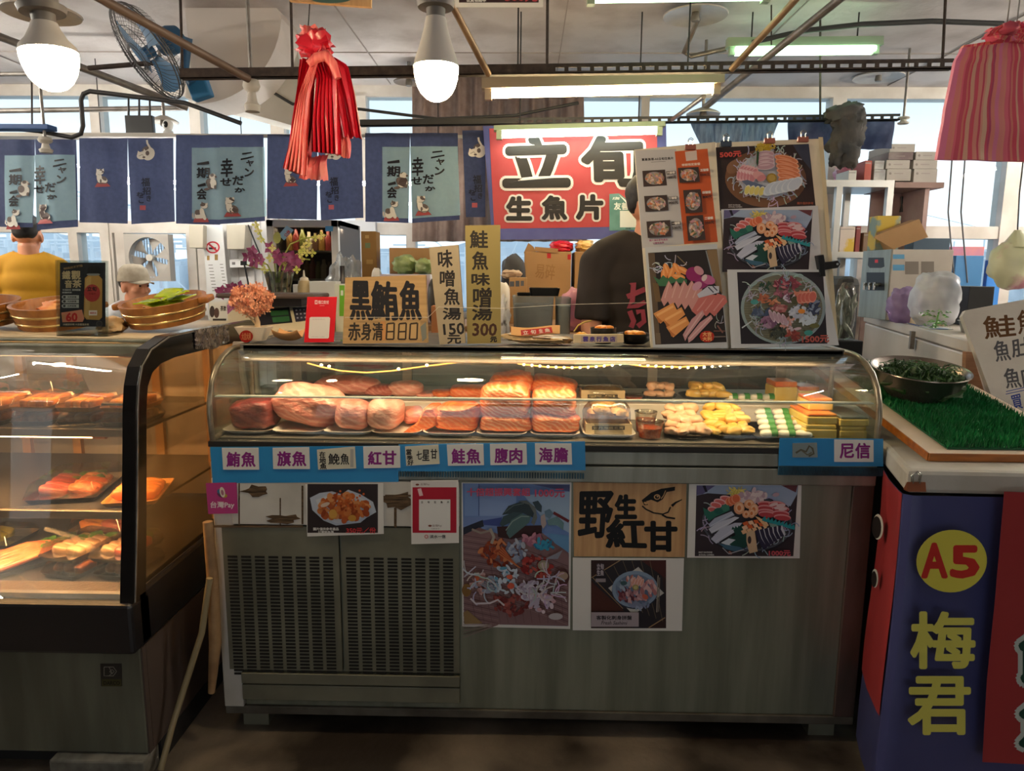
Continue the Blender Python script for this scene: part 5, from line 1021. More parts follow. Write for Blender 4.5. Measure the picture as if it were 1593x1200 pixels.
b = B(); b.bb(XF, XC, 1.762, 1.86, .39, .535); b.prism([(XC - .02, 1.80, .39), (XC, 1.80, .39), (XC, YCB, .39), (XC - .02, YCB, .39)], (0, 0, .16)); o = b.build('bumper', M('matt_black_panel', (20, 20, 24), .35), lc, bevel=.012)
b = B(); b.bb(XF, XC - .006, 1.80, YCB, .07, .39); o = b.build('plinth', PL, lc, bevel=.004)
b = B(); b.bb(XC - .006, XC - .001, 1.802, YCB, .07, .39); b.bb(XC + -.001, XC + .0005, 1.82, 1.823, .08, .39); b.build('plinth_side', SIDE, lc)
t2, P = board('maker_plate', 'small dark maker badge on the olive plinth of the black case', 'badge', [(156, 1033), (189, 1033), (190, 1068), (157, 1068)], (0, 1.7988, 0), FN, .001, M('badge_black', (24, 24, 24), .4))
P.org(0, 900, 3.186).rect(504, 500, 602, 536, (64, 62, 38)).line([(516, 440), (516, 484), (540, 484), (556, 470), (540, 440), (516, 440)], 4, (120, 118, 110)).line([(540, 440), (562, 440), (578, 462), (562, 484), (540, 484)], 4, (120, 118, 110)).line([(544, 462), (556, 452), (566, 462), (556, 474), (544, 462)], 4, (120, 118, 110)).text('DARCO', (514, 510, 594, 528), (20, 20, 16), .6); P.build('printed_logo', t2)
b = B(); b.bb(XF, XC + .0, 1.86, YCB, .0, .07); b.build('base_shadow_gap', RUBBER, lc)
B().bb(at(88, 1190, 1.80).x, at(233, 1190, 1.80).x, 1.77, 1.855, 0, .066).build('concrete_block', M('rough_concrete', (110, 108, 100), .9, col2=(80, 78, 70), scale=20, bump=.4), None, bevel=.006, label='pale concrete block under the front of the black case', cat='block')
# shell: top, back, glass
b = B(); b.bb(XF, XC - .0365, 2.06, YCB, ZC - .022, ZC); b.build('counter_top', M('pale_counter_edge', (196, 178, 150), .4, col2=(170, 156, 132), scale=6), lc, bevel=.003)
b = B(); b.bb(XF, XC - .037, 2.045, 2.06, ZC - .016, ZC - .006); b.bb(XF, XC - .037, 2.0, 2.05, ZC - .052, ZC - .018); b.build('top_trim', STEEL, lc, bevel=.004)
b = B(); gp = so[0:8]
b.sheet(lambda u, v: (XF + (XC - .037 - XF) * u, gp[min(7, round(v * 7))][0] + .012, gp[min(7, round(v * 7))][1] - (.012 if v > .6 else 0)), 2, 7); o = b.build('curved_glass', glassy('warm_case_glass', (250, 250, 246), .1, .03, .018), lc, smooth=70); md = o.modifiers.new('sol', 'SOLIDIFY'); md.thickness = .005
b = B(); b.prism([V((XC - .02, y, z)) for y, z in si] + [V((XC - .02, 2.75, .545))], (.004, 0, 0)); b.build('end_glass', glassy('end_pane', (240, 232, 214), .12, .05, .05, (180, 160, 130)), lc)
BK = M('case_back_steel', (170, 160, 150), .35, .5, col2=(150, 138, 126), scale=5)
b = B(); b.bb(XF, XC - .04, 2.70, 2.72, .545, ZC - .03); b.build('back_panel', BK, lc)
WDM = M('amber_mullion', (176, 128, 72), .5)
b = B()
for x in (XF + .2, -1.75, -1.42): b.bb(x - .016, x + .016, 2.68, 2.7, .55, ZC - .06)
for z in (1.15, .92, .66): b.bb(XF, XC - .04, 2.685, 2.699, z - .008, z + .008)
b.bb(XC - .06, XC - .035, 2.40, 2.43, .55, ZC - .05); b.build('back_mullion', WDM, lc)
SHG = glassy('shelf_glass', (228, 232, 228), .25, .05)
for z, y0, y1, nm in ((.972, 1.955, 2.50, 'upper_shelf'), (.742, 1.915, 2.55, 'lower_shelf')):
    B().bb(XF, XC - .05, y0 + .02, y1, z - .008, z).build(nm, M('grey_shelf', (96, 92, 90), .3, .4, col2=(80, 76, 74), scale=6), lc); B().bb(XF, XC - .05, y0, y0 + .02, z - .024, z).build('shelf_edge', M('shelf_edge_alu', (150, 138, 124), .35, .6), lc, bevel=.003)
B().bb(XF, XC - .05, 1.85, 2.69, .50, .535).build('lower_deck', M('black_deck', (44, 42, 42), .4), lc)
b = B()
for i in range(120): x = XF + (XC - .05 - XF) * i / 120; b.box((x, 1.858, .5375), (.0035, .075, .004), rot(0, 0, -14))
b.build('vent_grate', M('grate_metal', (150, 128, 108), .4, .6), lc, kind='stuff')
b = B(); b.bb(XF, XC - .045, 1.80, 1.818, .534, .548); b.build('sill_strip', M('sill_alu', (130, 122, 112), .3, .7), lc)
LT = lamp_mat('case_tube', (255, 190, 120), 9)
for z, y in ((1.172, 2.10), (.948, 1.985), (.718, 1.95)):
    xe = at(190 if z > 1.1 else 140, 600, y).x; b = B(); b.cyl((XF + .02, y, z), (xe, y, z), .010, n=12); b.build('case_tube', LT, lc, smooth=40); B().cyl((xe, y, z), (xe + .035, y, z), .012, n=12).build('tube_cap', M('tube_cap', (170, 110, 80), .5), lc)
    area('case_light', (-1.5, y, z - .014), .8, .03, (255, 196, 130), 3.2 if z < 1.1 else 2.8, rx=14)
B().bb(at(160, 640, 1.93).x, XC - .04, 1.925, 1.935, 1.046, 1.052).build('glass_clip', CHROME, lc)
# film wrapped corner
b = B(); b.sheet(lambda u, v: V((XC + .0025 + .004 * noise.noise(V((u * 9, v * 9, 0))), 2.22 + .26 * u, 1.235 - (.075 - .03 * abs(u - .5)) * v)), 26, 16, (.0015, 0, 0)); b.build('clinging_film', M('crinkled_film', (62, 52, 50), .15, coat=.8, bump=1.0, col2=(150, 140, 134), scale=30, contrast=(.52, .75)), lc, smooth=40)
# food boxes
LID = glassy('box_lid', (244, 240, 232), .18, .06); GOLD = M('gold_tray', (196, 140, 76), .35, col2=(150, 96, 46), scale=20)
def foodbox(name, lb, cx, cy, z, w, d, h, base, fill, az=0, grp=None, lid=True, seed=0):
    t = thing(name, lb, 'food box', (cx, cy, z), grp); R_ = rot(0, 0, az); b = B(); dish(b, 0, 0, 0, w, d, .014, .012, .002, .9)
    X = lambda b: [setattr(b, 'v', [R_ @ p + V((cx, cy, z)) for p in b.v]), b][1]
    X(b).build('tray', base, t, smooth=40)
    rn = random.Random(seed)
    for k, (m, n, kind) in enumerate(fill):
        b = B()
        for i in range(n):
            if kind == 'row': b.ell(((i + .5) / n * w * .82 - w * .41, d * (-.12 + .3 * k), .016 + .004 * k), (w * .42 / n, d * .2, .014), None, 12, 8, .08, 12, .6, i + seed)
            elif kind == 'stick': b.tube([((i + .5) / n * w * .8 - w * .4, -d * .42, .014), ((i + .5) / n * w * .8 - w * .4 + rn.uniform(-.006, .006), 0, .024 + .008 * math.sin(i)), ((i + .5) / n * w * .7 - w * .35, d * .4, .016)], [.008, .010, .004], 7)
            elif kind == 'slab': b.ell((w * (-.2 + .4 * k), d * (.3 - .6 * (i + .5) / n), .018), (w * .2, d * .34 / n, .015), rot(0, 14, 10), 14, 9, .08, 12, .6, i + seed)
            else: b.ell((rn.uniform(-.36, .36) * w, d * rn.uniform(.1, .4), .02 + rn.uniform(0, .008)), (.02, .014, .009), rot(0, 0, rn.uniform(0, 180)), 9, 6, .3, 20, 1, i)
        X(b).build('food' if kind != 'leaf' else 'garnish', m, t, smooth=60, kind='stuff')
    if lid:
        b = B(); b.rings([rr(0, 0, .0145, w, d, .012), rr(0, 0, h, w * .88, d * .86, .014), rr(0, 0, h + .001, w * .84, d * .82, .013)]); X(b).build('lid', LID, t, smooth=30)
    return t
CURL = M('sushi_mix', (176, 112, 66), .45, col2=(120, 62, 40), scale=30); GRN = M('garnish_green', (62, 110, 44), .5, col2=(92, 138, 60), scale=30); SHR = M('shrimp_pink', (224, 150, 104), .4, col2=(206, 108, 66), scale=30, coat=.3); PRW = M('sashimi_red', (170, 66, 58), .35, col2=(206, 110, 92), scale=14, coat=.4); BRN = M('smoked_fish', (150, 108, 84), .4, col2=(206, 176, 140), scale=12, coat=.4); ORB = M('salmon_bright', (240, 128, 46), .35, col2=(246, 160, 84), scale=20, coat=.4); GOLDF = M('golden_tempura', (236, 166, 66), .45, col2=(206, 120, 50), scale=24)
g1 = 'clear food boxes on the upper shelf'
pos = ['second from the black frame', 'right beside the black frame', 'third from the black frame', 'fourth from the black frame', 'fifth from the black frame']
z1 = .9728
for i, px in enumerate((200, 132, 62, -8, -78)):
    c = at(px, 650, 2.03); nm = ['first from black frame', 'second from black frame', 'third from black frame', 'fourth from black frame', 'cut by picture edge'][i]
    foodbox('food_box', 'clear sushi box, lower layer of upper shelf, ' + nm, c.x, 2.06, z1, .115, .17, .040, BT, [(CURL, 4, 'row'), (BRN, 4, 'row')], 0, g1, True, i)
    foodbox('food_box', 'gold trayed box, top layer of upper shelf, ' + nm, c.x - .004, 2.065, z1 + .0415, .112, .165, .036, GOLD, [(GOLDF, 4, 'row'), (CURL, 4, 'row')], 0, g1, True, i + 9)
foodbox('food_box', 'wide clear box with yellow and orange pieces at the back of the upper shelf', at(60, 600, 2.36).x, 2.36, z1, .24, .20, .085, BT, [(ORB, 3, 'slab'), (GOLDF, 3, 'slab'), (GRN, 14, 'leaf')], 0, None, True, 31)
z2 = .7428
foodbox('sashimi_box', 'large clear box of red sashimi with green leaf on the lower shelf', at(118, 740, 2.09).x - .01, 2.11, z2, .20, .28, .055, BT, [(PRW, 4, 'slab'), (SALMP, 4, 'slab'), (GRN, 18, 'leaf')], 12, None, True, 41)
t = foodbox('salmon_box', 'kraft boat tray of bright orange salmon slices beside the black frame', at(205, 750, 2.03).x, 2.07, z2, .15, .24, .05, M('kraft_tray', (206, 150, 84), .5), [(ORB, 5, 'slab'), (ORB, 5, 'slab')], 14, None, False, 51)
z3 = .5362
foodbox('shrimp_tray', 'long tray of orange shrimp and squid strips on the bottom deck', at(45, 860, 2.0).x - .03, 2.06, z3, .19, .30, .05, BT, [(SHR, 9, 'stick'), (GRN, 12, 'leaf')], -38, None, False, 61)
foodbox('fish_box', 'dark tray of smoked fish slices left on the bottom deck, lying on another box', at(112, 870, 1.98).x, 2.03, z3 + .0405, .125, .20, .045, BT, [(BRN, 4, 'slab'), (BRN, 4, 'slab'), (GRN, 12, 'leaf')], -14, 'smoked fish boxes', True, 71)
foodbox('fish_box', 'dark tray of smoked fish slices beside the black frame on the bottom deck', at(185, 872, 1.98).x, 2.03, z3 + .0405, .115, .20, .045, BT, [(BRN, 4, 'slab'), (PRW, 3, 'slab'), (GRN, 8, 'leaf')], -10, 'smoked fish boxes', True, 81)
foodbox('fish_box', 'lower dark fish tray under the left smoked fish tray', at(112, 900, 1.95).x, 2.0, z3 + .0, .125, .18, .039, BT, [(CURL, 3, 'row')], -12, 'smoked fish boxes', True, 91)
foodbox('fish_box', 'lower dark fish tray under the right smoked fish tray', at(190, 900, 1.95).x, 2.0, z3 + .0, .115, .18, .039, BT, [(CURL, 3, 'row')], -10, 'smoked fish boxes', True, 95)
foodbox('sashimi_box', 'round garnish box with flower and red fish at the back of the bottom deck', at(160, 830, 2.3).x, 2.34, z3, .19, .18, .06, BT, [(GOLDF, 4, 'slab'), (PRW, 4, 'slab'), (GRN, 14, 'leaf')], 0, None, True, 99)
foodbox('food_box', 'black tray with yellow pieces at the left edge of the bottom deck', at(-12, 810, 2.15).x, 2.2, z3, .13, .16, .04, BT, [(M('lemon_yellow', (214, 206, 70), .5), 3, 'slab')], 0, None, True, 97)

# ---------------------------------------------------------------- on top of the black case
TUBW = M('cedar_staves', (168, 108, 46), .45, col2=(132, 80, 32), scale=7, stretch=(5, 5, .5), coat=.25); TUBI = M('cedar_inside', (150, 104, 50), .5, col2=(116, 78, 36), scale=7, stretch=(5, 5, .5)); BAND = M('brass_band', (206, 176, 116), .25, .8)
ZCT = ZC + .001
def tub(px, lb, tilt, az, Y=2.30, r=.132, h=.072):
    c = at(px, 490, Y); R_ = rot(tilt, az, 0); z0 = ZCT + r * .9 * math.sin(rad(abs(tilt))) + .9 * r * math.sin(rad(abs(az))) - .002; t = thing('sushi_tub', lb, 'wooden tub', (c.x, Y, ZCT), 'cedar tubs on the black case'); c = V((c.x, Y, z0))
    B().lathe([(.001, 0), (r * .86, 0), (r, h), (r * .91, h), (r * .80, .012), (.001, .012)], c, 40, R_).build('tub_body', TUBW, t, smooth=40)
    B().lathe([(.001, .013), (r * .79, .013), (r * .795, .014), (.001, .014)], c, 30, R_).build('tub_bottom', TUBI, t)
    for zz in (h * .26, h * .62):
        q = r * (.86 + .14 * zz / h); B().lathe([(q, zz - .004), (q + .003, zz - .002), (q + .003, zz + .002), (q, zz + .004)], c, 40, R_).build('band', BAND, t, smooth=60)
    for s in (-1, 1): B().box(c + R_ @ V((s * r * 1.06, 0, h * .86)), (.034, .06, .020), R_).build('handle', TUBW, t, bevel=.006)
    return t, c, R_, r, h
PK = M('green_snack_pack', (176, 190, 30), .25, col2=(136, 160, 24), scale=20, bump=.3, coat=.4); PO = M('orange_snack_pack', (216, 116, 48), .3, col2=(236, 176, 110), scale=26, bump=.3, coat=.4)
def packs(tb, n, m, lb, grp, seed):
    t, c, R_, r, h = tb; rn = random.Random(seed)
    for i in range(n):
        a = rn.uniform(0, 6.28); k = rn.uniform(.05, .45); p = c + R_ @ V((r * k * math.cos(a), r * k * math.sin(a), .034 + .0075 * i)); q = R_ @ rot(rn.uniform(-12, 12), rn.uniform(-12, 12), rn.uniform(0, 180)); b = B()
        b.sheet(lambda u, v: p + q @ V(((u - .5) * .085, (v - .5) * .06, .006 * math.sin(u * 3.14) * math.sin(v * 3.14) + .002 * math.sin(u * 30))), 10, 8, q @ V((0, 0, -.004))); b.build('snack_packet', m, None, smooth=50, label=lb, cat='snack packet', group=grp)
tb = tub(261, 'cedar tub of green snack packets, tilted, at the right end of the black case', 11, -5); packs(tb, 9, PK, 'green snack packet in the right cedar tub', 'green snack packets', 3)
tb2 = tub(92, 'cedar tub of orange snack packets behind the drink poster stand', 9, 0); packs(tb2, 7, PO, 'orange snack packet in the cedar tub behind the drink poster', 'orange snack packets', 5)
tb3 = tub(-36, 'cedar tub cut off by the left edge of the picture', 9, 0); packs(tb3, 5, PO, 'orange snack packet in the leftmost cedar tub', 'orange snack packets in the leftmost tub', 8)
def tag_card(lb, q, Y, txt, rect, m):
    t, P = board('price_tag', lb, 'price tag', q, (0, Y, 0), (0, -1, .15), .0008, m); P.text(txt, rect, (30, 28, 28), .3); P.build('lettering', t)
tag_card('small tan price tag clipped to the rim of the right cedar tub', [(218, 476), (251, 476), (249, 486), (217, 486)], 2.148, '25元', (222, 478, 247, 484), M('tan_card', (206, 160, 110), .5))
tag_card('white handwritten price tag on the cedar tub behind the drink poster', [(41, 479), (66, 478), (75, 499), (48, 501)], 2.150, '35/個', [(45, 483), (65, 481), (71, 496), (50, 498)], PAPER)
t = thing('acrylic_stand', 'clear acrylic stand with a dark bottled tea poster', 'poster stand', at(127, 513, 2.06))
ACR = glassy('acrylic', (244, 248, 248), .2, .02); t.location = V((at(127, 513, 2.06).x, 2.06, ZCT))
n = V((0, -1, .06)); p0 = V((0, 2.06, ZCT)); q = [(86, 405), (167, 406), (166, 510), (87, 511)]
pts = []
for x, y in q:
    d = ray(x, y); pts.append(CAM + d * ((p0 - CAM).dot(n) / d.dot(n)))
pts[2].z = pts[3].z = ZCT; B().prism(pts, (0, .002, 0)).prism([p + V((0, .005, 0)) for p in pts], (0, .002, 0)).prism([pts[3], pts[2], pts[2] + V((0, .07, 0)), pts[3] + V((0, .07, 0))], (0, 0, .002)).build('stand', ACR, t)
P = Pr(p0 + V((0, .0043, 0)), n, 1).org(60, 390, 5.589)
P.rect(186, 104, 582, 662, (46, 48, 56)).poly([(216, 150), (380, 120), (384, 140), (220, 166)], (150, 122, 90)).text('古早味茶飲', (236, 130, 366, 154), (52, 44, 40), .5)
for ch, r in (('鐵', (206, 178, 276, 250)), ('觀', (286, 176, 364, 250)), ('音', (230, 258, 290, 324)), ('茶', (296, 256, 372, 322))): P.text(ch, r, (214, 190, 150), 2)
P.text('冷泡回甘 清爽解膩', (208, 334, 366, 350), (190, 190, 190), .6).text('無糖純茶', (206, 358, 290, 372), (190, 190, 190), .6)
for y in (404, 442, 482): P.ell(226, y, 24, 17, (196, 196, 194)).rect(230, y - 16, 352, y + 16, (196, 196, 194)).ell(226, y, 12, 11, (60, 60, 66)).text('天然茶葉', (252, y - 8, 330, y + 8), (70, 70, 70), .5)
P.poly([(404, 240), (440, 210), (520, 210), (556, 250), (554, 580), (530, 604), (420, 600), (394, 570)], (204, 156, 88)).poly([(414, 250), (440, 226), (460, 226), (440, 600), (404, 570)], (220, 180, 116)).ell(478, 208, 58, 12, (150, 150, 150)).poly([(430, 150), (446, 138), (520, 138), (536, 150), (538, 200), (428, 200)], (34, 34, 36)).ell(468, 370, 70, 76, (190, 66, 66)).text('立旬', (426, 314, 506, 352), (60, 34, 34), 1.5).text('生魚片', (438, 366, 500, 384), (150, 40, 40), .6).rect(440, 520, 512, 564, (220, 214, 206)).text('鐵觀音', (450, 534, 504, 552), (190, 110, 110), .5)
P.poly([(200, 540), (380, 514), (400, 590), (386, 620), (210, 624)], (196, 130, 104)).text('60', (244, 544, 338, 614), (176, 36, 40), 4).text('$', (206, 560, 232, 600), (180, 140, 90), 1).text('冷藏更好喝 大容量隨身瓶', (216, 634, 440, 652), (170, 160, 140), .5).ell(532, 636, 28, 26, (80, 78, 74)).ell(532, 636, 22, 20, (50, 50, 54)); P.build('printed_poster', t)
b = B(); c = at(173, 497, 2.2); b.ell((c.x, 2.2, ZCT + .024), (.036, .05, .024), rot(0, 0, 10), 18, 12, .2, 30, .7, 3); b.build('bread_bag', M('bread_roll', (206, 160, 106), .5, col2=(226, 196, 150), scale=16, coat=.5, bump=.3), None, smooth=60, label='film wrapped bread roll lying between drink poster and right tub', cat='bread')
# broom / hose in the gap
b = B(); pts = [at(318, 880, 1.96), at(322, 1060, 1.96)]; b.tube([at(323, 812, 1.972), at(331, 900, 1.968), at(335, 1000, 1.96), at(329, 1078, 1.95)], [.014, .017, .018, .010], 10); b.build('folded_hose', M('tan_hose', (120, 92, 62), .6, col2=(150, 120, 84), scale=16), None, smooth=60, label='tan bundled cloth strip hanging at the left post of the long case', cat='hose')
pt = [at(326, 900, 1.93), at(314, 985, 1.92), at(290, 1060, 1.9), at(268, 1130, 1.86), at(250, 1200, 1.80)]; pt[-1].z = max(pt[-1].z, .02); B().tube(pt, .009, 10).build('drain_hose', M('beige_hose', (128, 116, 88), .5), None, smooth=60, label='thin beige drain hose running to the floor between the two cases', cat='hose')
# ================================================================ stall at the right
t = thing('market_stall', 'white topped market stall wrapped in a blue and red vinyl banner', 'stall', (1.6, 2.2, 0))
SLAB = M('grimy_white_slab', (196, 198, 196), .6, col2=(170, 166, 156), scale=4, bump=.2, bscale=14)
plan = [(.968, 1.752), (1.045, 2.02), (1.10, 2.4), (1.14, 2.68), (2.5, 2.68), (2.5, 1.70)]
B().prism([(x, y, .876) for x, y in plan], (0, 0, .062)).build('counter_slab', SLAB, t, bevel=.012)
B().bb(1.14, 2.45, 1.80, 2.64, 0, .8755).build('stall_body', M('stall_dark', (60, 56, 52), .8), t)
VB = M('banner_vinyl_blue', (58, 62, 108), .4, col2=(64, 68, 116), scale=3); VR = M('banner_vinyl_red', (156, 50, 54), .4)
def path(u, v):
    pts = [(1.035, 2.0), (1.0, 1.90), (.972, 1.79), (.968, 1.762), (.985, 1.748), (1.2, 1.744), (1.6, 1.73), (2.4, 1.70)]
    k = u * 7; i = min(int(k), 6); w = k - i; x = pts[i][0] * (1 - w) + pts[i + 1][0] * w; y = pts[i][1] * (1 - w) + pts[i + 1][1] * w
    bl = .012 * math.sin(v * 5.2) * (1 - u) - .03 * max(0, .25 - u) * v; return x + bl * .6, y + bl * .3
b = B(); b.sheet(lambda u, v: (*path(u, v), .872 - .84 * v), 42, 20, (.001, .002, 0)); b.build('vinyl_banner', VB, t, smooth=60, label='blue vinyl banner')
b = B(); b.sheet(lambda u, v: V((*path(u * .40, v), .871 - .62 * v)) + V((-.0016, -.001, 0)), 14, 14, (.0005, .0005, 0)); b.build('red_border', VR, t, smooth=60, label='red edge of the banner on its left fold')
P = Pr((0, 1.7405, 0), (-.035, -1, 0), 4)
P.poly([(1562, 765), (1640, 768), (1640, 1192), (1528, 1186), (1535, 1060), (1548, 930)], (148, 50, 52)).org(1193, 800, 3)
P.ell(862, 220, 165, 146, (206, 198, 80), -6, 40).text('A', (726, 140, 838, 294), (184, 46, 40), 7).text('5', (862, 154, 984, 292), (184, 46, 40), 9)
for ch, r in (('梅', (676, 462, 966, 716)), ('君', (664, 764, 944, 1024))): P.text(ch, r, (204, 200, 96), 8, 12)
for ch, r in (('飽', (1184, 560, 1420, 780)), ('魚', (1184, 860, 1420, 1080))): P.text(ch, r, (176, 186, 182), 34, 14).text(ch, r, (24, 64, 52), 12, 10)
P.build('lettering', t, 'yellow banner characters and red circle text')
P = Pr((.99, 1.85, 0), (-.96, -.28, 0), 30); P.org(1193, 800, 3)
P.ell(520, 60, 26, 60, (176, 176, 170)).ell(514, 62, 22, 52, (30, 24, 24)); P.ell(506, 300, 16, 44, (176, 176, 170)).ell(502, 304, 13, 38, (30, 24, 24)); P.build('side_lettering', t)
# tilted board with turf
BP, BN = V((1.05, 1.815, .957)), V((0, -.17, 1)).normalized()
def onb(x, y, off=0):
    d = ray(x, y); p0 = BP + BN * off; return CAM + d * ((p0 - CAM).dot(BN) / d.dot(BN))
tb = thing('display_board', 'tilted white display board with a varnished wood edge on the right stall', 'board', BP)
FLc = onb(1446, 706); dv = V((0, 1, .17)).normalized(); rv = V((1, 0, 0)); a = onb(1473, 699, .002); r2 = onb(1593, 653, .002)
tw = (r2 - a).dot(rv); BWd = (a - FLc).dot(rv) + tw + .045
c4 = [FLc, FLc + rv * BWd, FLc + rv * BWd + dv * .86, FLc + dv * .86]
B().prism(c4, -BN * .018).build('board_panel', M('white_laminate', (222, 206, 188), .4, col2=(206, 188, 168), scale=3), tb)
b = B(); U = BN * .0015
b.prism([c4[0] - BN * .02 - dv * .004, c4[1] - BN * .02 - dv * .004, c4[1] + U - dv * .004, c4[0] + U - dv * .004], dv * .0035); b.prism([c4[0] - BN * .02 - rv * .004, c4[3] - BN * .02 - rv * .004, c4[3] + U - rv * .004, c4[0] + U - rv * .004], rv * .0035)
b.build('wood_edge', M('varnished_edge', (176, 104, 38), .35, col2=(140, 80, 30), scale=9, stretch=(1, 6, 6), coat=.3), tb)
sup = c4[3] - BN * .02; b = B()
for q in (c4[2], c4[3]): b.bb(q.x - .06 if q is c4[2] else q.x + .02, q.x - .02 if q is c4[2] else q.x + .06, q.y - .08, q.y - .04, .938, q.z - .04)
b.build('prop', WOODW, tb)
td = dv
tu = thing('turf_mat', 'bright green artificial turf mat lying on the tilted board', 'turf mat', a)
tl = .78; tr = rv
T4 = [a, a + tr * tw, a + tr * tw + td * tl, a + td * tl]
B().prism(T4, BN * .004).build('mat_base', M('turf_base', (10, 84, 48), .8), tu)
random.seed(9); b = B(); TN = 1.0
for i in range(58):
    for j in range(96):
        p = a + tr * (tw * (i + random.uniform(.1, .9)) / 58) + td * (tl * (j + random.uniform(.1, .9)) / 96) + BN * .004
        for k in range(2):
            h = random.uniform(.014, .021); an = random.uniform(0, 6.28); le = V((math.cos(an), math.sin(an), 0)) * .0022; tip = p + BN * h + V((random.uniform(-.007, .007), random.uniform(-.007, .007), 0)); b.add([p - le, p + le, tip], [(0, 1, 2)])
b.build('turf_blades', M('turf_green', (14, 128, 64), .55, col2=(8, 96, 44), scale=24), tu, kind='stuff')
# bowl of greens
bc = onb(1424, 614, .016); bt = thing('salad_bowl', 'stainless bowl of dark green seaweed on the turf', 'bowl', bc); q = BN.to_track_quat('Z', 'Y').to_matrix(); r = .138; hh = .085
zz = min(-.0, 0); B().lathe([(.001, .001), (r * .62, 0), (r * .88, hh * .5), (r, hh * .96), (r * 1.04, hh), (r * 1.03, hh + .003), (r * .98, hh), (r * .85, hh * .5), (r * .6, .006), (.001, .006)], bc, 44, q).build('bowl', M('bowl_steel', (150, 142, 136), .25, .85, col2=(120, 112, 106), scale=12), bt, smooth=50)
random.seed(4); b = B()
b.ell(bc + q @ V((0, 0, hh * .55)), (r * .86, r * .86, hh * .45), q, 24, 12, .25, 40, 1, 3)
for i in range(900):
    a_ = random.uniform(0, 6.28); k = random.random() ** .5 * .92; z = hh * (1.08 - .3 * k * k) ; p = bc + q @ V((r * k * .9 * math.cos(a_), r * k * .9 * math.sin(a_), z - .012)); d = V((random.uniform(-1, 1), random.uniform(-1, 1), random.uniform(.1, 1))).normalized() * random.uniform(.012, .03)
    s = d.cross(V((0, 0, 1))).normalized() * .0035; b.add([p - s, p + s, p + d + s * .4, p + d - s * .4], [(0, 1, 2, 3)])
for i in range(40):
    a_ = random.uniform(0, 6.28); k = random.uniform(0, .8); p = bc + q @ V((r * k * math.cos(a_), r * k * math.sin(a_), hh * (1.12 - .2 * k))); h_ = random.uniform(0, 6.28); b.tube([p, p + V((.02 * math.cos(h_), .02 * math.sin(h_), .008)), p + V((.045 * math.cos(h_ + .5), .045 * math.sin(h_ + .5), .002))], .0014, 5)
b.build('seaweed', M('seaweed_green', (28, 62, 24), .5, col2=(54, 92, 40), scale=60, coat=.2), bt, kind='stuff')
# foam sign with writing
n = V((-.22, -1, .22)).normalized(); STY = M('styrofoam_board', (212, 208, 200), .7, col2=(198, 192, 184), scale=5, bump=.1, bscale=60)
ts, P = board('foam_sign', 'white foam board with handwritten fish names leaning at the right edge', 'sign', [(1497, 492), (1502, 483), (1594, 466), (1680, 452), (1700, 646), (1564, 645), (1546, 626)], (1.72, 2.36, 1.1), n, .028, STY)
P.org(1460, 380, 4)
BRK = (96, 62, 30); GRK = (84, 84, 88)
for ch, qd, c, w in (('鮭', [(272, 452), (470, 440), (482, 570), (292, 590)], BRK, 3), ('魚', [(486, 418), (590, 400), (610, 540), (500, 560)], BRK, 3), ('魚', [(336, 610), (430, 590), (452, 720), (360, 732)], GRK, 2.2), ('肚', [(450, 600), (570, 570), (580, 690), (462, 706)], GRK, 2.2), ('魚', [(398, 782), (494, 760), (518, 890), (424, 898)], GRK, 2.2), ('肉', [(510, 770), (600, 746), (620, 870), (530, 890)], GRK, 2.2), ('買', [(446, 946), (510, 930), (526, 1020), (470, 1030)], (52, 70, 150), 1.5)): P.text(ch, qd, c, w)
P.line([(420, 918), (560, 886)], 5, (70, 86, 160)).line([(418, 934), (560, 904)], 5, (70, 86, 160)); P.build('lettering', ts, 'brown and grey handwriting')
b = B(); c0 = [at(x, y, 2.42) for x, y in ((1503, 548), (1512, 548), (1534, 618), (1500, 618))]; b.prism(c0, (0.0, .02, 0)); b.build('wooden_prop', M('plywood_prop', (166, 118, 84), .6, col2=(140, 96, 66), scale=8, stretch=(1, 1, 8)), None, label='small wooden prop behind the foam sign', cat='prop')
c0 = [at(1482, 594, 2.5), at(1500, 582, 2.5)]; B().tube([c0[0] + V((-.03, -.02, -.03)), c0[1]], .006, 8).build('chopsticks', M('bamboo_stick', (120, 92, 60), .6), None, label='brown stick poking out behind the seaweed bowl', cat='stick')
# binder clips
def clip(px, py, Y, s, m, lb, up=1, n=(0, -1, 0), wire=None):
    c = at(px, py, Y); t = thing('binder_clip', lb, 'binder clip', c, 'binder clips')
    b = B(); b.add([c + V((x * s, y * s, z * s * up)) for x, y, z in ((-.5, -.16, 0), (.5, -.16, 0), (.5, 0, .5), (-.5, 0, .5), (-.5, .3, 0), (.5, .3, 0))], [(0, 1, 2, 3), (3, 2, 5, 4), (0, 3, 4), (1, 5, 2)]); b.build('clip_body', m, t)
    b = B()
    for y, k in ((-.03, 1), (.12, .9)): b.tube([c + V((x * s, y * s, z * s * up)) for x, z in ((-.18, .42), (-.2, .7 * k), (-.24, .95 * k), (0, 1.1 * k), (.24, .95 * k), (.2, .7 * k), (.18, .42))], s * .035, 6)
    b.build('wire_handle', wire or CHROME, t, smooth=60)
PKC = M('copper_clip', (176, 110, 96), .3, .5); BKC = M('blue_grey_clip', (70, 84, 104), .3, .4)
clip(1424, 764, 1.738, .046, M('rusty_clip', (130, 74, 46), .5, .5), 'rusty binder clip holding the vinyl banner to the slab', 1)
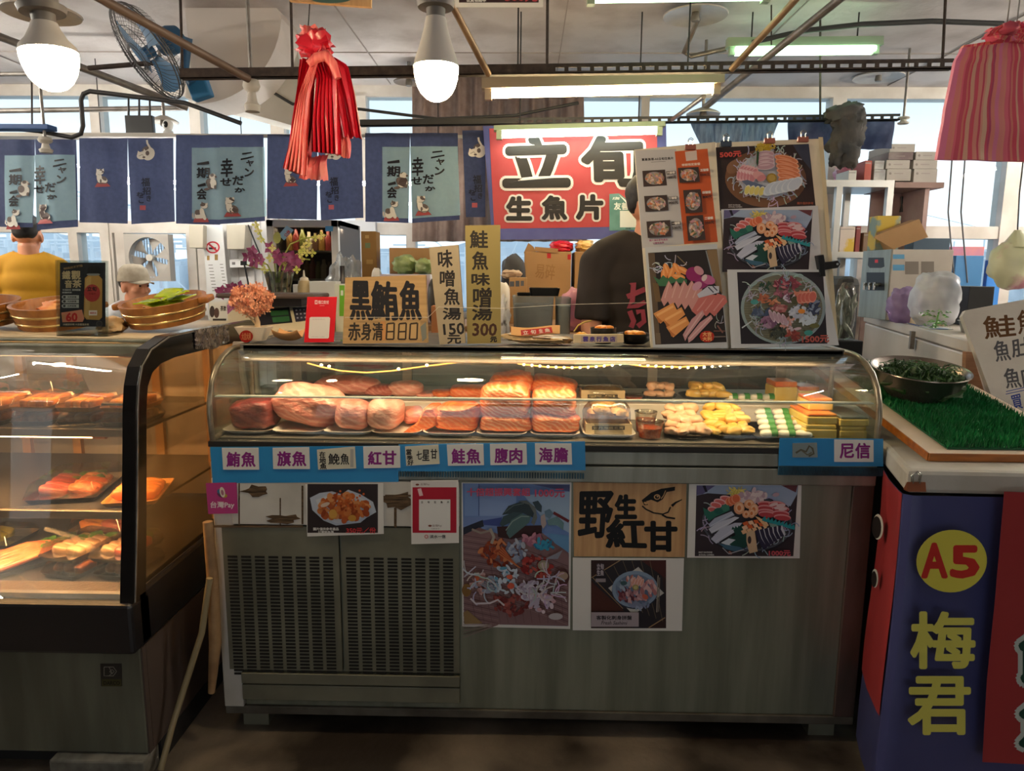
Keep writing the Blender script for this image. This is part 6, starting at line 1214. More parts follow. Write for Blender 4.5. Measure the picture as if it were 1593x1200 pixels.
# ================================================================ standing on top of the long case
ZTP = ZT + .0108; CB = M('corrugated_card', (186, 152, 104), .8, col2=(166, 132, 88), scale=2.5, stretch=(.4, .4, 26)); CBG = M('grey_card', (176, 160, 134), .8, col2=(150, 136, 112), scale=4); CBY = M('olive_card', (150, 132, 74), .6, col2=(136, 120, 66), scale=3); CBX = M('plain_cardboard', (170, 132, 90), .8, col2=(152, 116, 76), scale=3)
def onto(quad, Y, lean=.05): return (0, Y, ZTP), (0, -1, lean)
def stand(name, lb, q, Y, th, m, lean=.05, cat='sign'):
    t, P = board(name, lb, cat, q, (0, Y, ZTP), (0, -1, lean), th, m); return t, P
t, P = stand('card_sign', 'wide cardboard sign with bold black characters for bluefin tuna', [(537, 432), (662, 428), (665, 533.5), (533, 535)], 2.26, .028, CB)
P.org(400, 300, 3.9825)
for ch, r in (('黑', [(588, 550), (694, 552), (706, 786), (578, 782)]), ('鮪', [(716, 552), (856, 556), (880, 786), (700, 786)]), ('魚', [(890, 550), (1008, 552), (1016, 784), (884, 786)])): P.text(ch, r, (34, 32, 34), 7, 10)
P.rect(800, 796, 1010, 914, (192, 158, 108)).line([(780, 796), (784, 914)], 30, (196, 140, 84))
for ch, r in (('赤', (566, 806, 640, 914)), ('身', (646, 806, 706, 914)), ('清', (716, 806, 778, 914))): P.text(ch, r, (50, 44, 38), 2.5)
for i, x in enumerate((806, 880, 950)):
    d = 44
    for seg in (((x, 812), (x + d, 808)), ((x - 4, 862), (x + d - 2, 860)), ((x - 6, 908), (x + d - 4, 908)), ((x, 812), (x - 6, 908)), ((x + d, 808), (x + d - 4, 908))):
        if i == 2 and seg[0][1] == 862: continue
        P.line(list(seg), 10, (62, 48, 36))
P.poly([(1012, 830), (1046, 800), (1050, 900), (1024, 922)], (124, 126, 116)); P.build('lettering', t)
t, P = stand('card_sign', 'narrow grey cardboard sign reading miso fish soup 150', [(667, 385), (713, 381), (724, 534), (684, 536.5)], 2.27, .02, CBG); P.org(400, 300, 3.9825)
for ch, r in (('味', [(1120, 364), (1206, 350), (1210, 460), (1124, 466)]), ('噌', (1134, 482, 1222, 580)), ('魚', (1160, 594, 1254, 694)), ('湯', (1152, 712, 1262, 786)), ('150', [(1152, 816), (1280, 806), (1284, 876), (1158, 880)]), ('元', (1180, 884, 1262, 934))): P.text(ch, r, (38, 34, 32), 2.6)
P.build('lettering', t)
t, P = stand('card_sign', 'tall olive cardboard sign reading salmon miso soup 300', [(723.5, 351), (778, 350), (779, 534), (727, 535)], 2.28, .022, CBY); P.org(400, 300, 3.9825)
for ch, r in (('鮭', (1320, 236, 1428, 342)), ('魚', (1334, 366, 1430, 476)), ('味', (1330, 500, 1440, 574)), ('噌', (1340, 590, 1450, 694)), ('湯', (1334, 696, 1454, 790)), ('300', [(1336, 810), (1486, 812), (1480, 886), (1336, 886)]), ('元', (1446, 894, 1484, 924))): P.text(ch, r, (40, 34, 26) if ch != '300' else (70, 42, 26), 3)
P.build('lettering', t)
ln = [at(536, 494, 2.252), at(666, 494, 2.252), at(682, 478, 2.262), at(779, 480, 2.268), at(880, 474, 2.262), at(1006, 471, 2.27)]
B().tube(ln, .0008, 5).build('white_string', M('white_string', (216, 206, 190), .6), None, label='thin white string tied round the card signs', cat='string')
t, P = stand('payment_stand', 'red acrylic payment stand with a white blank panel', [(478, 462), (524, 462), (519, 532.5), (473, 533)], 2.25, .004, M('red_acrylic', (206, 26, 36), .25), .12, 'stand'); P.org(310, 330, 5.216)
P.text('街口支付', (966, 718, 1050, 746), (226, 190, 190), .8).rect(938, 716, 960, 748, (226, 190, 190)).rect(944, 724, 954, 740, (206, 40, 46)).line([(976, 760), (1016, 760)], 3, (220, 150, 150))
P.poly([(906, 852), (1054, 852), (1062, 862), (1052, 1018), (1044, 1026), (894, 1026), (886, 1016), (896, 860)], (208, 202, 198)); P.text('掃碼付款', (906, 1010, 1020, 1016), (180, 170, 168), .2).text('立旬生魚片', (918, 866, 1020, 876), (180, 170, 168), .2); P.build('printed_panel', t)
b = B(); p = t.location; b.bb(p.x - .04, p.x + .06, 2.262, 2.33, ZTP, ZTP + .003); b.build('base', glassy('acrylic'), t)
# boat pot with peach flowers
p = at(391, 535, 2.27); p.z = ZTP; pt = thing('flower_pot', 'white boat shaped pot with a red seal and dried peach flowers', 'flower pot', p)
w = .052; h = .046; PT = M('cream_ceramic', (226, 212, 190), .35)
b = B(); b.rings([rr(p.x, p.y + .03, p.z, .065, .04, .006), rr(p.x, p.y + .03, p.z + h, .108, .07, .006), rr(p.x, p.y + .03, p.z + h, .098, .06, .006), rr(p.x, p.y + .03, p.z + .02, .07, .04, .006)]); b.build('pot', PT, pt, bevel=.001)
P = Pr((p.x, p.y - .0095, p.z + h / 2), (0, -1, -.33), 6); P.ell(383, 523.5, 10.5, 9.5, (170, 40, 34), 0, 24); P.text('大吉大利', (376, 518, 390, 529), (206, 130, 90), .3); P.build('seal_print', pt)
FL = M('peach_petals', (236, 176, 136), .6, col2=(222, 146, 112), scale=40); random.seed(21); b = B(); c = V((p.x - .004, p.y + .03, p.z + .125))
for i in range(330):
    d = V((random.gauss(0, 1), random.gauss(0, 1), random.gauss(0, 1))).normalized(); q = c + V((d.x * .066, d.y * .05, d.z * .05 + .008)) * random.uniform(.7, 1.08); R_ = rot(random.uniform(0, 360), random.uniform(0, 360), random.uniform(0, 360))
    for k in range(4): a_ = rad(90 * k); s_ = .0085; b.add([q, q + R_ @ V((s_ * math.cos(a_ - .5), s_ * math.sin(a_ - .5), .001)), q + R_ @ V((s_ * 1.3 * math.cos(a_), s_ * 1.3 * math.sin(a_), .003)), q + R_ @ V((s_ * math.cos(a_ + .5), s_ * math.sin(a_ + .5), .001))], [(0, 1, 2, 3)])
b.build('blossoms', FL, pt, kind='stuff')
b = B(); b.tube([(p.x + .01, p.y + .03, p.z + .02), (p.x + .012, p.y + .03, p.z + .06), (p.x, p.y + .03, p.z + .11)], [.012, .009, .006], 8); b.tube([(p.x + .01, p.y + .03, p.z + .05), (p.x - .02, p.y + .02, p.z + .09), (p.x - .04, p.y + .02, p.z + .12)], .004, 6); b.build('stem', M('pale_stem', (206, 176, 136), .6), pt, smooth=60)
# folded kraft boat
p = at(449, 533, 2.29); p.z = ZTP; b = B(); R_ = rot(0, 0, -12)
def kb(u, v): q = V(((u - .5) * .10 * (1 - .15 * abs(v - .5)), (v - .5) * .05, abs(v - .5) ** 1.5 * .07 + abs(u - .5) ** 2 * .05 + .001)); return p + R_ @ q
b.sheet(kb, 12, 8, (0, 0, .0015)); b.build('paper_boat', M('kraft_paper', (206, 154, 100), .6), None, smooth=40, label='small folded kraft paper boat beside the red payment stand', cat='paper tray')
B().bb(p.x + .06, p.x + .13, 2.30, 2.34, ZTP, ZTP + .012).build('paper_slip', PAPER, None, label='white paper slip right of the red payment stand', cat='paper')
# dried seafood bag
p = at(836, 534, 2.26); p.z = ZTP; t = thing('dried_fish_bag', 'flat bag of dried seafood with a red shop label', 'bag', p); b = B()
b.ell(p + V((0, .05, .014)), (.112, .05, .014), rot(0, 3, 0), 30, 14, .16, 34, .8, 5); b.build('bag', M('dried_fish', (150, 122, 84), .5, col2=(204, 176, 128), scale=16, bump=.6, coat=.5), t, smooth=50)
b = B(); b.sheet(lambda u, v: at(795 + 76 * u, 521 - 13 * v + 2 * math.sin(u * 5), 2.268 + .03 * v), 12, 4, (0, .002, -.002)); b.build('header', M('tan_header', (216, 166, 108), .5), t, smooth=50)
c4 = [at(810, 514, 2.262), at(858, 509, 2.262), at(860, 517.5, 2.258), at(811, 522, 2.258)]; nn = (c4[1] - c4[0]).cross(c4[3] - c4[0]).normalized(); nn = -nn if nn.y > 0 else nn
B().prism(c4, -nn * .002).build('shop_label', M('label_red', (196, 44, 40), .45), t); P = Pr(c4[0], nn, 2)
for ch, r in (('立', [(813, 515), (821, 514.2), (822, 520), (814, 521)]), ('旬', [(825, 513.8), (833, 513), (834, 519), (826, 520)]), ('生', [(838, 512.5), (844, 512), (845, 517.5), (839, 518.3)]), ('魚', [(847, 511.5), (855, 510.8), (856, 516.5), (848, 517.3)])): P.text(ch, r, (226, 206, 190), .25)
P.build('label_print', t)
# wooden block sign
t, P = stand('block_sign', 'pale wooden block with purple lettering before the black bowl', [(893, 521), (970, 520.5), (970.5, 533), (892.5, 534)], 2.24, .022, BALSA, 0)
P.rect(904, 522.5, 960, 532.5, (186, 166, 150))
for i, ch in enumerate('雲泉行魚店'): P.text(ch, (907 + 10.5 * i, 524, 915 + 10.5 * i, 531.5), (84, 66, 140), .35)
P.build('lettering', t)
# fruit, bowls
FR = M('orange_rind', (232, 170, 30), .45, bump=.3, bscale=160)
def fruit(px, py, Y, r, lb, z): p = at(px, py, Y); t = thing('tangerine', lb, 'fruit', (p.x, Y, z)); B().lathe([(.001, .0), (r * .5, .002), (r * .95, r * .6), (r, r * .9), (r * .85, r * 1.45), (r * .4, r * 1.75), (.001, r * 1.7)], (p.x, Y, z), 22).build('fruit', FR, t, smooth=180); B().cyl((p.x, Y, z + r * 1.68), (p.x, Y, z + r * 1.8), .003, n=8).build('stem', M('leaf_dark', (50, 70, 30), .6), t)
fruit(905, 512, 2.30, .0215, 'small yellow orange tangerine left of the black bowl', ZTP)
CRK = M('black_bowl', (20, 18, 18), .3); MNG = M('mango_orange', (236, 150, 24), .35, col2=(226, 120, 16), scale=30, coat=.4)
def bowl(px, Y, r, h, lb, seed, flat=False):
    p = at(px, 530, Y); c = V((p.x, Y, ZTP)); t = thing('black_bowl', lb, 'bowl', c); B().lathe([(.001, 0), (r * .6, 0), (r * .95, h * .4), (r, h), (r * .95, h), (r * .88, h * .45), (.001, h * .3)], c, 32).build('bowl', CRK, t, smooth=50); random.seed(seed); b = B()
    for i in range(9): a_ = random.uniform(0, 6.28); k = random.uniform(.1, .6); b.ell(c + V((r * k * math.cos(a_), r * k * math.sin(a_), h * .95)), (.018, .012, .009), rot(random.uniform(-20, 20), 0, random.uniform(0, 180)), 12, 8, .1, 12, .8, i)
    b.build('orange_roe', MNG, t, smooth=60, kind='stuff')
bowl(938, 2.31, .042, .052, 'black bowl heaped with orange pieces behind the wooden block', 5); bowl(986, 2.31, .056, .034, 'wide black bowl of orange strips beside the poster boards', 8)
B().tube([at(x, y, 2.42) for x, y in ((893, 516), (900, 506), (910, 501), (920, 499))], .003, 6).build('wire_loop', M('yellow_wire', (190, 160, 80), .4), None, smooth=60, label='thin bent yellow wire behind the tangerine', cat='wire')
# ---------------------------------------------------------------- the two menu boards
LEAN = (0, -1, .16); FOAMB = M('cream_foam_board', (216, 206, 184), .5)
ta, P = board('menu_board', 'left leaning menu board with a price list above a sashimi photo', 'menu board', [(987, 233), (1113, 221), (1134, 541), (1013, 546.5)], (0, 2.2135, ZTP - .004), LEAN, .008, FOAMB)
P.org(985, 215, 7.06).poly([(20, 135), (470, 118), (560, 1165), (100, 1210)], (186, 184, 186)).poly([(456, 146), (816, 116), (930, 1140), (560, 1166)], (196, 92, 52))
P.text('富基漁港-A5立旬生魚片', [(94, 222), (440, 206), (442, 234), (96, 250)], (44, 40, 42), 1).line([(196, 264), (356, 256)], 4, (110, 104, 104)).poly([(568, 150), (696, 136), (704, 238), (582, 252)], (206, 190, 184)).text('季節限定套餐', [(532, 284), (734, 268), (736, 296), (536, 308)], (222, 190, 176), 1.5)
PC = [(170, 150, 120), (200, 120, 80), (210, 190, 180), (150, 110, 100), (220, 170, 140), (90, 100, 70), (190, 140, 150)]
def mini(P, q, seed):
    P.poly(q, (66, 54, 52)); rn = random.Random(seed); cx = sum(a for a, _ in q) / 4; cy = sum(b_ for _, b_ in q) / 4; w = abs(q[1][0] - q[0][0]) * .42; h = abs(q[3][1] - q[0][1]) * .4; P.ell(cx, cy, w, h, (150, 146, 146), 0, 18)
    for i in range(44): a_ = rn.uniform(0, 6.28); k = rn.random() ** .5 * .9; P.ell(cx + w * k * math.cos(a_), cy + h * k * math.sin(a_), rn.uniform(10, 30), rn.uniform(7, 15), rn.choice(PC), rn.uniform(0, 180), 7)
for i, (q, lbt, pr) in enumerate(([[(100, 360), (350, 346), (372, 520), (114, 536)], '六號餐', '1000元'], [[(118, 640), (370, 626), (386, 796), (134, 812)], '三號餐', '800元'], [[(142, 920), (402, 904), (416, 1084), (158, 1100)], '一號餐', '500元'], [[(484, 336), (712, 324), (726, 486), (504, 500)], '五號餐', '1500元'], [[(540, 582), (734, 570), (756, 822), (568, 834)], '四號餐', '800元'], [[(572, 868), (756, 854), (784, 1126), (594, 1140)], '二號餐', '350元'])):
    mini(P, q, i + 3); x, y = q[1]
    P.poly([(x + 12, y + 22), (x + 112, y + 16), (x + 114, y + 52), (x + 14, y + 58)], (60, 54, 52) if i < 3 else (196, 92, 52)).text(lbt, [(x + 16, y + 26), (x + 106, y + 20), (x + 108, y + 48), (x + 18, y + 54)], (216, 210, 204), 1.6).text(pr, [(x + 18, y + 76), (x + 118, y + 68), (x + 120, y + 98), (x + 22, y + 106)], (52, 44, 44), 1.6)
P.text('圖片僅供參考產品', [(168, 1126), (366, 1114), (368, 1134), (170, 1146)], (150, 90, 120), .8).text('以實物為準', [(206, 1156), (326, 1148), (328, 1168), (208, 1176)], (150, 90, 120), .8)
P.org(1000, 380, 7.06).poly([(14, 44), (800, 8), (920, 1140), (106, 1172)], (186, 190, 196)).poly([(48, 106), (800, 64), (906, 1080), (128, 1108)], (44, 38, 38)).poly([(48, 106), (120, 110), (180, 1100), (128, 1108)], (96, 80, 64)).poly([(690, 76), (800, 66), (860, 560), (760, 420)], (130, 108, 80)).line([(680, 80), (760, 400)], 12, (130, 140, 146)).poly([(96, 430), (160, 440), (190, 640), (130, 640)], (110, 88, 60)).poly([(128, 980), (180, 980), (190, 1100), (140, 1104)], (110, 94, 76)).line([(366, 140), (470, 240)], 12, (120, 104, 80))
threads(P, 260, 260, 150, 80, 22, (200, 204, 214), 90, 9, 2, .3); threads(P, 800, 760, 70, 120, 8, (190, 190, 200), 90, 6, 4)
for (x, y, r) in ((250, 290, 70), (300, 330, -70), (360, 280, 60), (430, 300, 30), (220, 350, 90), (380, 370, 10)): P.ell(x, y, 72, 34, (222, 140, 76), r).ell(x - 4, y - 8, 56, 12, (232, 166, 106), r)
leaf(P, [(100, 360), (170, 400), (210, 350), (260, 390), (300, 360), (350, 400), (400, 370), (470, 400), (470, 440), (330, 430), (230, 470), (170, 470)], (66, 110, 78))
for i in range(5): x = 240 + i * 76; P.poly([(x + 30 + i * 8, 410 - i * 2), (x + 70 + i * 8, 470), (x + 50, 600 + i * 10), (x - 20, 690 + i * 12), (x - 54, 620 + i * 14), (x - 20, 520)], (194, 140, 136)); P.line([(x + 36 + i * 8, 430), (x - 10, 600)], 12, (208, 166, 160))
for i in range(3): x = 560 + i * 90; P.poly([(x + 60, 560 - i * 6), (x + 150, 560 + i * 10), (x + 170, 640), (x + 30, 800), (x - 40, 740)], (190, 108, 104)); P.line([(x + 130, 600), (x + 20, 740)], 14, (204, 142, 136))
P.ell(540, 340, 84, 78, (138, 40, 98), 10).ell(600, 300, 60, 40, (188, 138, 150), 40).ell(640, 430, 110, 60, (140, 46, 104), -30).ell(700, 400, 80, 50, (176, 96, 140), 20).ell(580, 470, 60, 40, (196, 150, 172), -40).ell(660, 380, 26, 40, (206, 190, 190), 30).poly([(580, 560), (700, 470), (820, 470), (820, 540), (600, 600)], (186, 188, 204)).line([(700, 480), (760, 540)], 12, (60, 60, 80)).line([(750, 470), (800, 520)], 12, (60, 60, 80))
for i, (x, y) in enumerate(((120, 770), (210, 820), (260, 920))): P.poly([(x - 16, y), (x + 200, y - 120), (x + 240, y - 40), (x + 60, y + 110)], (216, 146, 84)); P.line([(x + 20, y + 20), (x + 200, y - 80)], 26, (230, 172, 112)); P.poly([(x + 10, y + 20), (x + 40, y + 100), (x + 90, y + 90)], (180, 110, 60))
for x0 in (0, 90): P.poly([(640 + x0, 730 + x0 * .6), (660 + x0, 780 + x0 * .5), (480 + x0 * .6, 1010 + x0 * .5), (450 + x0 * .4, 1070 + x0 * .2), (424 + x0 * .6, 1000 + x0 * .4), (520 + x0, 830 + x0 * .4)], (190, 142, 146)); P.line([(630 + x0, 760 + x0 * .6), (450 + x0 * .5, 1020 + x0 * .3)], 14, (208, 172, 172))
P.ell(688, 1020, 82, 64, (176, 44, 30), 0, 10); P.text('大吉', (640, 972, 736, 1018), (222, 170, 110), 2).text('大利', (640, 1024, 736, 1066), (222, 170, 110), 2).line([(800, 900), (860, 980)], 16, (130, 90, 80)).line([(760, 960), (890, 960)], 8, (130, 90, 80)).line([(760, 1024), (890, 1020)], 12, (120, 106, 100)); P.build('printed_sheets', ta)
tb_, P = board('menu_board', 'right leaning menu board with three stacked sashimi photos', 'menu board', [(1114, 222), (1270, 216), (1278, 216), (1302, 537), (1132, 543)], (0, 2.2245, ZTP - .004), LEAN, .008, FOAMB)
P.org(1105, 210, 5.455).poly([(40, 106), (836, 76), (894, 606), (78, 644)], (56, 46, 46)).poly([(700, 84), (836, 78), (856, 300), (760, 180)], (64, 70, 88)).ell(470, 370, 345, 245, (126, 90, 66), 2, 34).ell(200, 270, 72, 50, (140, 104, 80), -40)
threads(P, 490, 350, 285, 225, 90, (200, 204, 216), 80, 9, 7, .62); P.ell(480, 350, 250, 190, (196, 200, 210), 0, 30); threads(P, 490, 350, 270, 210, 110, (206, 210, 222), 60, 7, 17, .7)
for i in range(70): P.ell(450 + random.Random(i).gauss(0, 36), 112 + random.Random(i + 99).gauss(0, 16), 16, 7, random.Random(i).choice([(196, 166, 50), (214, 190, 80)]), i * 20, 7)
slices(P, 250, 330, 26, 6, 5, 30, 76, 24, (196, 130, 140), (216, 176, 182), (220, 190, 196)); slices(P, 450, 180, 2, 32, 4, 80, 34, -6, (182, 146, 158), (206, 186, 194), (204, 176, 186)); slices(P, 630, 220, 6, 38, 6, 105, 32, 14, (206, 122, 84), (226, 164, 134), (222, 150, 114))
P.poly([(380, 150), (400, 160), (390, 290), (376, 250)], (50, 80, 54)); P.ell(400, 360, 56, 36, (210, 156, 158), 20).ell(420, 380, 40, 26, (196, 130, 136), -20).ell(506, 380, 44, 42, (150, 124, 50)).ell(506, 378, 30, 28, (176, 150, 80)).poly([(250, 404), (300, 394), (460, 450), (420, 470), (300, 450)], (96, 108, 136)); slices(P, 300, 480, 40, 4, 4, 24, 46, 20, (204, 192, 110), (214, 214, 200)); slices(P, 500, 470, 50, -10, 5, 44, 80, 50, (186, 198, 214), (208, 216, 226))
P.text('500元', [(66, 164), (246, 152), (248, 198), (72, 208)], (206, 84, 76), 2.4).text('SHOT ON PHONE', (140, 602, 240, 612), (180, 176, 176), .6).text('AI DUAL CAMERA', (140, 618, 256, 628), (180, 176, 176), .6).text('圖片僅供參考', (720, 582, 854, 602), (150, 80, 60), .8)
P.poly([(78, 644), (894, 612), (926, 1160), (118, 1170)], (200, 202, 206))
P.ox, P.oy, P.sc = 1105 + (94 - 140 * .575) / 5.455, 210 + (648 - 86 * .565) / 5.455, .565 / 5.455
platter(P, False)
P.org(1105, 410, 6.637).poly([(146, 80), (1126, 80), (1284, 850), (186, 882)], (196, 200, 206)).poly([(246, 106), (1122, 104), (1166, 834), (286, 838)], (40, 36, 44)).ell(716, 470, 432, 372, (142, 160, 164), 0, 44).ell(716, 474, 400, 344, (112, 112, 96), 0, 44)
for i in range(24): y = 190 + i * 25; hw = 395 * (1 - ((y - 474) / 344) ** 2) ** .5 if abs(y - 474) < 344 else 0; hw and P.line([(716 - hw, y), (716 + hw, y)], 5, (134, 132, 112))
threads(P, 470, 330, 110, 120, 26, (184, 194, 206), 110, 7, 3, .1); threads(P, 760, 170, 130, 60, 22, (186, 204, 220), 100, 7, 4, .1); threads(P, 930, 270, 80, 60, 14, (180, 196, 210), 90, 7, 5, .1); threads(P, 450, 620, 70, 100, 24, (184, 190, 204), 100, 7, 6, .1); threads(P, 690, 790, 80, 40, 12, (180, 188, 200), 90, 7, 8, .1); P.line([(290, 676), (390, 606)], 12, (196, 204, 214))
rn = random.Random(31)
for (cx, cy, rx, ry, n, cols, L) in ((690, 230, 70, 60, 24, [(150, 70, 88), (110, 48, 66), (190, 120, 130)], 40), (810, 220, 60, 50, 22, [(166, 84, 96), (126, 60, 74)], 40), (530, 250, 60, 46, 18, [(40, 70, 58), (60, 84, 66)], 28), (700, 330, 90, 40, 20, [(170, 110, 124), (140, 84, 104)], 34), (910, 370, 100, 56, 30, [(186, 96, 84), (166, 76, 72), (206, 130, 112)], 44), (490, 380, 60, 40, 20, [(180, 110, 80), (160, 90, 70)], 34), (600, 420, 50, 30, 14, [(190, 120, 90), (206, 146, 116)], 30), (660, 480, 80, 40, 24, [(176, 110, 112), (190, 140, 140), (150, 84, 90)], 44), (470, 520, 80, 40, 20, [(70, 84, 112), (96, 110, 136)], 46), (860, 520, 90, 60, 30, [(176, 184, 206), (196, 202, 218)], 50), (1010, 470, 60, 60, 22, [(56, 64, 92), (130, 146, 170)], 46), (560, 620, 80, 70, 30, [(146, 110, 140), (166, 134, 160), (120, 84, 116)], 50), (950, 600, 80, 50, 24, [(176, 190, 210), (190, 204, 220)], 50), (760, 660, 80, 70, 28, [(196, 176, 190), (206, 150, 140), (214, 196, 204)], 48), (640, 730, 80, 50, 30, [(40, 44, 44), (64, 70, 62)], 34), (800, 760, 70, 40, 20, [(140, 66, 60), (116, 50, 48)], 40), (750, 390, 60, 40, 16, [(196, 190, 210), (120, 80, 110)], 36)):
    for i in range(n): a_ = rn.uniform(0, 6.28); k = rn.random() ** .5; P.ell(cx + rx * k * math.cos(a_), cy + ry * k * math.sin(a_), L * rn.uniform(.5, 1.1), L * rn.uniform(.2, .35), rn.choice(cols), rn.uniform(0, 180), 8)
P.ell(396, 420, 40, 26, (70, 140, 140)).ell(940, 730, 44, 26, (60, 140, 136)).ell(690, 554, 54, 30, (70, 56, 44)).ell(870, 514, 36, 24, (206, 130, 50)).ell(800, 404, 36, 40, (70, 70, 50)).ell(1000, 660, 50, 24, (100, 100, 60))
slices(P, 570, 560, 44, 14, 4, 20, 70, -24, (176, 146, 164), (206, 186, 200)); slices(P, 860, 380, 40, -4, 4, 40, 60, 10, (190, 100, 90), (210, 146, 130)); P.text('1500元', [(872, 764), (1140, 756), (1144, 824), (876, 832)], (170, 84, 76), 3.4); P.build('printed_sheets', tb_)
P = Pr((0, 2.2245, ZTP - .004), LEAN, 300); P.poly([(1270, 216), (1277, 216), (1301, 537), (1296, 537)], (210, 196, 160)); P.build('edge_strip', tb_)
clip(1074, 233, 2.252, .032, PKC, 'pinkish binder clip on the top of the left menu board'); clip(1129, 228, 2.254, .034, BKC, 'blue grey binder clip between the two menu boards'); clip(1197, 223, 2.256, .032, PKC, 'copper binder clip above the price 500 photo'); clip(1249, 221, 2.257, .032, PKC, 'copper binder clip at the right top of the right menu board')
c = at(1287, 413, 2.235); t = thing('bulldog_clip', 'large black bulldog clip on the right edge of the menu board', 'clip', c)
b = B(); b.prism([at(x, y, 2.228) for x, y in ((1272, 398), (1282, 396), (1284, 408), (1296, 407), (1304, 405), (1308, 411), (1304, 417), (1290, 419), (1284, 420), (1285, 430), (1276, 431))], (0, .03, 0)); b.build('jaws', BLACK, t, bevel=.002); B().cyl(at(1303, 411, 2.226), at(1303, 411, 2.262), .0035, n=10).build('rivet', CHROME, t)
# ================================================================ work area behind the case
WK = M('worn_wood_top', (150, 112, 78), .6, col2=(120, 86, 58), scale=5, stretch=(1, 6, 6))
t = thing('work_table', 'worn brown work table behind the long display case', 'table', (-.36, 3.05, 0)); ZW = 1.15
B().bb(-1.02, .25, 2.82, 3.30, ZW - .03, ZW).build('table_top', WK, t, bevel=.003)
for x in (-.98, .21):
    for y in (2.86, 3.26): B().bb(x - .025, x + .025, y - .025, y + .025, 0, ZW - .03).build('leg', STEEL, t)
def bx(name, lb, px0, y0, px1, y1, Y, dep, m, cat='box', z0=None, group=None, bev=.003, pr=None):
    p, q = at(px0, y1, Y), at(px1, y0, Y); zb_ = p.z if z0 is None else z0
    t = thing(name, lb, cat, ((p.x + q.x) / 2, Y + dep / 2, zb_), group); B().bb(p.x, q.x, Y, Y + dep, zb_, q.z).build('box_body', m, t, bevel=bev)
    if pr: P = Pr((0, Y, 0), FN, 3); pr(P); P.build('printed_face', t)
    return t
ZWt = ZW + .001
# scale
sc = thing('shop_scale', 'cream weighing scale with green displays behind the flower pot', 'scale', (at(430, 500, 3.0).x, 3.02, ZWt)); SCR = M('cream_scale', (214, 196, 160), .45); SD = M('scale_dark', (46, 40, 40), .4)
n = V((0, -1, .55)).normalized(); c4 = [at(395, 478, 2.98), at(500, 472, 2.98), at(500, 500, 2.90), at(392, 508, 2.90)]
p0, p1 = at(330, 512, 2.9), at(497, 512, 2.9)
b = B(); b.rings([[V((x, y, ZWt)) for x, y in ((p0.x, 2.9), (p1.x, 2.9), (p1.x, 3.2), (p0.x, 3.2))], [V((x, y, z)) for x, y, z in ((p0.x, 2.9, ZWt + .035), (p1.x, 2.9, ZWt + .035), (p1.x, 3.2, ZWt + .13), (p0.x, 3.2, ZWt + .13))]]); b.build('scale_body', SCR, sc, bevel=.006)
sn = V((0, -.095, .30)).normalized(); P = Pr((p0.x, 2.9, ZWt + .035), V((0, -.3, .95)) if False else V((0, -.095 / .3, 1)), 3)
P.poly([(398, 482), (450, 478), (455, 502), (392, 508)], (40, 36, 40)).poly([(420, 484), (448, 482), (449, 490), (422, 492)], (58, 106, 62)).poly([(423, 494), (450, 492), (451, 500), (425, 502)], (58, 106, 62)).poly([(455, 479), (482, 477), (486, 498), (460, 501)], (52, 48, 60))
for i in range(3):
    for j in range(4): P.ell(461 + j * 6 + i, 483 + i * 6 - j * .4, 1.6, 1.3, (190, 190, 196), 0, 8)
P.build('keypad', sc)
q0, q1 = at(346, 461, 3.05), at(496, 458, 3.05); b = B(); b.bb(q0.x, q1.x, 2.98, 3.22, ZWt + .155, ZWt + .175); b.build('weighing_pan', M('scale_pan', (92, 76, 70), .5, col2=(76, 62, 56), scale=5), sc, bevel=.008)
b = B(); b.bb(q0.x + .08, q1.x - .08, 3.06, 3.16, ZWt + .12, ZWt + .156); b.build('pan_support', SD, sc)
# crystal vase with orchids
vc = at(432, 455, 3.42); VZ = 1.17
bench = thing('rear_bench', 'long wooden bench behind the work table', 'bench', (.0, 3.62, 0)); B().bb(-1.55, 1.25, 3.36, 3.9, VZ - .03, VZ).build('bench_top', WK, bench, bevel=.003)
for x in (-1.5, 1.2):
    for y in (3.4, 3.86): B().bb(x - .025, x + .025, y - .025, y + .025, 0, VZ - .03).build('leg', STEEL, bench)
v = thing('flower_vase', 'cut crystal vase of purple and yellow orchids behind the scale', 'vase', (vc.x, 3.45, VZ + .001)); c = (vc.x, 3.45, VZ + .001); hv = at(432, 423, 3.45).z - VZ
b = B(); rs = []
for r, z in ((.001, 0), (.036, 0), (.04, hv * .3), (.05, hv * .7), (.064, hv), (.058, hv), (.044, hv * .6), (.03, .012), (.001, .012)):
    rs.append([V((c[0] + r * (1 + .10 * (k % 2)) * math.cos(2 * math.pi * k / 28), c[1] + r * (1 + .10 * (k % 2)) * math.sin(2 * math.pi * k / 28), c[2] + z)) for k in range(28)])
b.rings(rs); b.build('vase', glassy('crystal', (226, 232, 226), .4, .02), v)
STM = M('orchid_stem', (150, 160, 70), .5); OP = M('orchid_purple', (120, 34, 84), .5, col2=(164, 76, 122), scale=30); OY = M('orchid_yellow', (222, 206, 130), .5, col2=(190, 196, 80), scale=30)
b = B(); tips = [[(430, 440), (426, 400), (408, 372), (398, 346)], [(432, 440), (440, 400), (452, 380), (470, 372), (492, 368), (508, 366)], [(430, 440), (416, 412), (396, 404), (378, 398)], [(434, 440), (446, 410), (462, 402), (482, 404)], [(431, 440), (420, 420), (400, 418), (384, 412)], [(433, 440), (436, 410), (446, 396), (456, 392)]]
for tp in tips: b.tube([at(x, y, 3.45 - .02 * (i % 2)) for i, (x, y) in enumerate(tp)], .0035, 6)
b.build('stem', STM, v, smooth=60, kind='stuff')
random.seed(6); bp, by = B(), B()
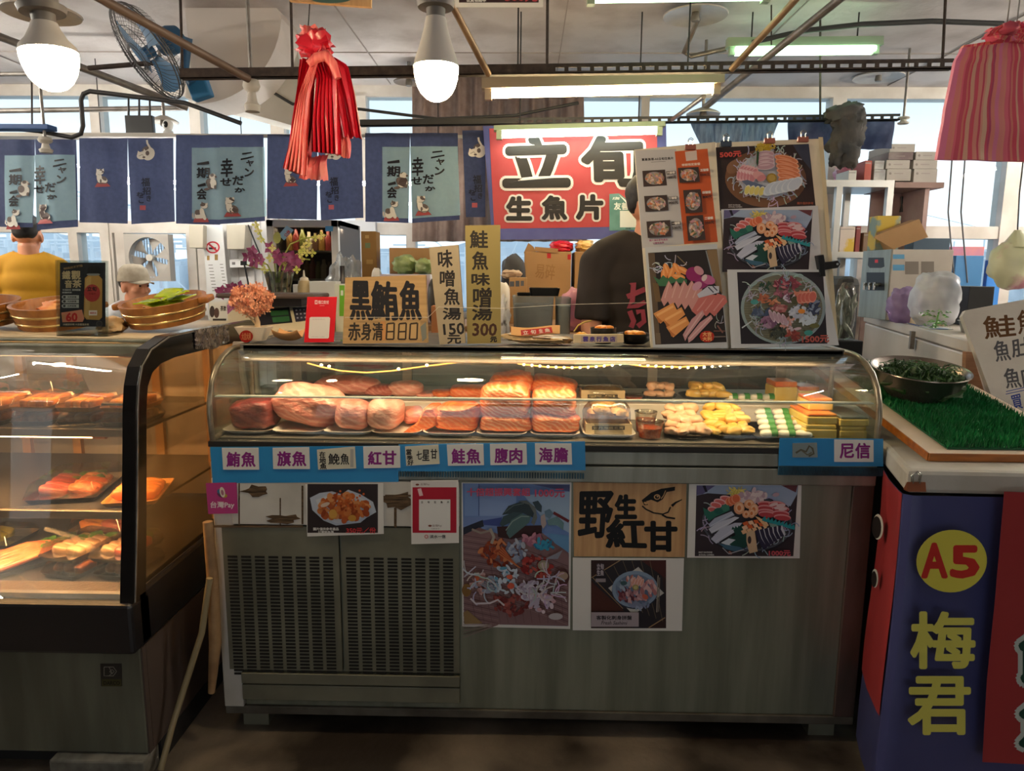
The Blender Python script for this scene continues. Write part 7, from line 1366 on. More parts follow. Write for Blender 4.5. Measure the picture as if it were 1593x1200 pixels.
def orchid(b, p, s, n=5):
    for k in range(n):
        a_ = 2 * math.pi * k / n + random.uniform(-.2, .2); d = V((math.cos(a_), random.uniform(-.5, .1), math.sin(a_))).normalized(); sd = V((-math.sin(a_), 0, math.cos(a_))); b.add([p, p + d * s * .5 + sd * s * .34, p + d * s, p + d * s * .5 - sd * s * .34], [(0, 1, 2, 3)])
for x, y in ((392, 390), (398, 396), (385, 400), (396, 408), (436, 404), (446, 400), (452, 412), (442, 414), (458, 404), (432, 396), (455, 398), (462, 410), (404, 404), (418, 384), (448, 420)): orchid(bp, at(x + random.uniform(-2, 2), y + random.uniform(-2, 2), 3.43 + random.uniform(-.03, .02)), .034)
for x, y in ((402, 360), (398, 350), (406, 372), (424, 386), (466, 396), (470, 404), (480, 378), (474, 384), (500, 367), (490, 370), (486, 394), (478, 394), (420, 402), (408, 410), (462, 420), (442, 408), (470, 390), (412, 420)): orchid(by, at(x, y, 3.42 + random.uniform(-.03, .02)), .022, 4)
bp.build('purple_blossoms', OP, v, kind='stuff'); by.build('yellow_buds', OY, v, kind='stuff')
p = at(366, 456, 3.40); b = B(); random.seed(3)
for i in range(16): orchid(b, p + V((random.gauss(0, .04), random.gauss(0, .02), random.gauss(0, .012))), .035)
b.ell((p.x, 3.40, VZ + .05), (.06, .03, .05), None, 12, 8, .2, 30); b.build('cut_orchids', OP, None, label='heap of purple orchid blossoms left of the scale', cat='flowers')
# squeeze bottle, tubs and jugs
p = at(474, 459, 3.5); t = thing('squeeze_bottle', 'beige squeeze bottle with a thin nozzle behind the scale', 'bottle', (p.x, 3.5, VZ + .001)); h = at(474, 437, 3.5).z - VZ
B().lathe([(.001, 0), (.032, .002), (.033, h * .85), (.026, h), (.001, h)], (p.x, 3.5, VZ + .001), 20).build('bottle', M('beige_plastic', (200, 180, 140), .4), t, smooth=40); B().lathe([(.022, h), (.02, h + .012), (.006, h + .02), (.003, h + .05), (.001, h + .05)], (p.x, 3.5, VZ + .001), 14).build('nozzle', M('pale_nozzle', (220, 210, 190), .4), t, smooth=40)
WPL = M('white_plastic', (214, 214, 212), .4); CLR = glassy('frosted_plastic', (226, 230, 230), .1, .2, .2)
bx('plastic_tub', 'low white plastic tub behind the squeeze bottle', 456, 443, 500, 462, 3.58, .12, WPL, 'tub', VZ + .001); bx('plastic_tub', 'wide pale plastic tub left of the bluefin sign', 482, 438, 522, 470, 3.42, .10, M('pale_tub', (206, 208, 206), .4), 'tub', VZ + .001)
bx('juice_carton', 'green and white carton beside the bluefin sign', 522, 442, 536, 512, 3.12, .07, M('carton_white', (206, 210, 196), .5), 'carton', ZWt, pr=lambda P: P.rect(528, 444, 536, 492, (110, 180, 50)).rect(530, 452, 534, 460, (220, 226, 210)))
p = at(533, 440, 3.62); t = thing('sauce_bottle', 'dark sauce bottle with an orange label near the bluefin sign', 'bottle', (p.x, 3.62, VZ + .001)); h = at(533, 414, 3.62).z - VZ
B().lathe([(.001, 0), (.032, .002), (.033, h * .5), (.012, h * .8), (.012, h), (.001, h)], (p.x, 3.62, VZ + .001), 20).build('bottle', M('dark_glass', (30, 20, 18), .2), t, smooth=40); B().lathe([(.0335, h * .1), (.0337, h * .45)], (p.x, 3.62, VZ + .001), 20).build('paper_label', M('label_orange', (200, 80, 40), .5), t, smooth=60)
def bag(name, lb, x0, y0, x1, y1, Y, dep, m, zb, seed, nz=.16, e=.8, cat='bag'):
    p, q = at(x0, y1, Y), at(x1, y0, Y); w, h = (q.x - p.x) / 2, max((q.z - zb) / 2, .01); b = B(); b.ell(((p.x + q.x) / 2, Y + dep / 2, zb + h), (w, dep / 2, h), None, 26, 18, nz, 26, e, seed)
    for k in b.v: k.z = max(k.z, zb)
    return b.build(name, m, None, smooth=60, label=lb, cat=cat)
CLB = glassy('clear_bag', (232, 236, 240), .22, .1, .25, (220, 224, 228))
bag('plastic_bag', 'clear crinkled plastic bag before the glass fridge', 507, 400, 556, 446, 3.62, .16, CLB, VZ + .001, 3, .2)
# clear crates
def crate(x0, y0, x1, y1, Y, dep, lb, fill=None, z0=ZWt):
    p, q = at(x0, y1, Y), at(x1, y0, Y); h = q.z - z0; cx = (p.x + q.x) / 2; w = q.x - p.x; t = thing('plastic_crate', lb, 'crate', (cx, Y + dep / 2, z0), 'clear plastic crates')
    B().rings([rr(cx, Y + dep / 2, z0, w * .92, dep * .92, .02), rr(cx, Y + dep / 2, z0 + h * .96, w, dep, .02), rr(cx, Y + dep / 2, z0 + h, w * 1.03, dep * 1.03, .02), rr(cx, Y + dep / 2, z0 + h, w * .98, dep * .98, .02), rr(cx, Y + dep / 2, z0 + .006, w * .9, dep * .9, .02)]).build('crate', CLR, t, smooth=40)
    if fill: B().rings([rr(cx, Y + dep / 2, z0 + .008, w * .86, dep * .8, .02), rr(cx, Y + dep / 2, z0 + h * .8, w * .92, dep * .86, .02)]).build('contents', fill, t)
    return z0 + h
zc = crate(797, 462, 862, 512, 2.92, .26, 'clear plastic crate filled with stacked grey containers', M('stacked_grey', (128, 130, 136), .5, col2=(100, 102, 108), scale=14, stretch=(1, 1, 6)))
crate(866, 464, 889, 514, 2.95, .22, 'clear plastic crate nearest the person in the dark shirt', M('pale_contents', (176, 182, 188), .5, col2=(150, 156, 164), scale=8))
p, q = at(823, 465, 3.0), at(871, 449, 3.0); dish(B(), (p.x + q.x) / 2, 3.05, zc + .001, q.x - p.x, .16, q.z - zc, .012, .003, .9).build('black_tray', BLACK, None, smooth=40, label='empty black plastic tray on the clear crate', cat='tray')
p, q = at(804, 465, 2.96), at(826, 461, 2.96); dish(B(), (p.x + q.x) / 2, 3.02, zc + .001, q.x - p.x, .12, .012, .012, .002, .9).build('black_tray', BLACK, None, smooth=40, label='low flat black tray left of the bigger black tray', cat='tray')
bag('plastic_bag', 'pale pink plastic bag stuffed behind the right clear crate', 872, 450, 930, 478, 3.30, .12, glassy('pink_film', (236, 196, 206), .15, .15, .5, (220, 160, 180)), 1.155, 9)
# cartons by the window behind the crates
bx('cardboard_box', 'large open cardboard box with red tape behind the crates', 815, 392, 889, 470, 3.98, .34, CBX, 'box', .9, pr=lambda P: P.rect(851, 394, 857, 402, (170, 40, 40)).rect(883, 396, 888, 404, (170, 40, 40)).text('易碎', [(834, 410), (864, 412), (862, 436), (832, 432)], (150, 112, 72), .3))
b = B(); b.prism([at(x, y, 3.975) for x, y in ((832, 384), (868, 387), (868, 394), (832, 391))], (0, .02, 0)); b.prism([at(x, y, 3.99) for x, y in ((815, 393), (822, 378), (830, 384), (834, 393))], (0, .2, 0)); b.build('box_flap', CBX, None, label='bent top flap of the large cardboard box', cat='box flap')
bx('cardboard_box', 'tall cardboard box beside the person in the dark shirt', 893, 392, 945, 470, 4.0, .3, CBX, 'box', .9)
bx('cardboard_box', 'small printed cardboard box before the black bags', 792, 432, 820, 457, 3.55, .2, M('printed_carton', (166, 130, 86), .8), 'box', 1.171, pr=lambda P: P.rect(793, 438, 800, 446, (80, 84, 92)).rect(802, 437, 808, 446, (80, 84, 92)).rect(810, 437, 815, 445, (96, 96, 100)))
for nm, st in (('base_cabinet', (.75, 3.96, 1.3, 4.4)),): struct(B().bb(at(780, 470, 4.2).x, 1.35, 3.94, 4.45, 0, .899), 'trim_5', M('low_ledge', (140, 134, 126), .7))
bag('red_bag', 'red plastic bag sticking out of the large cardboard box', 856, 374, 893, 394, 4.04, .2, RB, at(870, 393, 3.98).z + .001, 4); bag('yellow_bag', 'clear bag of yellow fruit topping the tall cardboard box', 897, 373, 928, 400, 4.05, .2, M('yellow_fruit_bag', (206, 156, 60), .4, col2=(226, 196, 140), scale=9, coat=.4), at(900, 393, 4.0).z + .002, 5)
bag('black_bag', 'black and red backpack heap right of the olive sign', 779, 398, 818, 440, 3.72, .18, M('backpack_black', (44, 44, 50), .7, col2=(150, 44, 46), scale=6, contrast=(.55, .6)), VZ + .001, 8, .08, .6)
bag('beige_bag', 'crumpled beige bag lying on the small printed box', 780, 420, 812, 438, 3.64, .12, M('beige_bag_film', (176, 150, 124), .6), at(800, 434, 3.64).z, 7)
bag('white_jug', 'white plastic jug partly hidden by the olive sign', 772, 440, 793, 480, 3.42, .12, M('jug_white', (214, 208, 198), .4), VZ + .001, 2, .03, .6, 'jug')
bag('white_cloth', 'crumpled white cloth at the foot of the olive sign', 775, 468, 793, 515, 2.86, .10, M('white_rag', (190, 186, 182), .8), ZWt, 6, .25, 1, 'cloth')
# things right and left of the two tall card signs
WCZ = at(640, 427, 3.66).z
bx('cardboard_box', 'wide brown cardboard box on the bench left of the tall signs', 606, 386, 672, 425, 3.70, .18, CBX, 'box', WCZ + .001); B().bb(at(600, 420, 3.7).x, at(676, 420, 3.7).x, 3.54, 3.89, VZ + .001, WCZ).build('white_crate', M('white_crate', (206, 202, 206), .4, col2=(150, 130, 160), scale=6), None, bevel=.004, label='low white crate under the wide cardboard box', cat='crate')
bag('vegetable_bag', 'clear bag of green vegetables before the wide cardboard box', 609, 398, 645, 416, 3.58, .1, M('vegetable_green', (150, 166, 110), .3, col2=(96, 120, 70), scale=12, coat=.6), WCZ + .001, 4); bag('vegetable_bag', 'second clear bag of green vegetables beside the grey card sign', 642, 402, 672, 413, 3.56, .1, M('vegetable_green'), WCZ + .001, 9)
bx('tall_carton', 'tall narrow brown carton leaning at the window frame', 563, 360, 585, 428, 3.74, .1, M('tall_carton_brown', (126, 92, 40), .7), 'box', VZ + .001, pr=lambda P: P.rect(568, 366, 574, 371, (160, 130, 80)).rect(568, 378, 576, 386, (96, 110, 80)).rect(570, 404, 580, 411, (150, 120, 70)))
bag('dark_jar', 'dark bulky pot between the bluefin sign and the grey sign', 664, 435, 680, 490, 3.45, .14, M('dark_pot', (50, 46, 42), .5), VZ + .001, 3, .04, .7, 'pot'); bag('white_cup', 'white cup behind the bluefin sign', 576, 417, 592, 432, 3.6, .06, WPL, VZ + .03, 3, .02, .6, 'cup')
bx('paper_packet', 'small brown packet between bluefin sign and grey sign', 671, 476, 684, 510, 2.86, .06, M('packet_brown', (150, 96, 56), .7), 'box', ZWt)
# glass front fridge
fx0, fx1, YFR = at(416, 400, 4.5).x, at(527, 400, 4.5).x, 4.5; zf = at(470, 342, YFR).z
fr = thing('glass_fridge', 'upright glass door fridge with bottles behind the orchids', 'fridge', ((fx0 + fx1) / 2, 4.8, 0)); FRM = M('fridge_frame', (206, 202, 194), .4)
b = B(); b.bb(fx0, fx1, YFR + .05, 5.1, 0, .9); b.bb(fx0, fx1, 5.06, 5.1, .9, zf); b.bb(fx0, fx0 + .03, YFR + .05, 5.06, .9, zf); b.bb(fx1 - .03, fx1, YFR + .05, 5.06, .9, zf); b.bb(fx0, fx1, YFR + .05, 5.06, zf - .03, zf); b.build('fridge_body', M('fridge_inside', (70, 62, 58), .6), fr)
b = B(); b.bb(fx0, fx0 + .045, YFR, YFR + .045, .3, zf); b.bb(fx1 - .045, fx1, YFR, YFR + .045, .3, zf); b.bb(fx0, fx1, YFR, YFR + .045, zf - .045, zf); b.bb(fx0, fx1, YFR, YFR + .045, .3, .36); b.build('door_frame', FRM, fr, bevel=.004)
B().bb(fx0 + .045, fx1 - .045, YFR + .02, YFR + .026, .36, zf - .045).build('door_glass', glassy('fridge_glass', (190, 190, 186), .15, .03), fr)
zs1, zs2 = at(470, 390, 4.6).z, at(470, 434, 4.6).z
for z in (zs1, zs2): B().bb(fx0 + .03, fx1 - .03, YFR + .07, 5.05, z - .012, z).build('fridge_shelf', FRM, fr)
area('fridge_fill', ((fx0 + fx1) / 2, YFR + .1, zf - .05), .5, .05, (255, 236, 206), .9)  # area light added inside the fridge to bring out the bottles
P = Pr((0, YFR - .001, 0), FN, 2); P.poly([(506, 352), (518, 352), (518, 360), (506, 360)], (90, 160, 210)).poly([(433, 366), (446, 351), (457, 358), (442, 374)], (150, 190, 214)).ell(431, 370, 6, 9, (190, 190, 110)).text('公休', [(441, 366), (448, 357), (453, 361), (446, 370)], (190, 60, 70), .2); P.build('door_sticker', fr)
random.seed(12); BC = [M('bottle_%s' % n_, c_, .3, coat=.4) for n_, c_ in (('amber', (150, 110, 50)), ('red', (140, 50, 44)), ('olive', (120, 120, 50)), ('pale', (196, 180, 150)), ('brown', (96, 64, 44)))]
k = 0
for z, n_, hh_ in ((zs1, 7, .14), (zs2, 8, .13)):
    for i in range(n_):
        x = fx0 + .08 + (fx1 - fx0 - .16) * (i + .5) / n_; h = hh_ * random.uniform(.8, 1.15); r = .023
        B().lathe([(.001, 0), (r, .001), (r, h * .6), (r * .5, h * .8), (r * .45, h), (.001, h)], (x, YFR + .14, z + .001), 14).build('drink_bottle', BC[k % 5], None, smooth=40, label=['amber', 'red', 'olive', 'pale', 'brown'][k % 5] + ' bottle in the glass fridge, ' + ('upper' if z == zs1 else 'lower') + ' shelf', cat='bottle', group='bottles in the glass fridge'); k += 1
# notice strip, electric boxes, sockets on the panelled wall
t, P = board('notice_strip', 'long white notice with a no smoking sign on the panelled wall', 'notice', [(314, 350), (346, 350), (356, 470), (324, 472)], (0, 5.30, 0), FN, .002, PAPER)
P.ell(331, 385, 11, 9.5, (190, 50, 60)).ell(331, 385, 8.5, 7.2, (214, 206, 200)).rect(325, 385, 336, 388, (40, 40, 44)).poly([(323, 380), (325, 378), (339, 390), (337, 392)], (190, 50, 60)).rect(322, 398, 326, 405, (150, 120, 70)).rect(334, 396, 339, 405, (150, 120, 70))
for i in range(9): P.rect(324 + i * .8, 412 + i * 5, 331 + i * .8, 413 + i * 5, (120, 116, 112)).rect(342 + i * .8, 411 + i * 5, 347 + i * .8, 412 + i * 5, (120, 116, 112))
P.build('printed_notice', t)
for q, lb in ((((294, 350), (316, 350), (316, 386), (294, 386)), 'beige cover panel beside the window fan'), (((352, 350), (382, 350), (380, 388), (353, 388)), 'beige electric box above the wall sockets')):
    board('electric_box', lb, 'electric box', list(q), (0, 5.24, 0), FN, .13, M('beige_box', (186, 178, 160), .5), bevel=.004)
t, P = board('wall_socket', 'white double wall socket with a black plug', 'socket', [(356, 404), (392, 402), (392, 416), (357, 417)], (0, 5.32, 0), FN, .05, WPL, bevel=.004); P.rect(374, 406, 384, 413, (24, 24, 26)).rect(361, 408, 366, 412, (120, 118, 116)); P.build('socket_face', t)
pipe('black plug lead running down the panelled wall', [at(380, 412, 5.29), at(386, 440, 5.29), at(388, 475, 5.29)], .006, BLACK, 'power_cable', 'cable'); pipe('thin black lead rising from the electric box', [at(386, 350, 5.29), at(400, 385, 5.29), at(412, 412, 5.29)], .005, BLACK, 'power_cable', 'cable')
# leaflets by the tub
t, P = board('leaflet', 'white leaflet with two small bottles right of the cedar tub', 'leaflet', [(325, 470), (352, 468), (356, 518), (327, 520)], (0, 2.85, 0), FN, .0015, PAPER); P.ell(330, 485, 4, 9, (70, 60, 60)).ell(337, 487, 4, 8, (90, 70, 66)).text('茶飲', (343, 476, 352, 484), (50, 46, 46), .2).rect(331, 496, 352, 499, (60, 56, 56)).ell(338, 508, 8, 6, (196, 150, 80)); P.build('printed_face', t)
# window fan in its frame
p, q = at(204, 437, 5.42), at(267, 365, 5.42); wf = thing('window_fan', 'grey six bladed exhaust fan set in the lower window', 'fan', ((p.x + q.x) / 2, 5.40, p.z)); GF = M('fan_grey', (172, 166, 158), .5); cx, cz = (p.x + q.x) / 2 + .01, (p.z + q.z) / 2; r = (q.z - p.z) * .43
b = B(); n_ = 32
out = [(p.x, p.z), (q.x, p.z), (q.x, q.z), (p.x, q.z)]
def sq(a_): c_, s_ = math.cos(a_), math.sin(a_); m_ = max(abs(c_), abs(s_)); return V(((p.x + q.x) / 2 + (q.x - p.x) / 2 * c_ / m_, 0, cz + (q.z - p.z) / 2 * s_ / m_))
rings = [[V((sq(2 * math.pi * i / n_).x, y, sq(2 * math.pi * i / n_).z)) for i in range(n_)] for y in (5.36, 5.44)]; inn = [[V((cx + r * math.cos(2 * math.pi * i / n_), y, cz + r * math.sin(2 * math.pi * i / n_))) for i in range(n_)] for y in (5.44, 5.36)]
b.rings([rings[0], rings[1], inn[0], inn[1]], False, True); b.build('fan_frame', GF, wf)
for k in range(6):
    a0 = rad(60 * k + 15); b = B(); b.sheet(lambda u, v: V((cx + r * (.12 + .84 * u) * math.cos(a0 + (v - .5) * (.35 + .45 * u)), 5.40 + .03 * (v - .5), cz + r * (.12 + .84 * u) * math.sin(a0 + (v - .5) * (.35 + .45 * u)))), 5, 5, (0, .003, 0)); b.build('blade', GF, wf, smooth=60)
B().cyl((cx, 5.37, cz), (cx, 5.43, cz), r * .17, n=18).build('hub', M('fan_hub', (206, 200, 188), .4), wf, smooth=40)
b = B()
for i in range(-6, 7): x = cx + r * i / 7; hh_ = r * (1 - (i / 7) ** 2) ** .5; b.cyl((x, 5.436, cz - hh_), (x, 5.436, cz + hh_), .003, n=5)
b.build('guard', GALV, wf, kind='stuff')
# router and camera on the ledge behind the curtains
p, q = at(197, 210, 4.32), at(238, 180, 4.32); ZN = 2.2055; rt = thing('router', 'black router with three antennas on the ledge behind the curtains', 'router', ((p.x + q.x) / 2, 4.32, ZN)); B().bb(p.x, q.x, 4.31, 4.34, ZN, q.z).build('case', BLACK, rt, bevel=.003)
for px in (200, 216.5, 233): a_, c_ = at(px, 181, 4.33), at(px, 153, 4.33); B().cyl(a_, c_, .007, .0055, 8).build('antenna', BLACK, rt)
p = at(262, 208, 4.32); ck = thing('camera', 'small white security camera right of the router', 'camera', (p.x, 4.32, ZN)); h = at(262, 188, 4.32).z - ZN
B().lathe([(.001, 0), (.03, 0), (.028, h * .25), (.016, h * .4), (.001, h * .4)], (p.x, 4.32, ZN), 20).build('base', WPL, ck, smooth=50); B().ell((p.x, 4.32, ZN + h * .68), (.030, .030, .034), None, 18, 12).build('head', WPL, ck, smooth=80); B().ell((p.x, 4.294, ZN + h * .7), (.014, .008, .018), None, 14, 8).build('lens', BLACK, ck, smooth=80)
# ================================================================ right rear
FZ = 1.17; pl = [atz(1331, 484, FZ), atz(1508, 528, FZ)]; A0, A1 = V((pl[0].x, pl[0].y, 0)), V((pl[1].x, pl[1].y, 0)); ex = (A1 - A0).normalized(); ey = V((-ex.y, ex.x, 0)); ey = ey if ey.x > 0 else -ey
A1 = A1 + ex * .02; A0 = A0 + ex * .34
cf_ = thing('chest_freezer', 'long off white chest freezer behind the right stall', 'freezer', (A0 + A1) / 2 + ey * .35); FW = M('freezer_white', (206, 196, 188), .45, col2=(190, 180, 170), scale=2)
b = B(); b.prism([A0, A1, A1 + ey * .7, A0 + ey * .7], (0, 0, FZ - .06)); b.build('freezer_body', FW, cf_, bevel=.01)
b = B(); o_ = V((0, 0, FZ - .055)); b.prism([A0 - ey * .01 + o_, A1 - ey * .01 + o_, A1 + ey * .7 + o_, A0 + ey * .7 + o_], (0, 0, .055)); b.build('lid', FW, cf_, bevel=.008)
c_ = at(1448, 520, A0.y + (A1.y - A0.y) * .62); d_ = A0 + ex * ((A1 - A0).length * .62) - ey * .02; b = B(); b.box(d_ + V((0, 0, FZ - .07)), (.03, .02, .09), rot(0, 0, math.degrees(math.atan2(ex.y, ex.x)))); b.build('latch', GALV, cf_)
def fz(u, v): return A0 + ex * ((A1 - A0).length * u) + ey * (.7 * v) + V((0, 0, FZ + .001))
q = fz(.55, .10); az = math.degrees(math.atan2(ex.y, ex.x)); t = thing('tin_tray', 'cream tin tray with red and green flowers on the freezer', 'tray', q)
b = B(); b.box(q + V((0, 0, .026)), (.24, .12, .05), rot(0, 0, az)); b.build('tray', M('flower_tin', (214, 196, 160), .4, col2=(196, 60, 70), scale=11, contrast=(.62, .66)), t, bevel=.006)
q = fz(.80, .3); t = thing('metal_basin', 'grey metal basin on the chest freezer', 'basin', q); B().lathe([(.001, 0), (.12, 0), (.135, .05), (.14, .052), (.13, .05), (.112, .006), (.001, .006)], q, 30).build('basin', M('basin_metal', (140, 136, 132), .35, .8), t, smooth=50)
q = fz(.70, .05); b = B(); random.seed(8)
for i in range(70): d = V((random.gauss(0, .03), random.gauss(0, .02), random.uniform(.0, .085))); h_ = random.uniform(0, 6.28); b.add([q + d, q + d + V((.012 * math.cos(h_), .012 * math.sin(h_), .006)), q + d + V((.024 * math.cos(h_ + .4), .022 * math.sin(h_ + .4), -.002))], [(0, 1, 2)])
b.tube([q, q + V((.01, 0, .08))], .004, 6); b.build('herb_bunch', M('herb_green', (110, 160, 84), .5, col2=(80, 130, 60), scale=30), None, label='small bunch of green herbs beside the metal basin', cat='herbs')
bag('plastic_bag', 'large white translucent plastic bag on the chest freezer', 1442, 423, 1512, 470, fz(.62, .75).y, .22, glassy('white_film', (236, 238, 242), .12, .2, .45, (226, 228, 234)), FZ + .001, 12, .14); bag('plastic_bag', 'purple plastic bag beside the white plastic bag', 1394, 449, 1446, 474, fz(.45, .6).y - .06, .14, glassy('purple_film', (206, 186, 220), .12, .2, .5, (170, 150, 190)), FZ + .001, 13, .14)
q = fz(.62, .07); B().box(q + V((0, 0, .002)), (.42, .10, .003), rot(0, 0, az)).build('blue_paper', M('blue_print_paper', (70, 100, 160), .5, col2=(206, 208, 212), scale=4, contrast=(.48, .52)), None, label='blue and white paper strip on the freezer edge', cat='paper')
# water dispenser
YD = 4.1; dp = thing('water_dispenser', 'stainless water dispenser with a red digital display', 'water dispenser', (at(1410, 430, YD).x, YD + .22, FZ + .001))
x1, x2 = at(1385, 430, YD).x, at(1480, 430, YD).x; zt1 = at(1400, 388, YD).z; DW = .34
B().bb(x1, x2, YD, YD + DW, FZ + .001, zt1).build('side_body', M('dispenser_side', (176, 168, 158), .4, .3, col2=(160, 152, 142), scale=3), dp, bevel=.004)
B().bb(x1 - .006, x1 - .001, YD + .002, YD + DW, FZ + .001, zt1).build('front_panel', STEEL, dp, bevel=.002)
P = Pr((x1 - .0062, YD, 0), (-1, 0, 0), 2); P.poly([(1351, 401), (1375, 401), (1376, 415), (1371, 417), (1353, 417), (1350, 413)], (44, 44, 48)).rect(1361, 404, 1366, 409, (226, 40, 50)).rect(1348, 424, 1376, 452, (30, 30, 32)); P.build('display_panel', dp)
for px in (1354, 1362, 1370): a_ = atx(px, 443, x1 - .006); b = B(); b.cyl(a_, a_ - V((.04, 0, 0)), .010, n=10); b.cyl(a_ - V((.035, 0, .03)), a_ - V((.035, 0, -.012)), .008, n=10); b.build('tap', CHROME, dp)
P = Pr((0, YD - .001, 0), FN, 2); P.rect(1389, 396, 1407, 403, (90, 150, 190)).rect(1389, 412, 1407, 421, (90, 150, 190)).rect(1408, 407, 1429, 427, (120, 112, 104)).rect(1433, 407, 1453, 427, (120, 112, 104)); P.build('vent_labels', dp)
ZD = zt1 + .001
# storage rack with cartons
YR2 = 4.95; RK = M('rack_metal', (176, 174, 170), .35, .6); rk = thing('storage_rack', 'tall metal storage rack at the right before the windows', 'rack', (at(1370, 300, YR2).x, YR2 + .2, 0))
zr1 = at(1380, 281, YR2).z; zr0 = at(1340, 392, YR2).z; xa, xb, xc_ = at(1278, 300, YR2).x, at(1388, 300, YR2).x, at(1446, 300, YR2).x
for x, y in ((at(1301, 340, YR2).x, YR2), (xb - .02, YR2), (at(1356, 330, YR2).x, YR2 + .4), (xa, YR2 + .4)): B().bb(x - .02, x + .02, y - .02, y + .02, 0, zr1).build('post', RK, rk)
B().bb(xa, xb, YR2 - .022, YR2 + .42, zr1 - .045, zr1).build('rack_shelf', RK, rk); B().bb(xa, xb, YR2 - .022, YR2 + .42, zr0 - .04, zr0).build('rack_shelf', RK, rk)
cb_ = thing('wall_cabinet', 'pinkish open cabinet with hung kitchen tools beside the rack', 'cabinet', ((xb + xc_) / 2, YR2 + .2, 0)); PKP = M('pinkish_panel', (176, 150, 144), .6, col2=(150, 116, 112), scale=4)
b = B(); b.bb(xb + .005, xc_, YR2 + .3, YR2 + .32, 0, zr1 - .05); b.bb(xc_ - .03, xc_, YR2, YR2 + .3, 0, zr1 - .05); b.build('cabinet_back', PKP, cb_); B().bb(xb + .005, at(1467, 280, YR2).x, YR2 - .02, YR2 + .42, zr1 - .048, zr1 - .012).build('cabinet_top', M('dusty_red_board', (140, 112, 104), .7), cb_)
for i, (px, y0, y1, m) in enumerate(((1403, 306, 330, BLACK), (1410, 300, 312, BLACK), (1419, 310, 340, WPL), (1425, 308, 334, CREAM), (1434, 312, 332, WDM))): a_, c_ = at(px, y0, YR2 + .28), at(px, y1, YR2 + .28); b = B(); b.tube([a_, (a_ + c_) / 2, c_], [.008, .006, .018], 8); b.build('kitchen_tool', m, None, smooth=50, label=['black ladle', 'short black scoop', 'white spatula', 'cream spoon', 'wooden spoon'][i] + ' hung in the pinkish cabinet', cat='kitchen tool')
GC = M('grey_carton', (186, 178, 170), .7, col2=(172, 164, 156), scale=4)
def mark(x0, y0, x1, y1): return lambda P: P.ell(x0 + 6, (y0 + y1) / 2, 2, 2, (140, 130, 124), 0, 8).rect(x0 + 12, (y0 + y1) / 2 - .6, x0 + 26, (y0 + y1) / 2 + .6, (150, 140, 134))
def cart(x0, y0, x1, y1, z0, lb, m=GC, dep=.3, Y=YR2 + .02): p, q = at(x0, y1, Y), at(x1, y0, Y); t = thing('carton', lb, 'carton', ((p.x + q.x) / 2, Y + dep / 2, z0), 'cartons on the storage rack'); B().bb(p.x, q.x, Y, Y + dep, z0, max(q.z, z0 + .02)).build('carton', m, t, bevel=.002); P = Pr((0, Y, 0), FN, 3); mark(x0, y0, x1, y1)(P) if x1 - x0 > 28 else P.rect(x0 + 2, y0 + 3, x1 - 2, y0 + 4.5, (160, 150, 146)); P.build('printed_mark', t); return max(q.z, z0 + .02) + .001
z0_ = zr1 + .001; zz_ = cart(1379, 263, 1418, 277, z0_, 'grey carton, bottom of the left stack on the rack'); zz_ = cart(1378, 249, 1416, 263, zz_, 'grey carton second from the bottom of the left stack'); zz_ = cart(1382, 237, 1421, 249, zz_, 'carton with a dark panel near the top of the left stack', M('dark_panel_carton', (170, 160, 154), .7, col2=(110, 90, 90), scale=3)); cart(1384, 224, 1424, 236, zz_, 'grey carton topmost of the left stack')
zz_ = cart(1421, 263, 1459, 277, zr1 - .011, 'grey carton, bottom of the right stack on the rack'); zz_ = cart(1420, 249, 1459, 263, zz_, 'grey carton in the middle of the right stack'); cart(1424, 236, 1458, 248, zz_, 'smaller grey carton topping the right stack')
cart(1344, 250, 1357, 278, z0_, 'small dark red carton standing on the rack', M('red_carton', (170, 76, 64), .6), .2); cart(1319, 265, 1333, 287, z0_, 'white printed carton left of the red carton', M('white_carton', (206, 200, 194), .6), .2); zz_ = cart(1359, 264, 1378, 277, z0_, 'white striped small carton right of the red carton', M('striped_carton', (200, 196, 192), .6, col2=(150, 148, 148), scale=12), .2); cart(1360, 250, 1376, 263, zz_, 'white striped small carton on top of another', M('striped_carton'), .2)
bag('pink_bag', 'pink plastic bag on the rack below the dark apron', 1306, 253, 1343, 268, YR2 + .26, .14, M('pink_film_bag', (206, 120, 150), .4, col2=(226, 190, 196), scale=12), z0_, 3, .25)
z0_ = zr0 + .001; cart(1305, 353, 1331, 388, z0_, 'carton with a yellow fruit print on the lower rack shelf', M('fruit_carton', (206, 190, 180), .6, col2=(206, 170, 60), scale=5, contrast=(.55, .6)), .2); cart(1330, 352, 1340, 388, z0_, 'slim dark red carton on the lower rack shelf', M('dark_red_carton', (130, 50, 48), .6), .2); cart(1342, 362, 1356, 388, z0_, 'brown jar like carton on the lower rack shelf', M('brown_carton', (130, 104, 84), .6), .15)
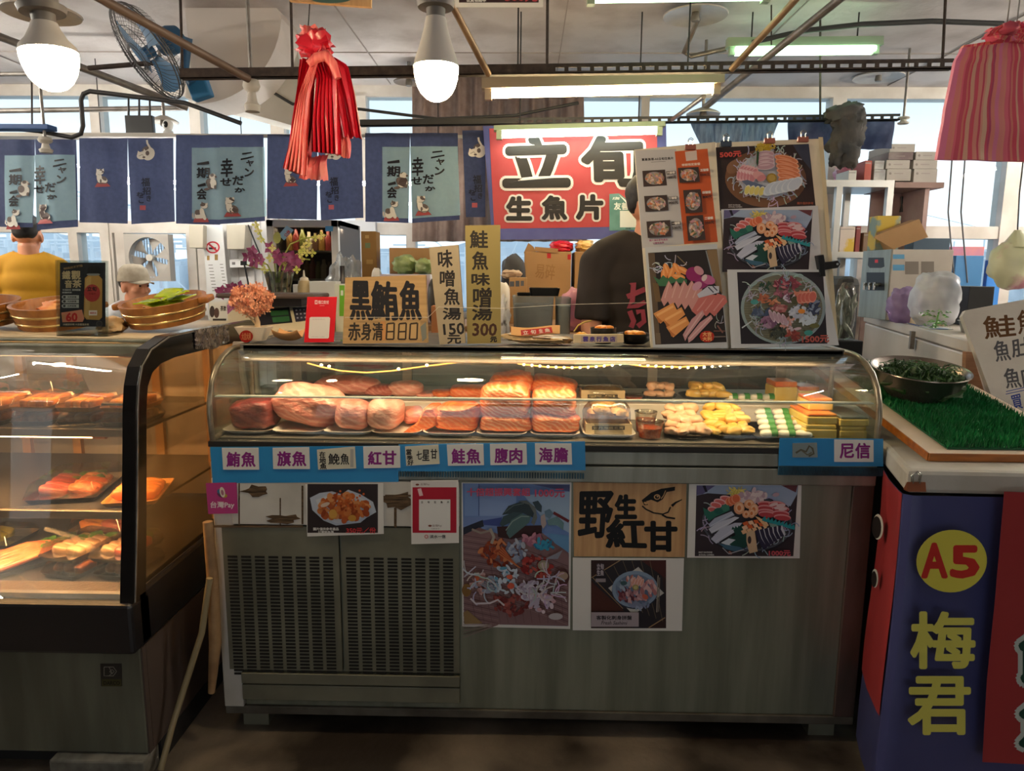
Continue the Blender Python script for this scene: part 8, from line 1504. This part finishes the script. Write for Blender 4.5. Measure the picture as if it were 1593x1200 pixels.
# things on the dispenser
c_ = at(1412, 362, YD + .14); t = thing('cardboard_box', 'open cardboard box tilted on top of the water dispenser', 'box', (c_.x, YD + .2, ZD))
b = B(); b.prism([at(x, y, YD + .1) for x, y in ((1377, 361), (1430, 341), (1444, 369), (1389, 388))], (0, .11, 0)); b.build('box_body', CBX, t); b = B(); b.prism([at(x, y, YD + .095) for x, y in ((1377, 361), (1362, 367), (1360, 370), (1392, 389), (1394, 386))], (0, .005, 0)); b.build('flap', CBX, t)
bx('yellow_carton', 'yellow and green printed carton behind the tilted cardboard box', 1361, 336, 1402, 387, YD + .22, .1, M('yellow_print', (200, 170, 60), .6, col2=(130, 150, 140), scale=6, contrast=(.45, .5)), 'box', ZD); bx('blue_box', 'dark blue box right of the tilted cardboard box', 1420, 371, 1479, 388, YD + .222, .1, M('dark_blue_box', (46, 74, 96), .5), 'box', ZD - .004)
# blue and pink boards, tub, hanging bag at the far right
bx('plastic_board', 'blue plastic panel right of the water dispenser', 1480, 398, 1531, 470, 4.9, .04, M('blue_panel_plastic', (50, 116, 170), .5), 'board', 0); bx('plastic_board', 'brighter blue plastic panel at the far right', 1531, 405, 1560, 470, 4.95, .04, M('bright_blue_panel', (50, 130, 214), .5), 'board', 0); bx('pink_box', 'pink printed box behind the blue plastic panel', 1478, 384, 1532, 402, 5.0, .2, M('pink_print', (206, 130, 130), .6, col2=(170, 110, 160), scale=6), 'box', .0); bx('black_tub', 'black plastic tub on the freezer behind the plastic bag', 1506, 446, 1548, 470, 3.7, .2, BLACK, 'tub', FZ + .001)
Yh = 3.3; t = thing('hanging_bag', 'pale green and pink plastic bag hanging at the right edge', 'bag', at(1578, 445, Yh))
b = B(); b.ell(at(1578, 412, Yh), (.105, .08, .11), rot(0, 20, 0), 22, 16, .1, 24, 1, 6); b.tube([at(1580, 385, Yh), at(1583, 358, Yh)], [.06, .012], 12); b.build('bag', M('pale_green_bag', (206, 206, 170), .4, col2=(190, 120, 140), scale=5, contrast=(.52, .62), coat=.3), t, smooth=70)
B().tube([at(1583, 358, Yh), at(1586, 300, Yh), V((at(1586, 300, Yh).x, Yh, 2.779))], .003, 6).build('cord', DARKM, t)
for i, px in enumerate((1477, 1497)): p = at(px, 250, 4.9); B().tube([V((p.x, 4.9, 2.779)), at(px - 2, 330, 4.9), at(px + 8, 440, 4.9)], .005, 6).build('hanging_lead', M('grey_lead', (90, 90, 92), .6), None, label=('left' if i == 0 else 'right') + ' thin dark lead hanging before the right window', cat='cable')
# bag of dried fish and dark backpack by the menu board
p = at(1311, 535, 2.55); b = B(); random.seed(14); t = thing('dried_fish_pack', 'tall clear pack of silvery dried fish beside the right menu board', 'fish pack', (p.x, 2.55, ZTP)); B().bb(p.x - .05, p.x + .05, 2.50, 2.60, 1.0935, ZTP - .001).build('small_stand', BLACK, None, bevel=.004, label='small black stand under the dried fish pack', cat='stand')
for i in range(34): x = p.x + random.uniform(-.024, .024); z = random.uniform(.02, .17); b.ell((x, 2.55 + random.uniform(-.012, .012), ZTP + z), (.007, .003, .034), rot(0, random.uniform(-35, 35), 0), 8, 6)
b.build('dried_fish', M('silver_fish', (150, 156, 138), .35, .3, col2=(96, 100, 84), scale=30), t, smooth=60, kind='stuff')
b = B(); b.ell((p.x, 2.55, ZTP + .10), (.036, .02, .10), None, 18, 14, .08, 20, .8, 2); b.build('clear_pack', WRAP, t, smooth=60)
bx('black_backpack', 'black padded bag behind the dried fish pack', 1302, 430, 1344, 505, 3.3, .22, M('bag_black', (36, 36, 38), .7), 'bag', .9, bev=.04); struct(B().bb(at(1296, 500, 3.3).x, at(1350, 500, 3.3).x, 3.26, 3.56, 0, .899), 'trim_6', M('low_stool_grey', (120, 116, 110), .7))

# ================================================================ people
SKIN = M('skin_warm', (206, 142, 108), .5, sss=.1); HAIR = M('black_hair', (26, 22, 20), .6, col2=(44, 38, 34), scale=60)
def person(lb, root, az, H, pose, shirt, pants, hair='short', cap=None, collar=None):
    """standing height H metres; built facing -Y then turned by az about the root"""
    k = H / 1.75; t = thing('person', lb, 'person', root); R_ = rot(0, 0, az); O = V(root); G = lambda x, y, z: O + R_ @ V((x * k, y * k, z * k))
    sit = pose.get('sit', 0); dz = -sit
    def limb(b, pts, rs, n=14): b.tube([G(*p) for p in pts], [r * k for r in rs], n)
    def ball(b, c, d, e=1.0): b.ell(G(*c), [v * k for v in d], R_, 20, 14, 0, 1, e)
    sh = 1.42 + dz; hp = .93 + dz; lean = pose.get('lean', 0); hx, hy, hz = pose.get('head', (0, -lean - .01, 0)); hc = (hx, hy, 1.625 + dz + hz)
    arms = pose['arms']; ht = pose.get('turn', 0)
    def tor(b, f):
        for z, rx, ry, y in ((hp - .05, .165, .115, 0), (hp + .05, .17, .12, 0), (hp + .18, .155, .11, -lean * .3), (hp + .30, .165, .118, -lean * .6), (hp + .40, .175, .12, -lean * .9), (sh - .02, .165, .10, -lean)): ball(b, (0, y, z), (rx + f, ry + f, .11 + f))
        for s in (-1, 1): limb(b, [(s * .05, -lean, sh + .05), (s * .17, -lean, sh - .01)], [.055 + f, .062 + f])
    b = B(); tor(b, -.012); limb(b, [(0, -lean, sh), (hx * .6, hy + .015, hc[2] - .06)], [.062, .056])
    Hh = rot(0, 0, ht)
    def hb(c, d, e=1.0):
        q = Hh @ V(c); b.ell(G(hc[0] + q.x, hc[1] + q.y, hc[2] + q.z), [v * k for v in d], R_ @ Hh, 20, 14, 0, 1, e)
    hb((0, .012, .03), (.076, .095, .095)); hb((0, -.02, -.05), (.060, .072, .070)); hb((0, -.06, -.085), (.032, .03, .026)); hb((0, -.092, -.022), (.013, .02, .026)); hb((0, -.098, -.036), (.018, .014, .012)); hb((0, -.075, .018), (.05, .022, .016))
    hb((0, -.086, -.064), (.024, .01, .006)); hb((0, -.085, -.073), (.022, .01, .006))
    for s in (-1, 1): hb((s * .077, .01, -.015), (.012, .022, .034)); hb((s * .030, -.082, .0), (.014, .01, .009)); hb((s * .04, -.06, -.03), (.026, .026, .022))
    for s, (el, wr, fing) in zip((-1, 1), arms):
        shp = (s * .19, -lean, sh - .03); limb(b, [shp, el, wr], [.05, .042, .029]); d = (V(fing) - V(wr)).normalized(); hand = V(wr) + d * .05; side = d.cross(V((0, 0, 1))); side = side.normalized() if side.length > .1 else V((1, 0, 0))
        limb(b, [wr, tuple(V(wr) + d * .03), tuple(V(wr) + d * .085)], [.027, .036, .034]); nrm = side.cross(d)
        for j, L in enumerate((.066, .076, .072, .056)):
            o_ = side * ((j - 1.5) * .020); a_ = V(wr) + d * .08 + o_; limb(b, [tuple(a_), tuple(a_ + d * L * .5), tuple(a_ + d * L * .85 - nrm * .02), tuple(a_ + d * L - nrm * .04)], [.0105, .0098, .0092, .0085], 8)
        ths = -1 if s > 0 else 1
        limb(b, [tuple(V(wr) + d * .02 + side * (.024 * ths)), tuple(V(wr) + d * .055 + side * (.05 * ths)), tuple(V(wr) + d * .085 + side * (.056 * ths) - nrm * .01)], [.014, .0115, .010], 8)
    legs = pose.get('legs') or [((s * .10, 0, hp - .05), (s * .11, -.01, .49), (s * .11, .01, .07)) for s in (-1, 1)]
    for L in legs: limb(b, L, [.085, .058, .042])
    def remesh(o, v, sm=6):
        md = o.modifiers.new('remesh', 'REMESH'); md.mode = 'VOXEL'; md.voxel_size = v; md.use_smooth_shade = True; s_ = o.modifiers.new('smooth', 'SMOOTH'); s_.iterations = sm; s_.factor = .5; return o
    remesh(b.build('body', SKIN, t), .0075, 3)
    b = B(); tor(b, .012)
    for s in (-1, 1): ball(b, (s * .185, -lean, sh - .035), (.078, .078, .078))
    for s, (el, wr, fing) in zip((-1, 1), arms): shp = V((s * .19, -lean, sh - .03)); e2 = V(el); limb(b, [tuple(shp), tuple(shp.lerp(e2, .5)), tuple(shp.lerp(e2, .86))], [.072, .072, .074])
    remesh(b.build('shirt', shirt, t), .012, 8)
    b = B()
    for L in legs: limb(b, [L[0], L[1], tuple(V(L[1]).lerp(V(L[2]), .92))], [.105, .08, .066])
    ball(b, (0, 0, hp - .04), (.178, .132, .10)); remesh(b.build('trousers', pants, t), .016, 6)
    for L in legs: q = L[2]; b = B(); b.ell(G(q[0], q[1] - .06, q[2] - .025), [.048 * k, .13 * k, .045 * k], R_, 16, 10, 0, 1, .8); b.build('shoe', BLACK, t, smooth=70)
    b = B()
    def hh2(c, d, e=1.0):
        q = Hh @ V(c); b.ell(G(hc[0] + q.x, hc[1] + q.y, hc[2] + q.z), [v * k for v in d], R_ @ Hh, 20, 14, .03, 30, e, 3)
    hh2((0, .024, .058), (.083, .096, .080)); hh2((0, .055, .025), (.072, .055, .062)); cap or hh2((0, -.04, .095), (.06, .05, .036))
    remesh(b.build('hair', HAIR, t), .008, 2)
    if cap:
        b = B(); q = Hh; prof = [(.001, .145), (.05, .14), (.08, .11), (.092, .06), (.094, .03), (.088, .03)]
        for_c = G(hc[0], hc[1] + .008, hc[2]); b.lathe([(r * k, z * k) for r, z in prof], for_c, 30, R_ @ Hh, 1, 1.12)
        b.sheet(lambda u, v: G(*(V(hc) + Hh @ V(((u - .5) * .15 * (1 - .35 * v), -.085 - .085 * v + .05 * (2 * u - 1) ** 2, .034 - .012 * v - .012 * (2 * u - 1) ** 2)))), 14, 8, (0, 0, .004 * k)); b.build('cap', cap, t, smooth=50)
    for s in (-1, 1):
        b = B(); q = Hh @ V((s * .030, -.089, .0)); b.ell(G(hc[0] + q.x, hc[1] + q.y, hc[2] + q.z), (.008 * k, .004 * k, .005 * k), R_ @ Hh, 10, 6); b.build('eye', M('eye_dark', (28, 20, 18), .2), t, smooth=80)
    return t
p = at(48, 425, 4.55); ARM0 = [((-.25, .02, 1.12), (-.22, -.18, .98), (-.2, -.3, .98)), ((.25, .02, 1.12), (.22, -.18, .98), (.2, -.3, .98))]
person('person in a mustard yellow T-shirt seen from behind at the left window', (p.x, 4.55, 0), 200, 1.76, {'arms': ARM0, 'turn': 0}, M('mustard_shirt', (190, 140, 20), .85, col2=(176, 126, 14), scale=4, bump=.3, bscale=8), M('dark_trousers', (50, 52, 60), .85))
p = at(196, 430, 4.75); A2 = [((-.24, -.04, .90), (-.16, -.26, .84), (-.12, -.36, .84)), ((.24, -.04, .90), (.16, -.26, .84), (.12, -.36, .84))]
zc_ = at(205, 440, 4.75).z; sit_ = 1.635 - zc_
hpz = .93 - sit_
person('person in a beige cap and white shirt looking to the right by the window fan', (p.x, 4.75, 0), 66, 1.75, {'arms': [((-.24, -.06, 1.14 - sit_), (-.16, -.28, 1.06 - sit_), (-.12, -.38, 1.06 - sit_)), ((.24, -.06, 1.14 - sit_), (.16, -.28, 1.06 - sit_), (.12, -.38, 1.06 - sit_))], 'sit': sit_, 'lean': .05, 'head': (0, -.08, -.01), 'legs': [((s * .10, 0, hpz - .04), (s * .12, -.40, hpz - .02), (s * .12, -.40, .07)) for s in (-1, 1)]}, M('white_shirt', (206, 206, 206), .85, col2=(190, 190, 192), scale=4), M('grey_trousers', (90, 92, 98), .85), cap=M('beige_cap', (176, 164, 144), .8, col2=(160, 148, 128), scale=30))
st = thing('stool', 'plain grey stool under the person in the beige cap', 'stool', (p.x, 4.75, 0)); zs_ = max(hpz - .215, .2); B().lathe([(.001, zs_ - .03), (.16, zs_ - .03), (.16, zs_), (.001, zs_)], (p.x, 4.75, 0), 24).build('seat', GALV, st)
for a_ in (45, 135, 225, 315): B().cyl((p.x + .1 * math.cos(rad(a_)), 4.75 + .1 * math.sin(rad(a_)), zs_ - .03), (p.x + .16 * math.cos(rad(a_)), 4.75 + .16 * math.sin(rad(a_)), 0), .012, n=8).build('leg', GALV, st)
# person with the dark shirt behind the menu boards
p = at(1001, 425, 3.03)
person('person in a dark brown T-shirt with pink lettering, head behind the menu boards', (p.x, 3.03, 0), 8, 1.84, {'arms': [((-.215, -.03, 1.13), (-.16, -.12, .98), (-.10, -.135, .94)), ((.245, -.03, 1.13), (.17, -.12, .98), (.10, -.135, .94))], 'turn': 52, 'head': (.02, -.05, -.02)}, M('dark_brown_shirt', (50, 42, 38), .9, col2=(42, 35, 32), scale=5, bump=.25, bscale=7), M('black_trousers', (30, 30, 34), .85))
sx = p.x; P = Pr((0, 3.03 - .150, 0), FN, 2, lambda x, z: ((x - sx) / .17) ** 2 * .045)
PKL = (150, 62, 78)
for pts, wd in (([(982, 444), (986, 440), (984, 470)], 8), ([(976, 462), (990, 456), (1004, 450)], 8), ([(984, 468), (978, 478), (992, 476), (1004, 470)], 7), ([(980, 484), (986, 500), (982, 510)], 8), ([(990, 486), (1000, 484), (1002, 500), (992, 508)], 8)): P.line(pts, wd, PKL)
me_ = P.b.build('shirt_print', INK, [o for o in bpy.data.objects if o.name.startswith('person')][-1])
